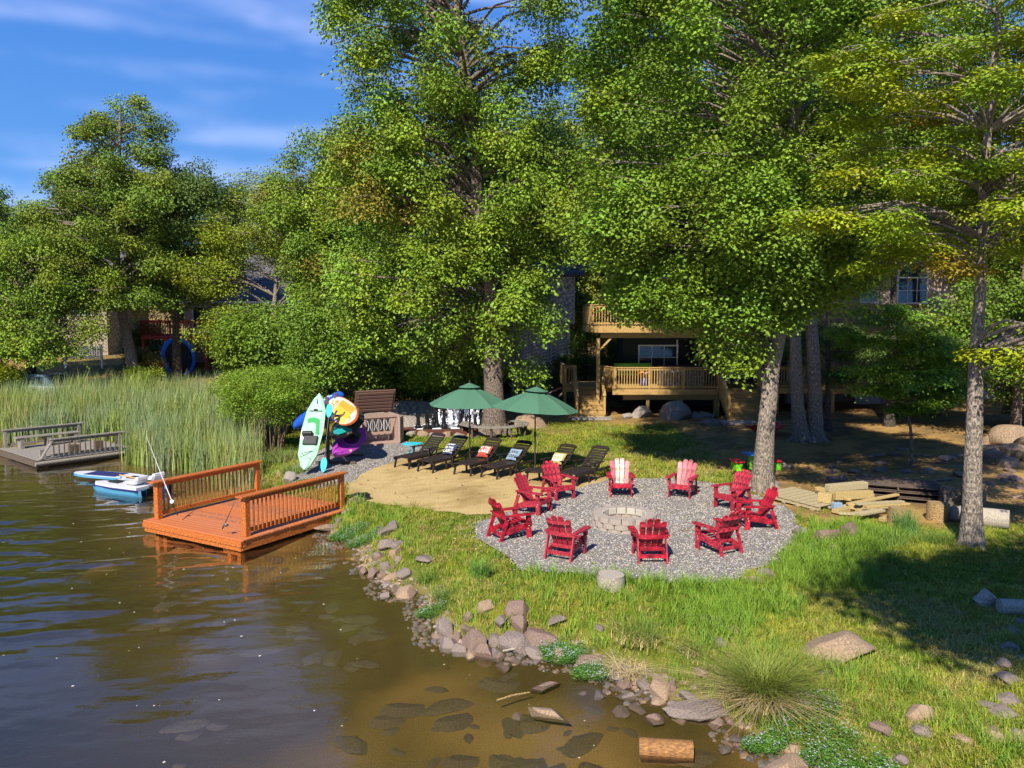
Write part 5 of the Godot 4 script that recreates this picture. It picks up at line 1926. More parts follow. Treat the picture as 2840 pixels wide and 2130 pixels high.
	railing(t, Vector3(2.5, y0, -42.4), Vector3(2.5, y0, -39.7), 1.0, m)
	railing(t, Vector3(11.55, y0, z1 - 0.55), Vector3(17.9, y0, z1 - 0.55), 1.0, m, 4)
	stairs(t, Vector3(3.62, y0, -39.65), 7, 1.2, 0.27, m)
	stairs(t, Vector3(10.5, y0, z1), 7, 1.75, 0.27, m)
	part("landing_slab", bx(Vector3(2.6, 0.08, 1.0), at(10.4, -35.9, 0.02)), M.concrete, t)
	part("landing_slab", bx(Vector3(1.8, 0.08, 0.8), at(3.6, -37.5, 0.02)), M.concrete, t)
	part("upper_floor", bx(Vector3(15.4, 0.06, zf - z1 + 0.3), Vector3(11.4, y1 - 0.04, (zf + z1) / 2 - 0.1)), m, t)
	part("fascia", bx(Vector3(15.6, 0.30, 0.05), Vector3(11.4, y1 - 0.18, z1 + 0.05), 0.006), m, t)
	part("fascia", bx(Vector3(0.05, 0.30, 4.2), Vector3(3.62, y1 - 0.18, -40.4), 0.006), m, t)
	part("support_beam", bx(Vector3(14.6, 0.24, 0.1), Vector3(11.4, y1 - 0.46, z1 - 0.3)), m, t)
	railing(t, Vector3(3.68, y1, z1), Vector3(19.1, y1, z1), 0.95, m, 8, 0.13)
	railing(t, Vector3(3.66, y1, -42.4), Vector3(3.66, y1, z1), 0.95, m, 3)
	for x in [4.0, 9.6, 14.4, 18.8]:
		part("deck_post", bx(Vector3(0.16, y1 - 0.58 - 0.4, 0.16), Vector3(x, (y1 - 0.58 + 0.4) / 2, z1 - 0.3), 0.008), m, t)
		part("knee_brace", br(Vector3(x + 0.06, y1 - 1.15, z1 - 0.3), Vector3(x + 0.6, y1 - 0.58, z1 - 0.3), 0.09, 0.09, Vector3(0, 0, 1)), m, t)
	part("deck_post", bx(Vector3(0.14, 2.4, 0.14), Vector3(2.55, 1.75, -39.65), 0.008), m, t)
	# on the deck
	t = thing("hot_tub", "square grey hot tub cabinet behind the deck railing", "hot tub", Vector3(8.05, y0, -39.5))
	part("cabinet", bx(Vector3(1.9, 0.86, 1.8), Vector3(0, 0.43, 0), 0.05), M.tub_grey, t)
	part("cover", bx(Vector3(1.94, 0.1, 1.84), Vector3(0, 0.91, 0), 0.03), M.shed_brown, t)
	t = thing("crossed_oars", "pair of wooden oars crossed on the dark house wall", "oars", Vector3(10.0, 3.4, zf + 0.08))
	for s in [-1.0, 1.0]:
		part("shaft", tb([Vector3(s * 0.28, 0.55, 0.02 + 0.02 * s), Vector3(-s * 0.16, -0.2, 0.02 + 0.02 * s)], [0.02, 0.022], 6), M.oar_wood, t)
		var b := MB.new()
		b.prism(PackedVector2Array([Vector2(-0.04, 0), Vector2(0.04, 0), Vector2(0.085, -0.45), Vector2(-0.085, -0.45)]), 0.03, Transform3D(Basis(Vector3.BACK, -s * 0.5), Vector3(-s * 0.16, -0.18, 0.02 * s)))
		part("blade", b, M.oar_wood, t)
	t = thing("deck_chair", "white plastic chair on the deck under the right-hand window", "chair", Vector3(11.1, y0, -41.6))
	part("seat", bx(Vector3(0.5, 0.05, 0.5), Vector3(0, 0.42, 0), 0.015), M.white_plastic, t)
	part("backrest", bx(Vector3(0.5, 0.5, 0.05), Vector3(0, 0.7, -0.25), 0.015), M.white_plastic, t)
	for q in [[-0.22, -0.22], [0.22, -0.22], [-0.22, 0.22], [0.22, 0.22]]:
		part("leg", bx(Vector3(0.05, 0.42, 0.05), Vector3(q[0], 0.21, q[1])), M.white_plastic, t)
	t = thing("lime_bench", "bright lime green bench seat on the deck at left of the windows", "bench", Vector3(6.1, y0, -41.6))
	part("seat", bx(Vector3(1.9, 0.1, 0.55), Vector3(0, 0.45, 0), 0.03), M.lime, t)
	part("backrest", bx(Vector3(1.9, 0.45, 0.1), Vector3(0, 0.75, -0.27), 0.03), M.lime, t)
	for x in [-0.85, 0.85]:
		part("leg", bx(Vector3(0.08, 0.4, 0.45), Vector3(x, 0.2, 0)), M.dark_wood, t)
	t = thing("toy_bundle", "orange and blue pool toys piled behind the deck railing", "toys", Vector3(6.2, y0, -38.7))
	var s1 := MB.new()
	s1.lathe([Vector2(0.0, 0), Vector2(0.2, 0.03), Vector2(0.24, 0.25), Vector2(0.14, 0.48), Vector2(0, 0.52)], 12)
	part("blue_bag", s1, M.blue_board, t)
	s1 = MB.new()
	s1.lathe([Vector2(0.0, 0), Vector2(0.13, 0.06), Vector2(0.15, 0.18), Vector2(0.08, 0.3), Vector2(0, 0.32)], 10, X(Vector3(-0.12, 0.5, 0)))
	part("orange_float", s1, M.board_orange, t)
	s1 = MB.new()
	s1.lathe([Vector2(0.0, 0), Vector2(0.1, 0.05), Vector2(0.1, 0.2), Vector2(0, 0.26)], 10, X(Vector3(0.12, 0.52, 0)))
	part("pink_float", s1, M.red_bleached, t)

func neighbours() -> void:
	var zc := -55.0
	var gy := g(-22, zc)
	var t := thing("pink_house", "pink neighbouring house at left with a grey shingled roof and red deck", "house", Vector3.ZERO)
	part("wall", bx(Vector3(7.4, 4.6, 8), Vector3(-17.95, gy + 1.9, zc - 4)), M.siding_pink, t)
	boards(t, "siding_board", -21.6, -14.3, zc + 0.012, gy + 0.4, gy + 3.9, 0.22, M.siding_pink)
	gable_roof(t, -22.1, -13.9, zc - 8.6, zc + 0.5, gy + 4.0, gy + 7.2, M.shingle_grey, true, M.shingle_slate)
	window(t, Vector3(-20.2, gy + 3.0, zc + 0.03), 1.7, 1.3, 2, 1, M.trim)
	window(t, Vector3(-17.0, gy + 1.2, zc + 0.03), 1.2, 1.0, 2, 1, M.trim)
	part("garage_door", bx(Vector3(1.6, 1.7, 0.06), Vector3(-19.5, gy + 0.8, zc + 0.04)), M.stain_red, t)
	part("chimney", bx(Vector3(0.9, 2.2, 0.9), Vector3(-14.9, gy + 7.0, zc - 3.4)), M.siding_cream, t)
	part("gutter", bx(Vector3(8.2, 0.14, 0.14), Vector3(-18.0, gy + 3.98, zc + 0.56)), M.trim, t)
	t = thing("red_deck", "barn red raised deck on tall posts in front of the pink house", "deck", Vector3.ZERO)
	part("floor", bx(Vector3(7.4, 0.2, 3.0), Vector3(-19.5, gy + 1.75, zc + 1.7)), M.stain_red, t)
	railing(t, Vector3(-23.2, gy + 1.85, zc + 3.1), Vector3(-15.9, gy + 1.85, zc + 3.1), 0.95, M.stain_red, 5, 0.16)
	railing(t, Vector3(-23.2, gy + 1.85, zc + 0.2), Vector3(-23.2, gy + 1.85, zc + 3.1), 0.95, M.stain_red, 2, 0.16)
	for x in [-23.1, -21.6, -19.2, -16.0]:
		part("deck_post", bx(Vector3(0.18, 3.0, 0.18), Vector3(x, gy + 0.3, zc + 3.0)), M.stain_red, t)
	t = thing("red_table", "red picnic bench and railing beside the pink house's wall", "bench", at(-12.6, -52.0))
	part("seat", bx(Vector3(2.0, 0.08, 0.5), Vector3(0, 0.45, 0)), M.stain_red, t)
	part("backrest", bx(Vector3(2.0, 0.5, 0.08), Vector3(0, 0.8, -0.22)), M.stain_red, t)
	for x in [-0.85, 0.85]:
		part("leg", bx(Vector3(0.08, 0.5, 0.4), Vector3(x, 0.2, 0)), M.stain_red, t)
	# trampoline standing on its edge
	t = thing("trampoline", "round trampoline with a blue rim leaning on its edge under the red deck", "trampoline", at(-20.3, -50.4, 1.05), 0.0)
	var tilt := Basis(Vector3.UP, 1.05) * Basis(Vector3.RIGHT, 1.42)
	var ring := []
	var rr := []
	for k in 29:
		var a := TAU * k / 28
		ring.append(tilt * Vector3(cos(a) * 1.1, 0, sin(a) * 1.1))
		rr.append(0.12)
	part("rim_pad", tb(ring, rr, 8), M.tramp_blue, t)
	var b := MB.new()
	b.lathe([Vector2(0, -0.01), Vector2(1.03, -0.01), Vector2(1.03, 0.01), Vector2(0, 0.01)], 28, Transform3D(tilt, Vector3.ZERO))
	part("jumping_mat", b, M.tramp_net, t)
	# middle house
	var z2 := -47.0
	t = thing("grey_house", "pale grey house behind the big trunk, its overhanging upper floor lit by sun", "house", Vector3.ZERO)
	part("lower_wall", bx(Vector3(12.0, 3.0, 8.0), Vector3(-2.8, 3.3, z2 - 4)), M.siding_grey, t)
	boards(t, "siding_board", -8.8, 3.2, z2 + 0.012, 2.5, 4.7, 0.2, M.siding_grey)
	part("foundation", bx(Vector3(11.9, 2.4, 7.9), Vector3(-2.8, 1.3, z2 - 4)), M.concrete, t)
	part("upper_wall", bx(Vector3(12.4, 2.6, 8.6), Vector3(-2.7, 6.1, z2 - 3.6)), M.siding_grey, t)
	part("corner_trim", bx(Vector3(0.12, 2.3, 0.12), Vector3(3.2, 3.65, z2 + 0.04)), M.trim, t)
	gable_roof(t, -9.4, 4.0, z2 - 8.4, z2 + 1.2, 7.4, 9.9, M.shingle_grey, true, M.shingle_slate)
	window(t, Vector3(-3.4, 6.2, z2 + 0.73), 1.5, 1.3, 2, 1, M.trim)
	window(t, Vector3(-8.0, 6.2, z2 + 0.73), 1.0, 1.3, 1, 2, M.trim)
	t = thing("dark_balcony", "dark stained balcony with thin black railing on the grey house", "balcony", Vector3.ZERO)
	part("floor", bx(Vector3(6.0, 0.2, 2.4), Vector3(-4.0, 4.55, z2 + 2.0)), M.dark_wood, t)
	railing(t, Vector3(-7.0, 4.65, z2 + 3.1), Vector3(-1.0, 4.65, z2 + 3.1), 0.95, M.black_plastic, 4, 0.15)
	for x in [-6.8, -1.2]:
		part("deck_post", bx(Vector3(0.15, 3.6, 0.15), Vector3(x, 2.8, z2 + 3.0)), M.dark_wood, t)
	# cream house far left
	t = thing("cream_house", "cream house far back at left, mostly hidden behind trees", "house", Vector3.ZERO)
	var g3 := g(-31, -61)
	part("wall", bx(Vector3(7, 5.2, 7), Vector3(-33.0, g3 + 2.6, -64)), M.siding_cream, t)
	boards(t, "siding_board", -36.5, -29.5, -60.49, g3 + 0.3, g3 + 5.0, 0.24, M.siding_cream)
	gable_roof(t, -37.0, -29.0, -68, -60, g3 + 5.2, g3 + 8.0, M.shingle_grey, true, M.shingle_slate)
	window(t, Vector3(-34.4, g3 + 3.6, -60.46), 1.2, 1.3, 2, 2, M.trim)
	window(t, Vector3(-31.2, g3 + 3.6, -60.46), 1.2, 1.3, 2, 2, M.trim)
	t = thing("white_fence", "short white picket fence beyond the reeds at far left", "fence", Vector3.ZERO)
	var gf := g(-27, -52)
	var xf := []
	for i in 16:
		xf.append(X(Vector3(-28.1 + i * 0.15, gf + 0.95, -52)))
	many("picket", bx(Vector3(0.09, 0.8, 0.025), Vector3.ZERO), M.trim, t, xf)
	for y in [0.68, 1.2]:
		part("fence_rail", bx(Vector3(2.5, 0.07, 0.05), Vector3(-26.95, gf + y, -52.04)), M.trim, t)
	for x in [-28.1, -25.8]:
		part("fence_post", bx(Vector3(0.1, 1.5, 0.1), Vector3(x, gf + 0.7, -52.06)), M.trim, t)

func car() -> void:
	var t := thing("parked_car", "blue grey car half hidden behind the reeds at far left", "car", at(-24.3, -43.2, 0.0), 1.25)
	var b := MB.new()
	b.prism(PackedVector2Array([Vector2(-2.2, 0.35), Vector2(2.15, 0.35), Vector2(2.25, 0.7), Vector2(2.1, 0.95), Vector2(1.1, 1.05), Vector2(-2.1, 1.05), Vector2(-2.3, 0.8)]), 1.75, Transform3D(Basis(Vector3.UP, -PI / 2), Vector3(0.875, 0, 0)))
	part("body", b, M.car_silver, t)
	b = MB.new()
	b.prism(PackedVector2Array([Vector2(-2.0, 1.05), Vector2(1.15, 1.05), Vector2(0.45, 1.62), Vector2(-1.5, 1.65)]), 1.5, Transform3D(Basis(Vector3.UP, -PI / 2), Vector3(0.75, 0, 0)))
	part("cabin", b, M.car_blue, t)
	for s in [-1.0, 1.0]:
		part("side_window", bx(Vector3(0.02, 0.4, 1.1), Vector3(s * 0.76, 1.34, 0.0)), M.glass, t)
		part("side_window", bx(Vector3(0.02, 0.4, 0.8), Vector3(s * 0.76, 1.34, -1.05)), M.glass, t)
		part("headlight", bx(Vector3(0.35, 0.16, 0.05), Vector3(s * 0.6, 0.78, 2.22), 0.02), M.white_plastic, t)
		for z in [-1.4, 1.35]:
			var w := MB.new()
			w.lathe([Vector2(0, -0.1), Vector2(0.3, -0.1), Vector2(0.33, -0.06), Vector2(0.33, 0.06), Vector2(0.3, 0.1), Vector2(0, 0.1)], 16, Transform3D(Basis(Vector3.BACK, PI / 2), Vector3(s * 0.82, 0.33, z)))
			part("wheel", w, M.black_plastic, t)
	b = MB.new()
	b.quad(Vector3(-0.66, 1.1, 1.13), Vector3(0.66, 1.1, 1.13), Vector3(0.6, 1.58, 0.53), Vector3(-0.6, 1.58, 0.53))
	part("windscreen", b, M.glass, t)

# ------------------------------------------------------------------ chess corner
func chess_piece(kind: String) -> MB:
	var b := MB.new()
	match kind:
		"pawn":
			b.lathe([Vector2(0.13, 0), Vector2(0.13, 0.05), Vector2(0.08, 0.12), Vector2(0.045, 0.3), Vector2(0.08, 0.33), Vector2(0.04, 0.35), Vector2(0.085, 0.43), Vector2(0.06, 0.5), Vector2(0, 0.52)], 10)
		"rook":
			b.lathe([Vector2(0.15, 0), Vector2(0.15, 0.06), Vector2(0.09, 0.14), Vector2(0.075, 0.42), Vector2(0.12, 0.46), Vector2(0.12, 0.58), Vector2(0.08, 0.58), Vector2(0.08, 0.54), Vector2(0, 0.54)], 10)
		"knight":
			b.lathe([Vector2(0.15, 0), Vector2(0.15, 0.06), Vector2(0.09, 0.14), Vector2(0.07, 0.2), Vector2(0, 0.2)], 10)
			b.prism(PackedVector2Array([Vector2(-0.08, 0.18), Vector2(0.09, 0.18), Vector2(0.1, 0.4), Vector2(0.07, 0.56), Vector2(0.03, 0.64), Vector2(-0.02, 0.58), Vector2(-0.15, 0.46), Vector2(-0.15, 0.4), Vector2(-0.03, 0.43), Vector2(-0.07, 0.3)]), 0.1, X(Vector3(0, 0, -0.05)))
		"bishop":
			b.lathe([Vector2(0.15, 0), Vector2(0.15, 0.06), Vector2(0.09, 0.14), Vector2(0.05, 0.44), Vector2(0.1, 0.47), Vector2(0.05, 0.5), Vector2(0.09, 0.58), Vector2(0.05, 0.7), Vector2(0.025, 0.72), Vector2(0.03, 0.75), Vector2(0, 0.77)], 10)
		"queen":
			b.lathe([Vector2(0.16, 0), Vector2(0.16, 0.07), Vector2(0.1, 0.16), Vector2(0.055, 0.56), Vector2(0.11, 0.6), Vector2(0.06, 0.63), Vector2(0.11, 0.8), Vector2(0.06, 0.8), Vector2(0.03, 0.86), Vector2(0, 0.88)], 10)
		"king":
			b.lathe([Vector2(0.16, 0), Vector2(0.16, 0.07), Vector2(0.1, 0.16), Vector2(0.06, 0.6), Vector2(0.12, 0.64), Vector2(0.07, 0.67), Vector2(0.12, 0.85), Vector2(0.04, 0.88), Vector2(0, 0.88)], 10)
			b.box(Vector3(0.035, 0.16, 0.03), X(Vector3(0, 0.96, 0)))
			b.box(Vector3(0.11, 0.035, 0.03), X(Vector3(0, 0.97, 0)))
	return b

func chess() -> void:
	var y := 0.78
	var mb := MB.new()
	mb.prism(BED, 0.5, Transform3D(Basis(Vector3(1, 0, 0), Vector3(0, 0, 1), Vector3(0, -1, 0)), Vector3(0, y, 0)))
	ground_piece("mulch_bed", mb, M.mulch, "raised bed of red mulch held by a row of stones")
	var t := thing("chess_board", "giant black and white chess board lying on the red mulch", "chess board", Vector3(-2.65, y, -34.6), 0.12)
	var s := 0.37
	var bk := []
	var wh := []
	for i in 8:
		for k in 8:
			(bk if (i + k) % 2 == 0 else wh).append(X(Vector3((i - 3.5) * s, 0.02, (k - 3.5) * s)))
	var sq := bx(Vector3(s - 0.012, 0.03, s - 0.012), Vector3.ZERO)
	many("tile", sq, M.chess_black, t, bk)
	many("tile", sq, M.chess_white, t, wh)
	var shapes := {}
	for kind in ["pawn", "rook", "knight", "bishop", "queen", "king"]:
		shapes[kind] = chess_piece(kind).mesh()
	R.seed = 64
	var black := [["rook", 0, 7], ["knight", 1, 7], ["king", 2, 6.6], ["pawn", 1.6, 7], ["queen", 2.8, 7], ["bishop", 4.6, 7], ["pawn", 5.3, 6.4], ["knight", 6.2, 7.3], ["rook", 6.9, 7.1], ["pawn", 5.6, 7.4], ["bishop", 8.6, 5.6]]
	var white := [["pawn", 2.4, 1.6], ["rook", 3.0, 0.2], ["knight", 3.6, 1.4], ["bishop", 4.0, 0.1], ["pawn", 4.3, 2.4], ["pawn", 3.8, 3.2], ["bishop", 4.7, 1.5], ["king", 5.6, 1.2], ["pawn", 5.9, 2.7], ["queen", 6.4, 1.0], ["knight", 6.1, 3.8], ["pawn", 6.8, 3.0], ["bishop", 6.9, 2.0], ["pawn", 7.6, 2.6], ["rook", 8.2, 1.1], ["pawn", 8.4, 2.0]]
	for side in [[black, "black", M.chess_black], [white, "white", M.chess_white]]:
		for q in side[0]:
			var lab := "giant %s chess %s in the %s, %s" % [side[1], q[0], "front row" if side[1] == "black" else "back rows", "at the left" if q[1] < 2.5 else "left of the middle" if q[1] < 4.4 else "right of the middle" if q[1] < 6.5 else "at the right end"]
			var o := part("chess_" + q[0], shapes[q[0]], side[2])
			o.transform = t.transform * X(Vector3((q[1] - 3.5) * s, 0.035, (q[2] - 3.5) * s), rnd(0, TAU))
			tag(o, lab, "chess piece", "%s chess pieces" % side[1])
	# stones holding the bed
	R.seed = 9
	var edge := [-4.95, -33.2, -4.5, -32.85, -4.0, -32.6, -3.5, -32.45, -3.05, -32.35, -2.6, -32.35, -2.1, -32.4, -1.65, -32.5, -1.2, -32.6]
	for i in range(0, edge.size(), 2):
		rock(edge[i], edge[i + 1], rnd(0.5, 0.66), "%s stone, %s in the row holding the red mulch" % [["pale", "tan"][i / 2 % 2], ["leftmost", "second from left", "third from left", "left of the middle", "in the middle", "right of the middle", "third from right", "second from right", "rightmost"][i / 2]], "stones edging the mulch bed", ["rock_pale", "rock_tan"][i / 2 % 2], 0.72, 0.5, NAN, 1.2)
	rock(-5.0, -37.2, 2.3, "large grey boulder behind the storage shed", "", "rock_pale", 0.6, 0.55, 0.2, 1.15, "boulder", 0)
	rock(-4.6, -34.4, 1.35, "flat pale boulder beside the storage shed and the mulch", "", "rock_pale", 0.4, 0.65, 0.5, 1.1, "boulder", 1)
	rock(-3.1, -37.6, 1.5, "rounded boulder behind the chess board", "", "rock_pale", 0.55, 0.6, 0.0, 1.2, "boulder", 2)
	rock(0.75, -34.6, 1.1, "squared boulder in shade right of the big trunk", "", "rock_tan", 0.55, 0.6, 0.3, 1.2, "boulder", 3)
	# bench round the trunk
	t = thing("tree_bench", "weathered bench wrapping round the big trunk", "bench", at(-0.7, -32.8))
	for k in 10:
		var a := TAU * k / 10 + 0.1
		if sin(a) < -0.55:
			continue
		part("seat_plank", bx(Vector3(0.86, 0.04, 0.22), Vector3.ZERO, 0.006), M.grey_wood, t, Transform3D(Basis(Vector3.UP, PI / 2 - a), Vector3(cos(a) * 1.25, 0.45, sin(a) * 1.25)))
		part("seat_plank", bx(Vector3(0.70, 0.04, 0.2), Vector3.ZERO, 0.006), M.grey_wood, t, Transform3D(Basis(Vector3.UP, PI / 2 - a), Vector3(cos(a) * 1.02, 0.455, sin(a) * 1.02)))
		for q in [1.3, 1.0]:
			part("leg", bx(Vector3(0.07, 0.44, 0.07), Vector3(cos(a + 0.3) * q, 0.21, sin(a + 0.3) * q)), M.dark_wood, t)

# ------------------------------------------------------------------ timber, toys and other loose things
func log_(called: String, label: String, c: Vector3, r: float, l: float, axis: Vector3, bark: String, cut: String, group := "") -> Node3D:
	var t := thing(called, label, "log" if called == "log" else "stump", c, 0.0, group)
	var a := axis.normalized() * l * 0.5
	var b := MB.new()
	var k1 := a.normalized()
	b.tube([-a, -a * 0.96, -a * 0.3, a * 0.35, a * 0.96, a], [r * 0.95, r, r * 0.97, r * 1.02, r, r * 0.95], 13, false, 0.05)
	part("bark", b, M[bark], t)
	for s in [-1.0, 1.0]:
		var e := MB.new()
		e.tube([a * s * 0.9, a * s * 1.004], [r * 0.8, r * 0.93], 13, true)
		part("cut_face", e, M[cut], t)
	return t

func pallet(called: String, label: String, c: Vector3, turn: float, w: float, l: float, m: Material, layers := 1, pitch := 0.0) -> void:
	var t := thing(called, label, "pallet", c, turn)
	t.rotation = Vector3(pitch, turn, 0)
	for q in layers:
		var y := q * 0.15
		var xf := []
		for i in 8:
			xf.append(X(Vector3(0, y + 0.125, -l / 2 + (i + 0.5) * l / 8)))
		many("plank", bx(Vector3(w, 0.022, l / 8 - 0.035), Vector3.ZERO, 0.003), m, t, xf)
		xf = []
		for i in 4:
			xf.append(X(Vector3(0, y + 0.01, -l / 2 + (i + 0.5) * l / 4)))
		many("bottom_plank", bx(Vector3(w, 0.02, 0.1), Vector3.ZERO), m, t, xf)
		for x in [-w / 2 + 0.05, 0.0, w / 2 - 0.05]:
			part("stringer", bx(Vector3(0.045, 0.09, l), Vector3(x, y + 0.067, 0)), m, t)

func woodpile() -> void:
	pallet("pallet", "pale wooden pallet lying at the left of the lumber heap", at(7.72, -21.5, 0.03), 0.62, 1.25, 1.7, M.lumber_pale, 1, 0.04)
	pallet("dark_pallet", "stack of dark weathered pallets behind the round logs", at(10.35, -21.9, 0.0), -0.42, 2.1, 1.2, M.dark_wood, 3)
	var list := [[8.75, -21.35, 0.46, 1.25, 0.2, 0.18, -0.35, "lumber_pale"], [8.8, -21.1, 0.29, 1.15, 0.22, 0.2, -0.3, "lumber"], [8.7, -21.2, 0.16, 1.6, 0.2, 0.14, -0.3, "lumber"], [9.3, -21.0, 0.2, 1.7, 0.14, 0.05, -0.4, "lumber"], [8.9, -20.9, 0.08, 1.8, 0.15, 0.05, -0.3, "lumber_pale"],
		[8.05, -20.95, 0.26, 0.34, 0.3, 0.24, 0.5, "lumber"], [8.5, -21.1, 0.2, 0.5, 0.3, 0.06, 0.3, "lumber"], [8.75, -20.6, 0.1, 0.4, 0.28, 0.14, 0.7, "lumber"], [9.0, -20.2, 0.08, 1.1, 0.18, 0.14, -0.35, "lumber"], [9.3, -20.6, 0.2, 1.5, 0.15, 0.05, -0.35, "lumber_pale"],
		[9.2, -20.0, 0.28, 1.3, 0.16, 0.05, -0.3, "lumber"], [8.5, -20.0, 0.06, 0.9, 0.15, 0.05, 0.25, "lumber_pale"], [8.2, -20.3, 0.08, 0.5, 0.2, 0.1, -0.6, "lumber"], [9.05, -19.35, 0.14, 0.8, 0.16, 0.1, -0.5, "lumber"], [8.65, -19.65, 0.2, 0.85, 0.2, 0.06, -0.5, "lumber_pale"], [8.35, -21.6, 0.3, 0.6, 0.2, 0.09, 0.9, "lumber"]]
	var words := ["longest pale timber on top of the heap", "thick yellow timber under the top one", "long yellow timber in the heap's middle", "thin yellow plank lying across the heap", "pale flat board at the heap's left side", "square yellow block at the heap's left corner", "short flat board beside the square block", "tilted short block at the front of the heap", "stubby timber at the heap's front", "pale board lying right of the short blocks", "thin board at the front right of the heap", "short pale board nearest the pallet", "small block lying loose before the pallet", "angled offcut beside the round log", "pale board end nearest the big rock", "offcut leaning under the top timbers"]
	R.seed = 3
	for i in list.size():
		var q = list[i]
		var o := part("timber", bx(Vector3(q[3], q[5], q[4]), Vector3.ZERO, 0.008), M[q[7]])
		o.transform = Transform3D(Basis(Vector3.UP, -q[6]) * Basis(Vector3.BACK, rnd(-0.06, 0.06)) * Basis(Vector3.RIGHT, rnd(-0.1, 0.1)), at(q[0], q[1], q[2]))
		tag(o, words[i], "timber", "sawn timbers in the lumber heap")
	var o := part("painted_block", bx(Vector3(0.24, 0.16, 0.14), Vector3.ZERO, 0.01), M.sky_cloth)
	o.transform = X(at(8.15, -20.45, 0.16), 0.3)
	tag(o, "small block with a pale blue painted end in the lumber heap", "timber")
	log_("stump", "round log standing on end at the right of the lumber heap", at(9.05, -19.05, 0.22), 0.24, 0.46, Vector3(0.05, 1, 0.05), "cut_wood", "cut_wood")
	log_("stump", "yellow cut log standing on end before the dark pallets", at(10.25, -19.6, 0.2), 0.26, 0.42, Vector3(0.05, 1, 0), "cut_wood", "cut_wood")
	log_("log", "grey bark log lying beside the yellow standing log", at(10.75, -19.4, 0.18), 0.2, 0.6, Vector3(0.5, 0.25, 0.8), "pale_log", "cut_wood")
	log_("stump", "split log standing behind the right-hand grey trunk", at(12.0, -21.2, 0.24), 0.3, 0.5, Vector3(0, 1, 0.05), "cut_wood", "cut_wood")
	log_("stump", "dark split log standing left of the right-hand grey trunk", at(11.2, -21.0, 0.22), 0.2, 0.5, Vector3(0.1, 1, 0), "bark_brown", "cut_wood")
	log_("log", "thick pale log lying right of the right-hand grey trunk", at(11.0, -18.9, 0.2), 0.24, 0.95, Vector3(0.75, 0.02, 0.5), "pale_log", "pale_log")
	log_("stump", "pale weathered stump in the grass at the patio's lower edge", at(1.8, -14.7, 0.10), 0.26, 0.32, Vector3(0.02, 1, 0.04), "pale_log", "pale_log")
	log_("log", "orange brown split log floating at the bottom edge of the water", Vector3(1.93, 0.03, -9.95), 0.13, 0.66, Vector3(1, 0.0, 0.12), "log_orange", "cut_wood")
	log_("log", "silver grey log lying on the shaded lawn at the right edge", at(8.65, -13.35, 0.13), 0.13, 1.1, Vector3(1, 0.0, 0.1), "pale_log", "pale_log")
	log_("stump", "short grey stump end behind the silver log at the right edge", at(8.1, -13.8, 0.12), 0.14, 0.26, Vector3(0.6, 0.8, 0.2), "pale_log", "pale_log")
	o = part("floating_stick", tb([Vector3(-0.22, 0.0, 0.12), Vector3(0.0, 0.015, 0.0), Vector3(0.26, 0.0, -0.13)], [0.012, 0.016, 0.01], 6), M.cut_wood)
	o.position = Vector3(0.0, 0.0, -11.45)
	tag(o, "thin yellow stick floating left of the long slab rock", "stick")
	o = part("driftwood", tb([Vector3(-0.2, 0.05, 0.05), Vector3(0.0, 0.07, 0.0), Vector3(0.2, 0.02, -0.06)], [0.014, 0.02, 0.008], 6), M.pale_log)
	o.position = Vector3(0.05, 0.0, -12.98)
	tag(o, "grey driftwood twig lying among the waterline rocks", "stick")

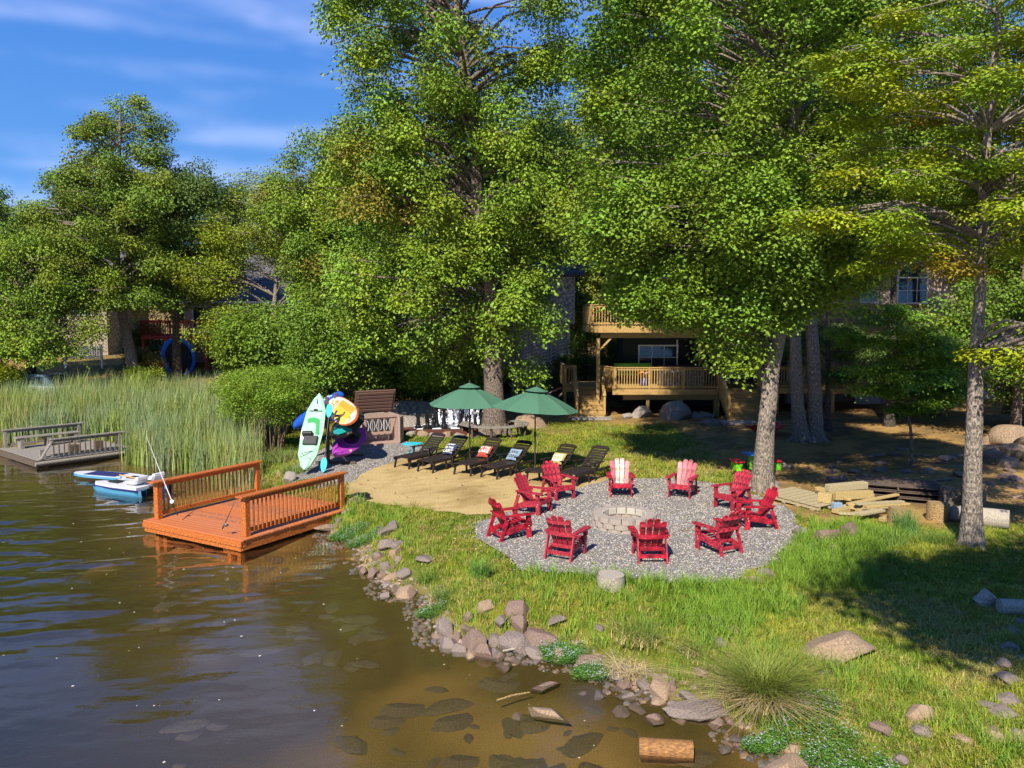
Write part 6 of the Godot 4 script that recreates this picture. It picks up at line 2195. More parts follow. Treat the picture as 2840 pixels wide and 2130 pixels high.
func yard_things() -> void:
	var t := thing("picnic_table", "small green, red and blue toddler picnic table half hidden by the leaning trunk", "kids table", at(7.75, -26.0), 0.1)
	part("table_top", bx(Vector3(0.75, 0.05, 0.6), Vector3(0, 0.52, 0), 0.02), M.toy_blue, t)
	part("pedestal", bx(Vector3(0.5, 0.5, 0.16), Vector3(0, 0.26, 0), 0.02), M.lime, t)
	for s in [-1.0, 1.0]:
		part("bench_seat", bx(Vector3(0.3, 0.05, 0.62), Vector3(s * 0.62, 0.3, 0), 0.02), M.toy_red, t)
		part("bench_leg", bx(Vector3(0.22, 0.28, 0.5), Vector3(s * 0.62, 0.14, 0), 0.02), M.lime, t)
	t = thing("red_sled", "red plastic sled lying on the grass behind the leaning trunk", "sled", at(10.0, -32.4, 0.12), 0.35)
	var b := MB.new()
	for i in 8:
		for k in 4:
			var p := func(u: float, v: float) -> Vector3:
				return Vector3((u - 0.5) * 1.5, 0.28 * pow(absf(u - 0.5) * 2.0, 3.0) + 0.14 * pow(absf(v - 0.5) * 2.0, 2.0), (v - 0.5) * 0.62)
			b.quad(p.call(i / 8.0, (k + 1) / 4.0), p.call((i + 1) / 8.0, (k + 1) / 4.0), p.call((i + 1) / 8.0, k / 4.0), p.call(i / 8.0, k / 4.0))
	part("shell", b, M.toy_red, t)
	part("rim", tb([Vector3(-0.74, 0.29, -0.3), Vector3(0, 0.15, -0.31), Vector3(0.74, 0.29, -0.3)], [0.025, 0.025, 0.025], 6), M.toy_red, t)
	part("rim", tb([Vector3(-0.74, 0.29, 0.3), Vector3(0, 0.15, 0.31), Vector3(0.74, 0.29, 0.3)], [0.025, 0.025, 0.025], 6), M.toy_red, t)
	# hammock on a curved stand
	t = thing("hammock", "striped red hammock on a curved wooden stand, in shade left of the deck", "hammock", at(1.4, -42.0, 0.0), 0.15)
	b = MB.new()
	for i in 10:
		for k in 4:
			var p := func(u: float, v: float) -> Vector3:
				var sag := 1.0 - pow(absf(u - 0.5) * 2.0, 2.0)
				return Vector3((u - 0.5) * 2.6, 1.15 - 0.45 * sag - 0.12 * sin(PI * v) * sag, (v - 0.5) * (0.1 + 0.9 * sag))
			b.quad(p.call(i / 10.0, (k + 1) / 4.0), p.call((i + 1) / 10.0, (k + 1) / 4.0), p.call((i + 1) / 10.0, k / 4.0), p.call(i / 10.0, k / 4.0))
	part("bed", b, M.stain_red, t)
	for k in 4:
		part("fringe", tb([Vector3(-1.2, 1.0, 0.1), Vector3(0, 0.66 - 0.02 * k, 0.5), Vector3(1.2, 1.0, 0.1)], [0.02, 0.02, 0.02], 4), M.red_bleached, t)
	part("stand_beam", tb([Vector3(-1.6, 1.3, 0), Vector3(-0.9, 0.35, 0), Vector3(0, 0.08, 0), Vector3(0.9, 0.35, 0), Vector3(1.6, 1.3, 0)], [0.05, 0.06, 0.06, 0.06, 0.05], 8), M.grey_wood, t)
	for x in [-0.7, 0.7]:
		part("foot", bx(Vector3(0.1, 0.1, 1.2), Vector3(x, 0.05, 0)), M.grey_wood, t)
	t = thing("mooring_stone", "round grey stone beside the mint kayak's foot", "rock", at(-6.75, -24.75, 0.1))
	part("stone", boulder_shapes[1], M.rock_pale, t, Transform3D(Basis.from_scale(Vector3(0.24, 0.2, 0.22)), Vector3.ZERO))
	var ch := thing("black_cooler_bag", "black crate at the inland end of the dock's right railing", "crate", at(-3.95, -21.75, 0.02), 0.5)
	part("crate", bx(Vector3(0.26, 0.13, 0.3), Vector3(0, 0.065, 0), 0.02), M.black_plastic, ch)
	part("lid", bx(Vector3(0.28, 0.03, 0.32), Vector3(0, 0.145, 0), 0.01), M.black_plastic, ch)

# ------------------------------------------------------------------ placing rocks, plants, trees
func shore_rocks() -> void:
	R.seed = 101
	var gp := "rocks along the waterline"
	rocks([-1.05, -13.25, 0.33, -1.17, -13.73, 0.38, -1.27, -13.62, 0.2, -0.91, -13.53, 0.22, -0.85, -13.07, 0.31, -0.73, -13.61, 0.25, -0.76, -13.89, 0.22, -0.45, -13.95, 0.34, -0.59, -13.23, 0.41, -0.46, -12.95, 0.41, -0.26, -12.96, 0.31, -0.17, -13.67, 0.3, 0.08, -13.8, 0.45, 0.05, -13.2, 0.58, 0.14, -13.55, 0.38, 0.43, -13.28, 0.55, 0.39, -12.85, 0.34, -0.3, -13.35, 0.31, 0.25, -13.05, 0.25], "%s angular rock in the heap at the grassy point", gp, 0.8)
	rocks([-0.63, -12.9, 0.27, -0.24, -12.85, 0.2, -0.13, -12.6, 0.24, 0.04, -12.75, 0.2, 0.21, -12.7, 0.1, 0.33, -12.9, 0.1, 0.74, -12.75, 0.3, 0.89, -12.85, 0.17, 1.03, -11.74, 0.13, 1.37, -11.75, 0.08, 0.09, -11.24, 0.15], "%s rock standing in shallow water before the grassy point", gp, 0.7)
	rocks([1.28, -12.55, 0.46, 1.61, -12.1, 0.38, 1.67, -11.8, 0.3, 1.67, -11.5, 0.32, 1.53, -11.15, 0.26, 1.28, -11.62, 0.22, 1.76, -11.2, 0.24, 2.15, -11.55, 0.5, 2.09, -11.3, 0.24, 1.97, -10.9, 0.3, 2.28, -10.9, 0.24, 2.25, -11.2, 0.2, 1.95, -11.75, 0.3], "%s slab below the straw clump at the waterline", gp, 0.55)
	rocks([-2.88, -17.64, 0.3, -2.52, -17.41, 0.29, -2.68, -17.07, 0.26, -2.89, -16.85, 0.32, -3.14, -17.13, 0.26, -2.49, -16.49, 0.28, -2.21, -16.39, 0.32, -2.7, -16.73, 0.18, -2.6, -18.05, 0.23, -2.49, -15.69, 0.27, -2.09, -15.69, 0.45, -2.33, -16.05, 0.18, -2.55, -16.9, 0.24, -2.4, -17.0, 0.22], "%s rock in the bank pile right of the dock", gp, 0.8)
	rocks([-2.75, -18.79, 0.6, -2.71, -17.97, 0.42, -2.92, -17.7, 0.37, -2.5, -17.78, 0.34, -3.08, -19.04, 0.34], "%s boulder sunk in grass above the pile by the dock", gp, 0.6, "rock_grey")
	rock(-1.78, -16.73, 0.34, "flat grey stone lying in the grass between the rock pile and the patio", gp, "rock_grey", 0.3)
	rock(0.77, -13.6, 0.38, "flat dark stone in the grass above the waterline rocks", gp, "rock_grey", 0.3)
	rock(1.45, -13.1, 0.18, "small blue grey stone in the grass near the flower patch", gp, "rock_grey", 0.6)
	rock(0.46, -11.05, 0.40, "long pale slab rock lying alone in the water", gp, "rock_tan", 0.5, -0.1, -0.55, 1.55)
	rock(0.47, -11.85, 0.30, "narrow wedge shaped rock in the water above the long slab", gp, "rock_brown", 0.5, -0.08, 0.5, 1.5)
	rock(-4.75, -20.5, 0.5, "flat tan stone lying in the water beside the dock", gp, "rock_tan", 0.28, 0.05, 0.1, 1.2)
	rocks([-4.59, -20.58, 0.36, -4.41, -20.84, 0.3, -4.37, -21.23, 0.2, -4.18, -21.16, 0.23, -4.26, -21.67, 0.2], "%s rock at the bank end of the dock's railing", gp, 0.7)
	rock(-4.0, -21.45, 0.3, "red brown rock beside the black crate at the dock", gp, "board_gold" if false else "rock_brown", 0.8)
	R.seed = 102
	gp = "stones in the border right of the patio"
	rocks([4.81, -15.41, 0.42, 4.53, -15.07, 0.36, 5.1, -15.3, 0.24, 4.57, -14.47, 0.24, 4.12, -14.27, 0.32, 3.61, -13.63, 0.24, 3.81, -13.56, 0.24, 3.67, -13.14, 0.2, 3.25, -12.93, 0.42, 3.45, -12.59, 0.26, 3.16, -12.17, 0.36], "%s stone in the border between patio and right lawn", gp, 0.55)
	rocks([6.42, -18.24, 0.39, 6.42, -17.16, 0.26, 6.06, -16.54, 0.33, 6.31, -16.77, 0.36, 6.62, -16.93, 0.36, 6.73, -16.7, 0.26, 6.14, -17.01, 0.31, 6.2, -17.3, 0.31, 6.5, -16.6, 0.26], "%s stone piled below the patio's big brown rock", gp, 0.65, "rock_grey")
	rock(6.85, -17.65, 0.74, "big brown rock at the patio's right corner", gp, "rock_brown", 0.8, NAN, 0.3, 1.15, "rock", 3)
	rock(7.5, -18.0, 0.72, "layered brown rock right behind the big brown rock", gp, "rock_brown", 0.85)
	rock(8.11, -18.39, 0.38, "pale flat rock between the round log and the tall grass", gp, "rock_pale", 0.5)
	rock(7.97, -16.87, 0.2, "small tan rock in the grass below the lumber heap", gp, "rock_tan", 0.6)
	R.seed = 103
	gp = "stones of the right bank"
	rocks([2.77, -10.7, 0.2, 2.93, -10.72, 0.14, 2.78, -11.6, 0.26, 2.27, -11.6, 0.3, 2.51, -11.3, 0.26, 2.73, -10.1, 0.24, 2.93, -10.4, 0.11, 2.92, -10, 0.1, 2.94, -9.5, 0.18], "%s rock by the water below the fountain shaped grass", gp, 0.55)
	rock(2.72, -11.1, 0.4, "broad grey slab leaning left of the fountain shaped grass", gp, "rock_grey", 0.4, NAN, 0.2, 1.2)
	rock(2.58, -10.9, 0.5, "long low slab along the water under the fountain shaped grass", gp, "rock_grey", 0.25, 0.04, 0.1, 1.35)
	rock(4.72, -11.8, 0.66, "large pale boulder with lichen on the sunny right lawn", gp, "rock_tan", 0.55, NAN, 0.15, 1.35, "boulder", 102)
	rock(4.57, -11.42, 0.14, "small stone just below the large pale boulder", gp, "rock_pale", 0.6)
	rock(4.29, -11.07, 0.25, "grey stone between the fountain grass and the large pale boulder", gp, "rock_grey", 0.5)
	rock(5.02, -9.85, 0.26, "upright egg shaped tan stone on the right lawn", gp, "rock_tan", 1.1, NAN, 0.0, 0.9, "rock", 100)
	rock(3.31, -9.5, 0.46, "rounded orange grey rock at the bottom edge of the picture", gp, "rock_tan", 0.6, 0.02, 0.2, 1.2, "boulder", 0)
	var ln := rock(4.94, -9.62, 0.3, "flat stone with a pale lichen spot near the bottom right", gp, "rock_grey", 0.4)
	rocks([4.54, -9.78, 0.28, 4.62, -9.41, 0.24, 4.19, -9.66, 0.14, 5.73, -9.56, 0.2, 5.31, -9.32, 0.24, 5.63, -9.31, 0.34, 5.96, -9.36, 0.2, 3.66, -9.43, 0.24, 3.99, -9.27, 0.2, 3.51, -9.98, 0.26], "%s stone bedded in grass along the bottom right bank", gp, 0.5)
	rocks([6.4, -10.31, 0.36, 6.16, -10.14, 0.3, 6.13, -9.93, 0.32, 6.05, -9.46, 0.2, 7.01, -11.4, 0.26, 6.77, -10.93, 0.36, 7.45, -11.99, 0.32, 7.9, -12.65, 0.24, 8.23, -13.02, 0.24, 7.43, -11.67, 0.15], "%s stone in the line at the lawn's right edge", gp, 0.45, "rock_grey")
	R.seed = 104
	gp = "stones under the right-hand trees"
	rocks([17.71, -29.15, 1.1, 16.73, -27.29, 0.95, 17.25, -29.36, 0.8, 16.05, -27.38, 0.75, 15.81, -26.21, 0.7, 15.71, -25.81, 0.7, 17.0, -26.4, 0.8, 17.6, -27.4, 1.0], "%s rock in the heap beyond the straight grey trunk", gp, 0.7, "rock_tan")
	rocks([14.24, -26.97, 0.6, 12.82, -25.13, 0.4, 10.83, -20.62, 0.5, 13.48, -23.05, 0.34, 15.22, -24.99, 0.36, 7.67, -23.63, 0.3, 9.39, -24.08, 0.42, 11.51, -25.5, 0.44, 13.03, -27.97, 0.44, 11.0, -24.2, 0.3, 12.2, -23.6, 0.25], "%s stone on the bare ground behind the pallets", gp, 0.5)
	gp = "stones under the deck"
	rocks([5.4, -38.0, 0.6, 5.9, -38.1, 0.8, 7.0, -38.1, 0.5, 7.4, -37.7, 1.15, 8.1, -38.2, 0.5, 8.6, -38.1, 0.55, 8.95, -38.0, 0.6, 9.3, -37.8, 0.4, 5.2, -37.6, 0.35], "%s rock on the dirt under the lower deck", gp, 0.75, "rock_pale")
	rock(8.6, -35.4, 0.75, "flat grey rock on the lawn before the deck's right stairs", gp, "rock_grey", 0.4)
	R.seed = 106
	for i in 46:
		var x := rnd(8.2, 16.5)
		var z := rnd(-29.0, -21.6)
		if Vector2(x - 9.8, z + 21.6).length() < 1.6 or Vector2(x - 11.2, z + 31.0).length() < 1.8:
			continue
		var near := "just behind the pallets" if z > -23.5 else "midway to the hemlocks" if z > -26.0 else "near the hemlocks"
		var w := rnd(0.22, 0.62)
		var pick: String = ["rock_grey", "rock_brown", "rock_tan"][R.randi() % 3]
		var t := "%s flat %s stone %s, %s of the young tree" % ["small" if w < 0.35 else "mid sized" if w < 0.5 else "large", {"rock_grey": "grey", "rock_brown": "brown", "rock_tan": "tan"}[pick], near, "left" if x < 12.9 else "right"]
		rock(x, z, w, t, "stones strewn under the right-hand trees", pick, rnd(0.2, 0.45))
	# small stones and gravel along the water's edge
	var pb := []
	var pc := []
	R.seed = 107
	var tries := 0
	while pb.size() < 1500 and tries < 60000:
		tries += 1
		var x := rnd(-5.0, 4.6)
		var z := rnd(-21.0, -9.0)
		var d := sd(x, z)
		if d < -0.45 or d > 0.35 or NZ.get_noise_2d(x * 60, z * 60) < -0.1:
			continue
		var r := rnd(0.02, 0.075)
		pb.append(Transform3D(Basis(Vector3.UP, rnd(0, TAU)).scaled_local(Vector3(r * 1.25, r * 0.6, r)), Vector3(x, maxf(g(x, z), -0.08) + r * 0.1, z)))
		pc.append(tint([Color(0.22, 0.17, 0.14), Color(0.28, 0.2, 0.14), Color(0.2, 0.17, 0.16)][R.randi() % 3], 0.25))
	var ps := scatter("shore_gravel", rock_shapes[4], M.blade, pb, pc)
	ps.set_meta("kind", "stuff")
	tag(ps, "small stones filling the gaps between the rocks at the water's edge", "gravel")
	# stones on the lake bed, seen through the water
	var b := []
	var c := []
	R.seed = 55
	for i in 520:
		var x := rnd(-7.5, 3.2)
		var z := rnd(-19, -8.3)
		var d := sd(x, z)
		if d > -0.7 or d < -5.0 or rnd(0, 1) < smoothstep(-2.0, -5.0, d) * 0.9 or NZ.get_noise_2d(x * 30, z * 30) < -0.12:
			continue
		var r := rnd(0.08, 0.42)
		b.append(Transform3D(Basis(Vector3.UP, rnd(0, TAU)).scaled_local(Vector3(r * 1.3, r * 0.24, r)), Vector3(x, g(x, z) - r * 0.06, z)))
		c.append(Color(1, 1, 1))
	var o := scatter("lake_bed_stones", rock_shapes[6], M.rock_wet, b, c)
	o.set_meta("kind", "stuff")
	tag(o, "dark stones on the lake bed under the shallow water", "stones")

func plants() -> void:
	clump("fountain_grass", "big fountain shaped clump of arching grass above the water at right", 3.42, -10.75, 0.92, 0.17, 340, Color(0.17, 0.22, 0.035), 1.1, 0.012, 0.35, "ornamental grass")
	var gp := "grass clumps on the bank"
	clump("grass_clump", "bright green grass clump on the bank beside the rock pile", -1.66, -16.13, 0.34, 0.16, 60, Color(0.12, 0.2, 0.025), 0.9, 0.013, 0.0, "grass clump", gp)
	clump("grass_clump", "dark green grass clump with straw skirt, left of the patio chairs", -1.23, -15.0, 0.42, 0.2, 80, Color(0.11, 0.18, 0.025), 1.0, 0.013, 0.8, "grass clump", gp)
	clump("grass_clump", "upright green tuft right of the straw skirted clump", -0.6, -15.35, 0.4, 0.14, 60, Color(0.10, 0.2, 0.03), 0.6, 0.013, 0.0, "grass clump", gp)
	clump("grass_clump", "wide green clump above the straw bank at the right end", 2.05, -12.6, 0.42, 0.3, 110, Color(0.13, 0.19, 0.025), 0.9, 0.013, 0.7, "grass clump", gp)
	clump("straw_clump", "pale drooping straw hanging over the bank", 1.8, -12.15, 0.34, 0.25, 110, Color(0.50, 0.39, 0.2), 1.7, 0.012, 0.0, "straw", gp)
	clump("grass_clump", "small green clump left of the fountain shaped grass", 2.75, -12.0, 0.34, 0.16, 60, Color(0.15, 0.2, 0.03), 1.0, 0.012, 0.4, "grass clump", gp)
	clump("grass_clump", "grass tuft before the round log at the lumber heap", 8.9, -18.4, 0.75, 0.22, 70, Color(0.11, 0.22, 0.05), 0.6, 0.016, 0.0, "grass clump", gp)
	clump("grass_clump", "leafy grass patch behind the big brown rock", 8.2, -17.6, 0.5, 0.4, 110, Color(0.12, 0.2, 0.03), 0.8, 0.014, 0.0, "grass clump", gp)
	clump("grass_clump", "grass patch in front of the right-hand grey trunk", 9.3, -17.7, 0.4, 0.35, 90, Color(0.10, 0.18, 0.03), 0.8, 0.014, 0.0, "grass clump", gp)
	clump("grass_clump", "bright grass beside the dock's left railing at the shore", -6.9, -25.9, 0.5, 0.5, 120, Color(0.14, 0.22, 0.04), 0.7, 0.015, 0.3, "grass clump", gp)
	clump("grass_clump", "grass between the dock and the gravel at the shore", -5.7, -23.2, 0.42, 0.45, 110, Color(0.17, 0.22, 0.05), 0.7, 0.015, 0.4, "grass clump", gp)
	clump("grass_clump", "grass tussock under the round shrub's bare stems", -8.3, -29.2, 0.7, 0.6, 140, Color(0.14, 0.2, 0.05), 0.6, 0.016, 0.5, "grass clump", gp)
	flowers("flower_patch", "pale blue flowers and round leaves at the waterline right of the point", [0.85, -12.75, 0.33, 260, 0.6, -12.95, 0.25, 120, 1.25, -12.15, 0.3, 160])
	flowers("flower_patch", "pale blue flowers at the foot of the fountain shaped grass", [3.75, -10.25, 0.4, 300, 3.2, -10.05, 0.25, 160, 3.9, -9.7, 0.35, 200, 4.2, -9.35, 0.3, 160])
	flowers("flower_patch", "green leafy patch with flowers on the bank right of the dock", [-3.95, -19.75, 0.45, 320, -3.45, -19.1, 0.4, 260, -1.45, -14.6, 0.25, 120])
	gp = "shrubs along the shore"
	bush("round_shrub", "rounded bright green shrub with bare stems between the reeds and kayaks", Vector3(-9.1, 2.25, -31.0), Vector3(1.75, 1.05, 1.4), 1500, 26, {"green": Color(0.12, 0.21, 0.025), "group": gp, "size": 1.05})
	bush("low_shrub", "low bright shrub left of the round shrub above the reeds", Vector3(-10.6, 2.3, -34.5), Vector3(1.8, 0.9, 1.5), 1100, 20, {"green": Color(0.115, 0.2, 0.025), "group": gp, "size": 1.15})
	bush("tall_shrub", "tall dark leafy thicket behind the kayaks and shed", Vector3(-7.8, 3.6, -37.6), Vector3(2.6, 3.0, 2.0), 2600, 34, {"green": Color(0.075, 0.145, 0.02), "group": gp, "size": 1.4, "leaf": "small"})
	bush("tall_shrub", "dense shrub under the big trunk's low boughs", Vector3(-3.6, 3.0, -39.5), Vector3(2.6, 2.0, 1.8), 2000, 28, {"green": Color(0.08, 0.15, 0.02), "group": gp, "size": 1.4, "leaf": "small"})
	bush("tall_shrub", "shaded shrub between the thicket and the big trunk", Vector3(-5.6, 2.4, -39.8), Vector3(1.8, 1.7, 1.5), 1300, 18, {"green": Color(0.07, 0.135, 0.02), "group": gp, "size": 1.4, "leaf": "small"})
	bush("tall_shrub", "tall shrub left of the thicket, before the pink house", Vector3(-12.2, 3.6, -42.0), Vector3(2.6, 2.4, 2.0), 2000, 28, {"green": Color(0.085, 0.155, 0.02), "group": gp, "size": 1.5, "leaf": "small"})
	gp = "shrubs by the houses"
	bush("shrub", "clipped dark shrub at the grey house's corner", Vector3(2.6, 2.0, -44.5), Vector3(1.0, 1.0, 0.9), 500, 10, {"green": Color(0.05, 0.10, 0.025), "group": gp, "size": 1.3})
	bush("shrub", "shrub beside the hammock behind the deck's left stairs", Vector3(4.6, 2.9, -45.5), Vector3(1.5, 1.9, 1.2), 900, 14, {"green": Color(0.06, 0.125, 0.02), "group": gp, "size": 1.4})
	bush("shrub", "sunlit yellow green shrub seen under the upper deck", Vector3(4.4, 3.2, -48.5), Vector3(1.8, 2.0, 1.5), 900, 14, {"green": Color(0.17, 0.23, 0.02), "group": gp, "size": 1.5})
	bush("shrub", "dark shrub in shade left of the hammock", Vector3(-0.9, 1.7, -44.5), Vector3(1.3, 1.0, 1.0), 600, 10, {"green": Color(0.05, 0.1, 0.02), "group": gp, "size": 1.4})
	bush("shrub", "small tan green shrub by the red deck's posts", Vector3(-21.4, 2.3, -48.2), Vector3(0.9, 1.1, 0.8), 500, 10, {"green": Color(0.14, 0.13, 0.035), "group": gp, "size": 1.4})
	bush("shrub", "small bright shrub at the foot of the pale left trunk", Vector3(-20.3, 1.9, -45.6), Vector3(0.8, 0.7, 0.7), 400, 8, {"green": Color(0.15, 0.21, 0.02), "group": gp, "size": 1.4})
	bush("shrub", "bright layered shrub at the far left edge beside the car", Vector3(-26.6, 2.0, -42.2), Vector3(1.3, 0.8, 1.0), 700, 12, {"green": Color(0.14, 0.22, 0.015), "group": gp, "size": 1.4})
	bush("shrub", "dark shrub under the cream house behind the fence", Vector3(-23.2, 3.0, -52.5), Vector3(1.8, 1.8, 1.2), 900, 14, {"green": Color(0.06, 0.11, 0.02), "group": gp, "size": 1.6})
	bush("shrub", "dark hedge at the right end of the house", Vector3(18.5, 2.4, -37.0), Vector3(2.2, 1.5, 1.2), 1100, 16, {"green": Color(0.045, 0.09, 0.02), "group": gp, "size": 1.5})
	bush("shrub", "dark shrub at the right edge behind the rock heap", Vector3(21.5, 2.3, -33.0), Vector3(2.2, 1.6, 1.5), 1100, 16, {"green": Color(0.05, 0.10, 0.02), "group": gp, "size": 1.5})

func trees() -> void:
	var gp := "big trees round the yard"
	var V := func(a: Array) -> Array:
		var o := []
		for i in range(0, a.size(), 3):
			o.append(Vector3(a[i], a[i + 1], a[i + 2]))
		return o
	var y := g(-0.75, -33)
	tree("big_tree", "tallest tree, thick brown trunk rising behind the green umbrellas", V.call([-0.7, y, -33, -0.74, 3.2, -33, -0.84, 6.1, -33, -1.11, 7.6, -33, -1.38, 10.1, -33, -1.48, 12.4, -33, -1.81, 14.8, -33, -2.07, 16.8, -33, -2.2, 19.5, -33]), 0.42, 0.12,
		[[-2.3, 16.5, -33, 4.6, 4.0, 3.6, 44], [-2.4, 10.8, -32.8, 4.2, 3.2, 3.2, 42], [-2.6, 6.4, -33.2, 4.4, 2.2, 2.4, 30], [-2.9, 3.5, -37.2, 1.9, 1.0, 0.9, 10], [0.6, 8.2, -33.6, 1.4, 1.0, 1.2, 4], [0.9, 2.9, -33.6, 0.5, 0.5, 0.4, 1]],
		{"green": Color(0.105, 0.185, 0.02), "per": 26, "pad": 1.05, "leaf": "broad", "roots": 8, "group": gp, "sag": 0.4, "turn": Color(0.25, 0.14, 0.03)})
	y = g(7.0, -23)
	tree("leaning_tree", "leaning grey trunk beside the red chairs, broad green crown overhead", V.call([7.03, y, -23, 7.12, 2.2, -23, 7.26, 3.87, -23.1, 7.49, 4.9, -23.2, 7.8, 6.5, -23.4, 8.0, 9.5, -23.8, 7.6, 13.0, -24, 7.2, 15.5, -24]), 0.28, 0.08,
		[[5.9, 5.9, -23.2, 1.6, 0.6, 1.2, 7], [4.2, 6.2, -23.4, 1.2, 0.6, 1.0, 6], [6.0, 12.0, -23.4, 4.1, 4.2, 3.0, 70], [5.7, 8.0, -22.9, 3.8, 1.9, 2.6, 48], [7.0, 6.6, -22.4, 1.8, 0.8, 1.2, 12], [5.3, 6.5, -23.4, 2.6, 0.8, 1.6, 14], [6.1, 4.5, -22.8, 0.5, 0.3, 0.4, 2], [9.4, 8.5, -24.0, 1.7, 2.6, 1.6, 18]],
		{"green": Color(0.10, 0.185, 0.022), "per": 26, "pad": 0.85, "leaf": "maple", "bark": "bark_grey", "roots": 6, "group": gp, "sag": 0.35, "size": 0.9, "bare": 0.35})
	y = g(11.1, -31)
	tree("twin_trunk", "left stem of the dark twin trunk behind the leaning tree", V.call([10.95, y, -31, 10.75, 2.1, -31, 10.6, 4.3, -31, 10.56, 6.8, -31, 10.75, 10.1, -31, 10.6, 14.5, -31.2, 10.2, 18.5, -31.4]), 0.27, 0.1,
		[[8.0, 15.0, -31.2, 4.6, 4.8, 3.4, 50], [7.4, 13.0, -31.8, 4.2, 2.2, 3.0, 26]],
		{"green": Color(0.085, 0.155, 0.02), "per": 26, "pad": 1.1, "leaf": "broad", "bark": "bark_grey", "roots": 6, "group": gp, "bare": 0.35})
	tree("twin_trunk", "right stem of the dark twin trunk behind the leaning tree", V.call([11.45, y, -31.1, 11.42, 2.4, -31.1, 11.2, 5.0, -31.1, 11.0, 7.5, -31.2, 11.1, 11.0, -31.4, 11.5, 15.0, -31.6, 12, 18.5, -31.8]), 0.30, 0.1,
		[[13.6, 15.5, -31.8, 4.0, 4.5, 3.4, 42], [13.6, 11.0, -32.4, 3.2, 2.0, 2.4, 20]],
		{"green": Color(0.075, 0.14, 0.02), "per": 26, "pad": 1.1, "leaf": "broad", "bark": "bark_grey", "roots": 6, "group": gp, "bare": 0.4})
	y = g(9.85, -17.4)
	tree("right_tree", "straight grey trunk at right with yellow green layered leaves above", V.call([9.85, y, -17.4, 9.8, 2.3, -17.4, 9.77, 3.8, -17.4, 9.75, 4.9, -17.4, 9.78, 6.2, -17.4, 9.75, 8.5, -17.4, 9.9, 12, -17.4]), 0.21, 0.06,
		[[9.9, 10.2, -17.4, 3.5, 2.0, 2.6, 46], [9.4, 7.7, -17.0, 3.3, 0.9, 2.4, 28], [10.8, 4.9, -16.2, 1.4, 0.5, 1.2, 8], [8.4, 6.4, -17.2, 1.2, 0.5, 0.9, 3]],
		{"green": Color(0.145, 0.215, 0.012), "per": 22, "pad": 0.68, "leaf": "spray", "bark": "bark_grey", "roots": 4, "group": gp, "thick": 0.28, "sag": 0.12, "size": 0.82, "rise": 0.15, "bare": 0.3, "turn": Color(0.26, 0.15, 0.02)})
	tree("small_tree", "thin stemmed young tree with sparse sprays left of the right-hand trunk", V.call([12.9, g(12.9, -26.4), -26.4, 12.8, 1.8, -26.4, 12.5, 3.0, -26.4, 12.4, 4.2, -26.4]), 0.06, 0.02,
		[[12.6, 3.2, -26.2, 1.6, 0.9, 1.2, 16], [13.6, 3.8, -26.4, 1.2, 1.0, 1.0, 9], [12.2, 4.9, -27.0, 2.0, 0.8, 1.4, 14]],
		{"green": Color(0.085, 0.175, 0.02), "per": 22, "pad": 0.5, "leaf": "spray", "group": gp, "thick": 0.25, "size": 0.85, "bare": 0.35})
	gp = "hemlocks behind the twin trunk"
	tree("hemlock", "slim dark hemlock just right of the twin trunk", V.call([12.7, g(12.7, -33), -33, 12.65, 2.1, -33, 12.5, 6.8, -33, 12.5, 12, -33]), 0.16, 0.03,
		[[12.7, 4.0, -33, 1.9, 1.4, 1.6, 18], [12.6, 8.0, -33, 1.5, 2.2, 1.4, 12]],
		{"green": Color(0.045, 0.09, 0.022), "per": 20, "pad": 0.8, "leaf": "hemlock", "bark": "bark_dark", "group": gp, "thick": 0.12, "sag": 0.3, "bare": 0.12})
	tree("hemlock", "drooping dark hemlock right of the slim one, before the house's bay", V.call([15.6, g(15.6, -34), -34, 15.6, 4.1, -34, 15.5, 8.8, -34, 15.5, 12, -34]), 0.2, 0.03,
		[[15.5, 3.2, -34, 2.2, 1.3, 1.8, 18], [15.5, 9.6, -34.4, 1.4, 1.0, 1.4, 5]],
		{"green": Color(0.05, 0.105, 0.022), "per": 20, "pad": 0.9, "leaf": "hemlock", "bark": "bark_dark", "group": gp, "thick": 0.12, "sag": 0.3, "bare": 0.1})
	tree("dark_tree", "shady low tree at the right edge behind the rocks", V.call([19.0, g(19, -31), -31, 19.0, 4.1, -31, 19, 8, -31]), 0.2, 0.05,
		[[18.6, 4.6, -31, 3.0, 2.2, 2.4, 30], [19.9, 8.9, -31.5, 2.0, 1.6, 2.0, 12]],
		{"green": Color(0.08, 0.15, 0.02), "per": 24, "pad": 1.0, "leaf": "maple", "group": gp, "bare": 0.2})
	tree("dark_tree", "tall shady tree beyond the right-hand trunk", V.call([22.5, g(22.5, -37), -37, 22.5, 6, -37, 22, 12, -37, 22, 17, -37]), 0.3, 0.06,
		[[21.5, 13.0, -37, 4.2, 4.5, 3.6, 34], [20.5, 8.8, -36.5, 3.0, 1.4, 2.4, 12]],
		{"green": Color(0.09, 0.16, 0.02), "per": 24, "pad": 1.2, "leaf": "broad", "group": gp, "bare": 0.3})
	gp = "trees behind the reeds"
	y = g(-21.5, -47)
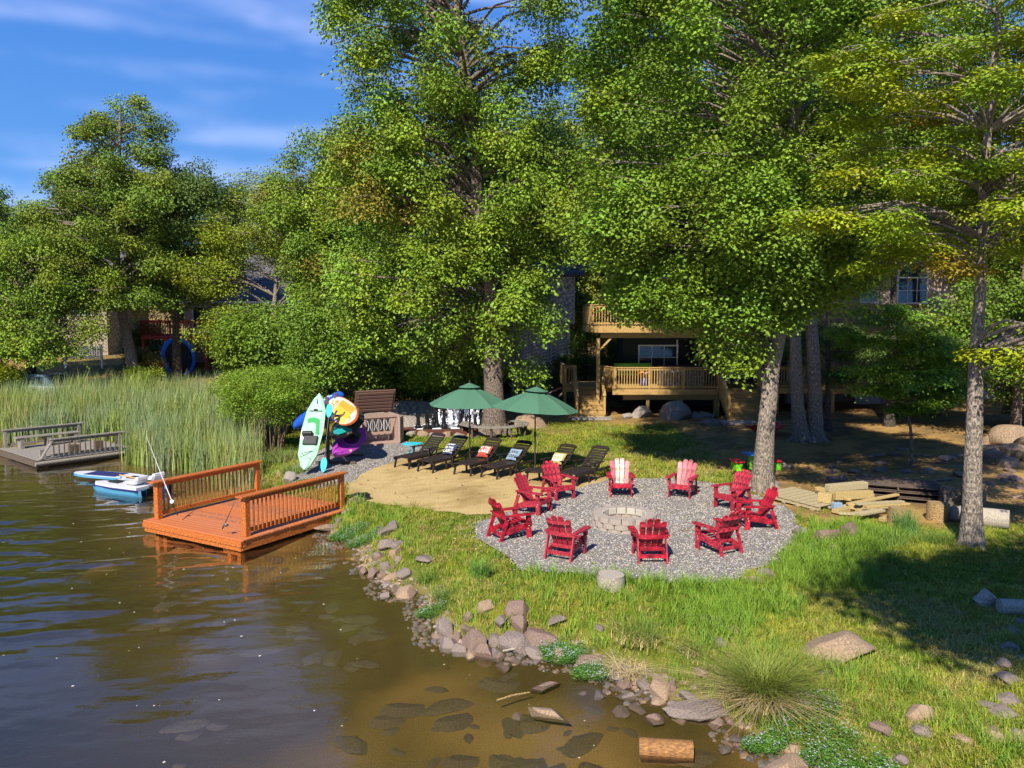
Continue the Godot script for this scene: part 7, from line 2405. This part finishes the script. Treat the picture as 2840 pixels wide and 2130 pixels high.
	tree("left_tree", "tall tree on the left with a pale curving trunk and layered crown", V.call([-21.4, y, -47, -21.75, 3.75, -47, -22.15, 6.4, -47, -22.2, 9.5, -47, -21.9, 13, -47, -21.7, 16.4, -47]), 0.36, 0.06,
		[[-21.8, 14.2, -47, 2.6, 3.2, 2.4, 26], [-22.6, 11.0, -46.8, 4.6, 2.4, 3.2, 40], [-22.8, 8.2, -46.4, 4.0, 1.8, 2.8, 26], [-21.6, 6.6, -46, 2.0, 0.8, 1.6, 8]],
		{"green": Color(0.09, 0.15, 0.022), "per": 24, "pad": 1.05, "leaf": "broad", "bark": "bark_grey", "group": gp, "thick": 0.5, "sag": 0.2, "bare": 0.3})
	y = g(-20.3, -49)
	tree("left_tree", "darker tree right of the pale curving trunk, dark straight trunk by the trampoline", V.call([-19.9, y, -49, -19.8, 5.3, -49, -19.7, 9, -49, -19.4, 13.5, -49]), 0.3, 0.06,
		[[-18.4, 11.0, -49, 2.8, 3.0, 2.4, 30], [-18.6, 7.6, -48.6, 2.2, 1.3, 1.8, 10]],
		{"green": Color(0.055, 0.10, 0.025), "per": 26, "pad": 1.0, "leaf": "broad", "bark": "bark_dark", "group": gp, "bare": 0.35})
	y = g(-26.3, -46)
	tree("left_tree", "tree with a dark trunk beside the car, drooping green boughs", V.call([-25.6, y, -44, -25.6, 3.3, -44, -25.8, 6, -44, -26, 9, -44]), 0.3, 0.06,
		[[-25.6, 7.6, -44, 3.6, 2.4, 2.6, 34], [-25.0, 4.4, -43.4, 3.0, 1.0, 2.0, 14]],
		{"green": Color(0.10, 0.17, 0.02), "per": 24, "pad": 1.05, "leaf": "broad", "bark": "bark_brown", "group": gp, "bare": 0.3})
	tree("left_tree", "tree cut by the left edge, behind the car", V.call([-30.5, 1.2, -46, -30.5, 5, -46, -30.6, 9, -46]), 0.25, 0.06,
		[[-29.8, 9.4, -46.5, 2.6, 2.6, 2.4, 26], [-30.0, 5.6, -45.5, 2.6, 1.6, 2.0, 16]],
		{"green": Color(0.075, 0.13, 0.022), "per": 24, "pad": 1.1, "leaf": "broad", "group": gp, "bare": 0.2})
	tree("mid_tree", "yellowish green tree with bare grey branches before the pink house's roof", V.call([-13.6, g(-13.6, -47), -47, -13.6, 4, -47, -13.2, 8, -47, -13, 12, -47]), 0.2, 0.05,
		[[-13.6, 10.6, -47, 3.6, 2.2, 2.4, 28], [-10.2, 7.4, -45.8, 1.4, 1.8, 1.4, 7], [-16.6, 7.7, -46.4, 1.7, 0.9, 1.4, 8], [-15.2, 4.6, -45.6, 1.8, 1.0, 1.5, 9]],
		{"green": Color(0.125, 0.185, 0.02), "per": 22, "pad": 0.95, "leaf": "small", "bark": "bark_grey", "group": gp, "size": 1.35, "bare": 0.2})
	tree("mid_tree", "tall leafy tree left of the tallest tree, its top against the sky", V.call([-9.3, g(-9.3, -44), -44, -9.3, 5, -44, -9.4, 10, -44, -9.6, 14.5, -44]), 0.28, 0.06,
		[[-9.6, 12.0, -44, 3.2, 3.2, 2.6, 34], [-8.6, 7.6, -43.2, 3.0, 2.4, 2.2, 24], [-6.4, 11.5, -44.5, 2.2, 2.6, 2.0, 16]],
		{"green": Color(0.095, 0.17, 0.02), "per": 24, "pad": 1.05, "leaf": "broad", "group": gp, "bare": 0.2, "turn": Color(0.2, 0.12, 0.03)})
	tree("mid_tree", "slender trunk right behind the tallest tree's trunk", V.call([0.25, g(0.25, -42), -42, 0.2, 3.5, -42, 0.1, 6, -42, 0.4, 10, -42, 0.6, 14, -42]), 0.3, 0.08,
		[[1.4, 12.8, -42, 3.4, 2.4, 2.6, 32], [3.4, 9.2, -42.4, 1.4, 1.0, 1.4, 6]],
		{"green": Color(0.085, 0.155, 0.02), "per": 24, "pad": 1.1, "leaf": "broad", "bark": "bark_grey", "group": gp, "bare": 0.3})
	gp = "trees beyond the houses"
	var far := [
		[-33, -66, 12.5, 4.0, 0, "rounded tree top at the far left behind the cream house"], [-27, -70, 13, 4.2, 1, "tree behind the cream house, right of the leftmost"], [-17.5, -68, 13.5, 3.6, 2, "pale green tree behind the pink house's left end"],
		[-12, -66, 14, 3.8, 0, "tree behind the pink house's chimney"], [-7, -62, 15, 4.0, 1, "tree filling the gap left of the tallest tree"], [-3, -60, 15.5, 4.2, 0, "tree behind the grey house's roof, left half"],
		[2.0, -58, 16.5, 4.2, 2, "pale tree top right of the tallest tree against the sky"], [6.0, -57, 18.5, 4.2, 2, "tall pale tree behind the decks"], [9.5, -60, 18, 4.5, 0, "tree behind the house's left end"],
		[14, -58, 19, 4.8, 1, "dark tree behind the house's middle"], [19, -60, 17.5, 4.6, 0, "tree behind the house's right wing"], [25, -57, 17, 4.8, 1, "dark tree behind the house at far right"],
		[30, -50, 15, 4.6, 0, "tree at the far right edge of the view"], [27, -42, 13, 4.0, 1, "shady tree right of the house"], [-38, -58, 13, 4.2, 1, "tree beyond the left edge of the view"], [-22, -74, 14, 4.4, 0, "tree far behind the red deck"], [34, -62, 16, 5.0, 0, "last tree at right, beyond the house"], [-1.5, -70, 15, 4.4, 1, "tree far behind the grey house"]]
	var greens := [Color(0.085, 0.15, 0.02), Color(0.065, 0.12, 0.02), Color(0.13, 0.18, 0.035)]
	for f in far:
		var gy := g(f[0], f[1])
		var h: float = f[2]
		var r: float = f[3]
		tree("far_tree", f[5], V.call([f[0], gy, f[1], f[0] + 0.2, gy + h * 0.35, f[1], f[0], gy + h * 0.9, f[1]]), 0.3, 0.05,
			[[f[0], gy + h * 0.72, f[1], r, h * 0.26, r, 30], [f[0], gy + h * 0.36, f[1] + 0.5, r * 0.9, h * 0.2, r * 0.9, 18]],
			{"green": greens[f[4]], "per": 22, "pad": 1.35, "leaf": "far", "group": gp, "bare": 0.15, "twigs": false, "thick": 0.5})
	gp = ""
	tree("shade_tree", "tree outside the right edge of the view, its crown shading the right lawn", V.call([8.8, g(8.8, -4.2), -4.2, 8.4, 5, -4.0, 7.4, 9, -3.6, 7, 13, -3.4]), 0.3, 0.06,
		[[5.6, 10.8, -3.1, 2.6, 1.7, 2.0, 40], [9.0, 10.5, -4.2, 2.6, 1.8, 2.0, 34]], {"green": Color(0.09, 0.16, 0.02), "per": 30, "pad": 1.0, "leaf": "broad", "group": gp, "bare": 0.4})

# ------------------------------------------------------------------ sky
func make_sky() -> Sky:
	var im := Image.create(1024, 512, false, Image.FORMAT_RGBA8)
	var n := FastNoiseLite.new()
	n.seed = 4
	n.frequency = 1.0
	n.fractal_octaves = 5
	n.noise_type = FastNoiseLite.TYPE_SIMPLEX_SMOOTH
	for y in 256:
		var el := PI / 2 - PI * (y + 0.5) / 512
		for x in 1024:
			var az := TAU * (x + 0.5) / 1024
			var d := Vector3(sin(az) * cos(el), sin(el), -cos(az) * cos(el))
			# thin cirrus on a high plane, drawn out into streaks
			var p := Vector2(d.x, d.z) / (d.y + 0.18)
			var q := p.rotated(0.35)
			var w := n.get_noise_2d(q.x * 0.55 + 7.0, q.y * 0.9)
			var s := n.get_noise_2d(q.x * 1.1 + 0.5 * w + 3.0, q.y * 5.0 + 1.2 * w)
			var a := clampf((w * 0.9 + s * 0.8 + 0.28) * 1.25, 0.0, 1.0)
			im.set_pixel(x, y, Color(1, 1, 1, a * a * 0.75 * smoothstep(0.0, 0.08, d.y)))
	var m := ProceduralSkyMaterial.new()
	m.sky_top_color = Color(0.014, 0.092, 0.35).linear_to_srgb()
	m.sky_horizon_color = Color(0.115, 0.27, 0.52).linear_to_srgb()
	m.sky_curve = 0.16
	m.ground_bottom_color = Color(0.10, 0.10, 0.08).linear_to_srgb()
	m.ground_horizon_color = Color(0.25, 0.36, 0.45).linear_to_srgb()
	m.sky_cover = ImageTexture.create_from_image(im)
	m.sky_cover_modulate = Color(0.42, 0.39, 0.38)
	m.sun_angle_max = 8.0
	var s := Sky.new()
	s.sky_material = m
	return s

func _ready() -> void:
	var cam := Camera3D.new()
	cam.name = "camera"
	cam.fov = 49.73
	cam.near = 0.1
	cam.far = 1500.0
	cam.position = Vector3(0, 5.5, 0)
	cam.rotation_degrees = Vector3(-5.0, 0, 0)
	add_child(cam)
	cam.current = true
	var env := Environment.new()
	env.background_mode = Environment.BG_SKY
	env.sky = make_sky()
	env.background_energy_multiplier = 1.0
	env.tonemap_mode = Environment.TONE_MAPPER_LINEAR
	env.tonemap_exposure = 2.05
	env.sdfgi_enabled = true
	env.ssao_enabled = true
	env.ssil_enabled = true
	var we := WorldEnvironment.new()
	we.name = "world_environment"
	we.environment = env
	add_child(we)
	var sun := DirectionalLight3D.new()
	sun.name = "sun"
	sun.light_color = Color(1.0, 0.955, 0.88)
	sun.light_energy = 1.38
	sun.light_angular_distance = 0.5
	sun.shadow_enabled = true
	add_child(sun)
	sun.look_at_from_position(Vector3.ZERO, Vector3(0.33, -0.92, -1.0))

	lay_out()
	make_materials()
	make_leaves()
	make_rock_shapes()
	make_land()
	make_water()
	ground_piece("sand_beach", sheet(SAND, 0.03, 0.22, 0.02), M.sand, "beach of yellow sand before the loungers", true)
	ground_piece("gravel_patio", sheet(PATIO, 0.045), M.gravel, "round patio of grey gravel under the red chairs")
	ground_piece("gravel_pad", sheet(PAD, 0.02), M.gravel, "grey gravel around the kayak rack and shed")
	main_house()
	neighbours()
	trees()
	plants()
	make_reeds()
	pebbles()
	litter()
	make_grass()
	orange_dock()
	grey_dock()
	pedal_boat()
	floating_board()
	rod("long white fishing rod leaning on the dock's left railing", Vector3(-8.3, 0.46, -20.2), Vector3(-9.18, 2.4, -20.6), M.white_plastic, 0.010)
	rod("short dark fishing rod leaning inside the dock's right front post", Vector3(-6.75, 0.46, -18.95), Vector3(-6.32, 1.2, -18.6), M.dark_metal, 0.011)
	boats_on_rack()
	shed()
	red_chairs()
	fire_pit()
	beach()
	chess()
	woodpile()
	yard_things()
	car()
	shore_rocks()
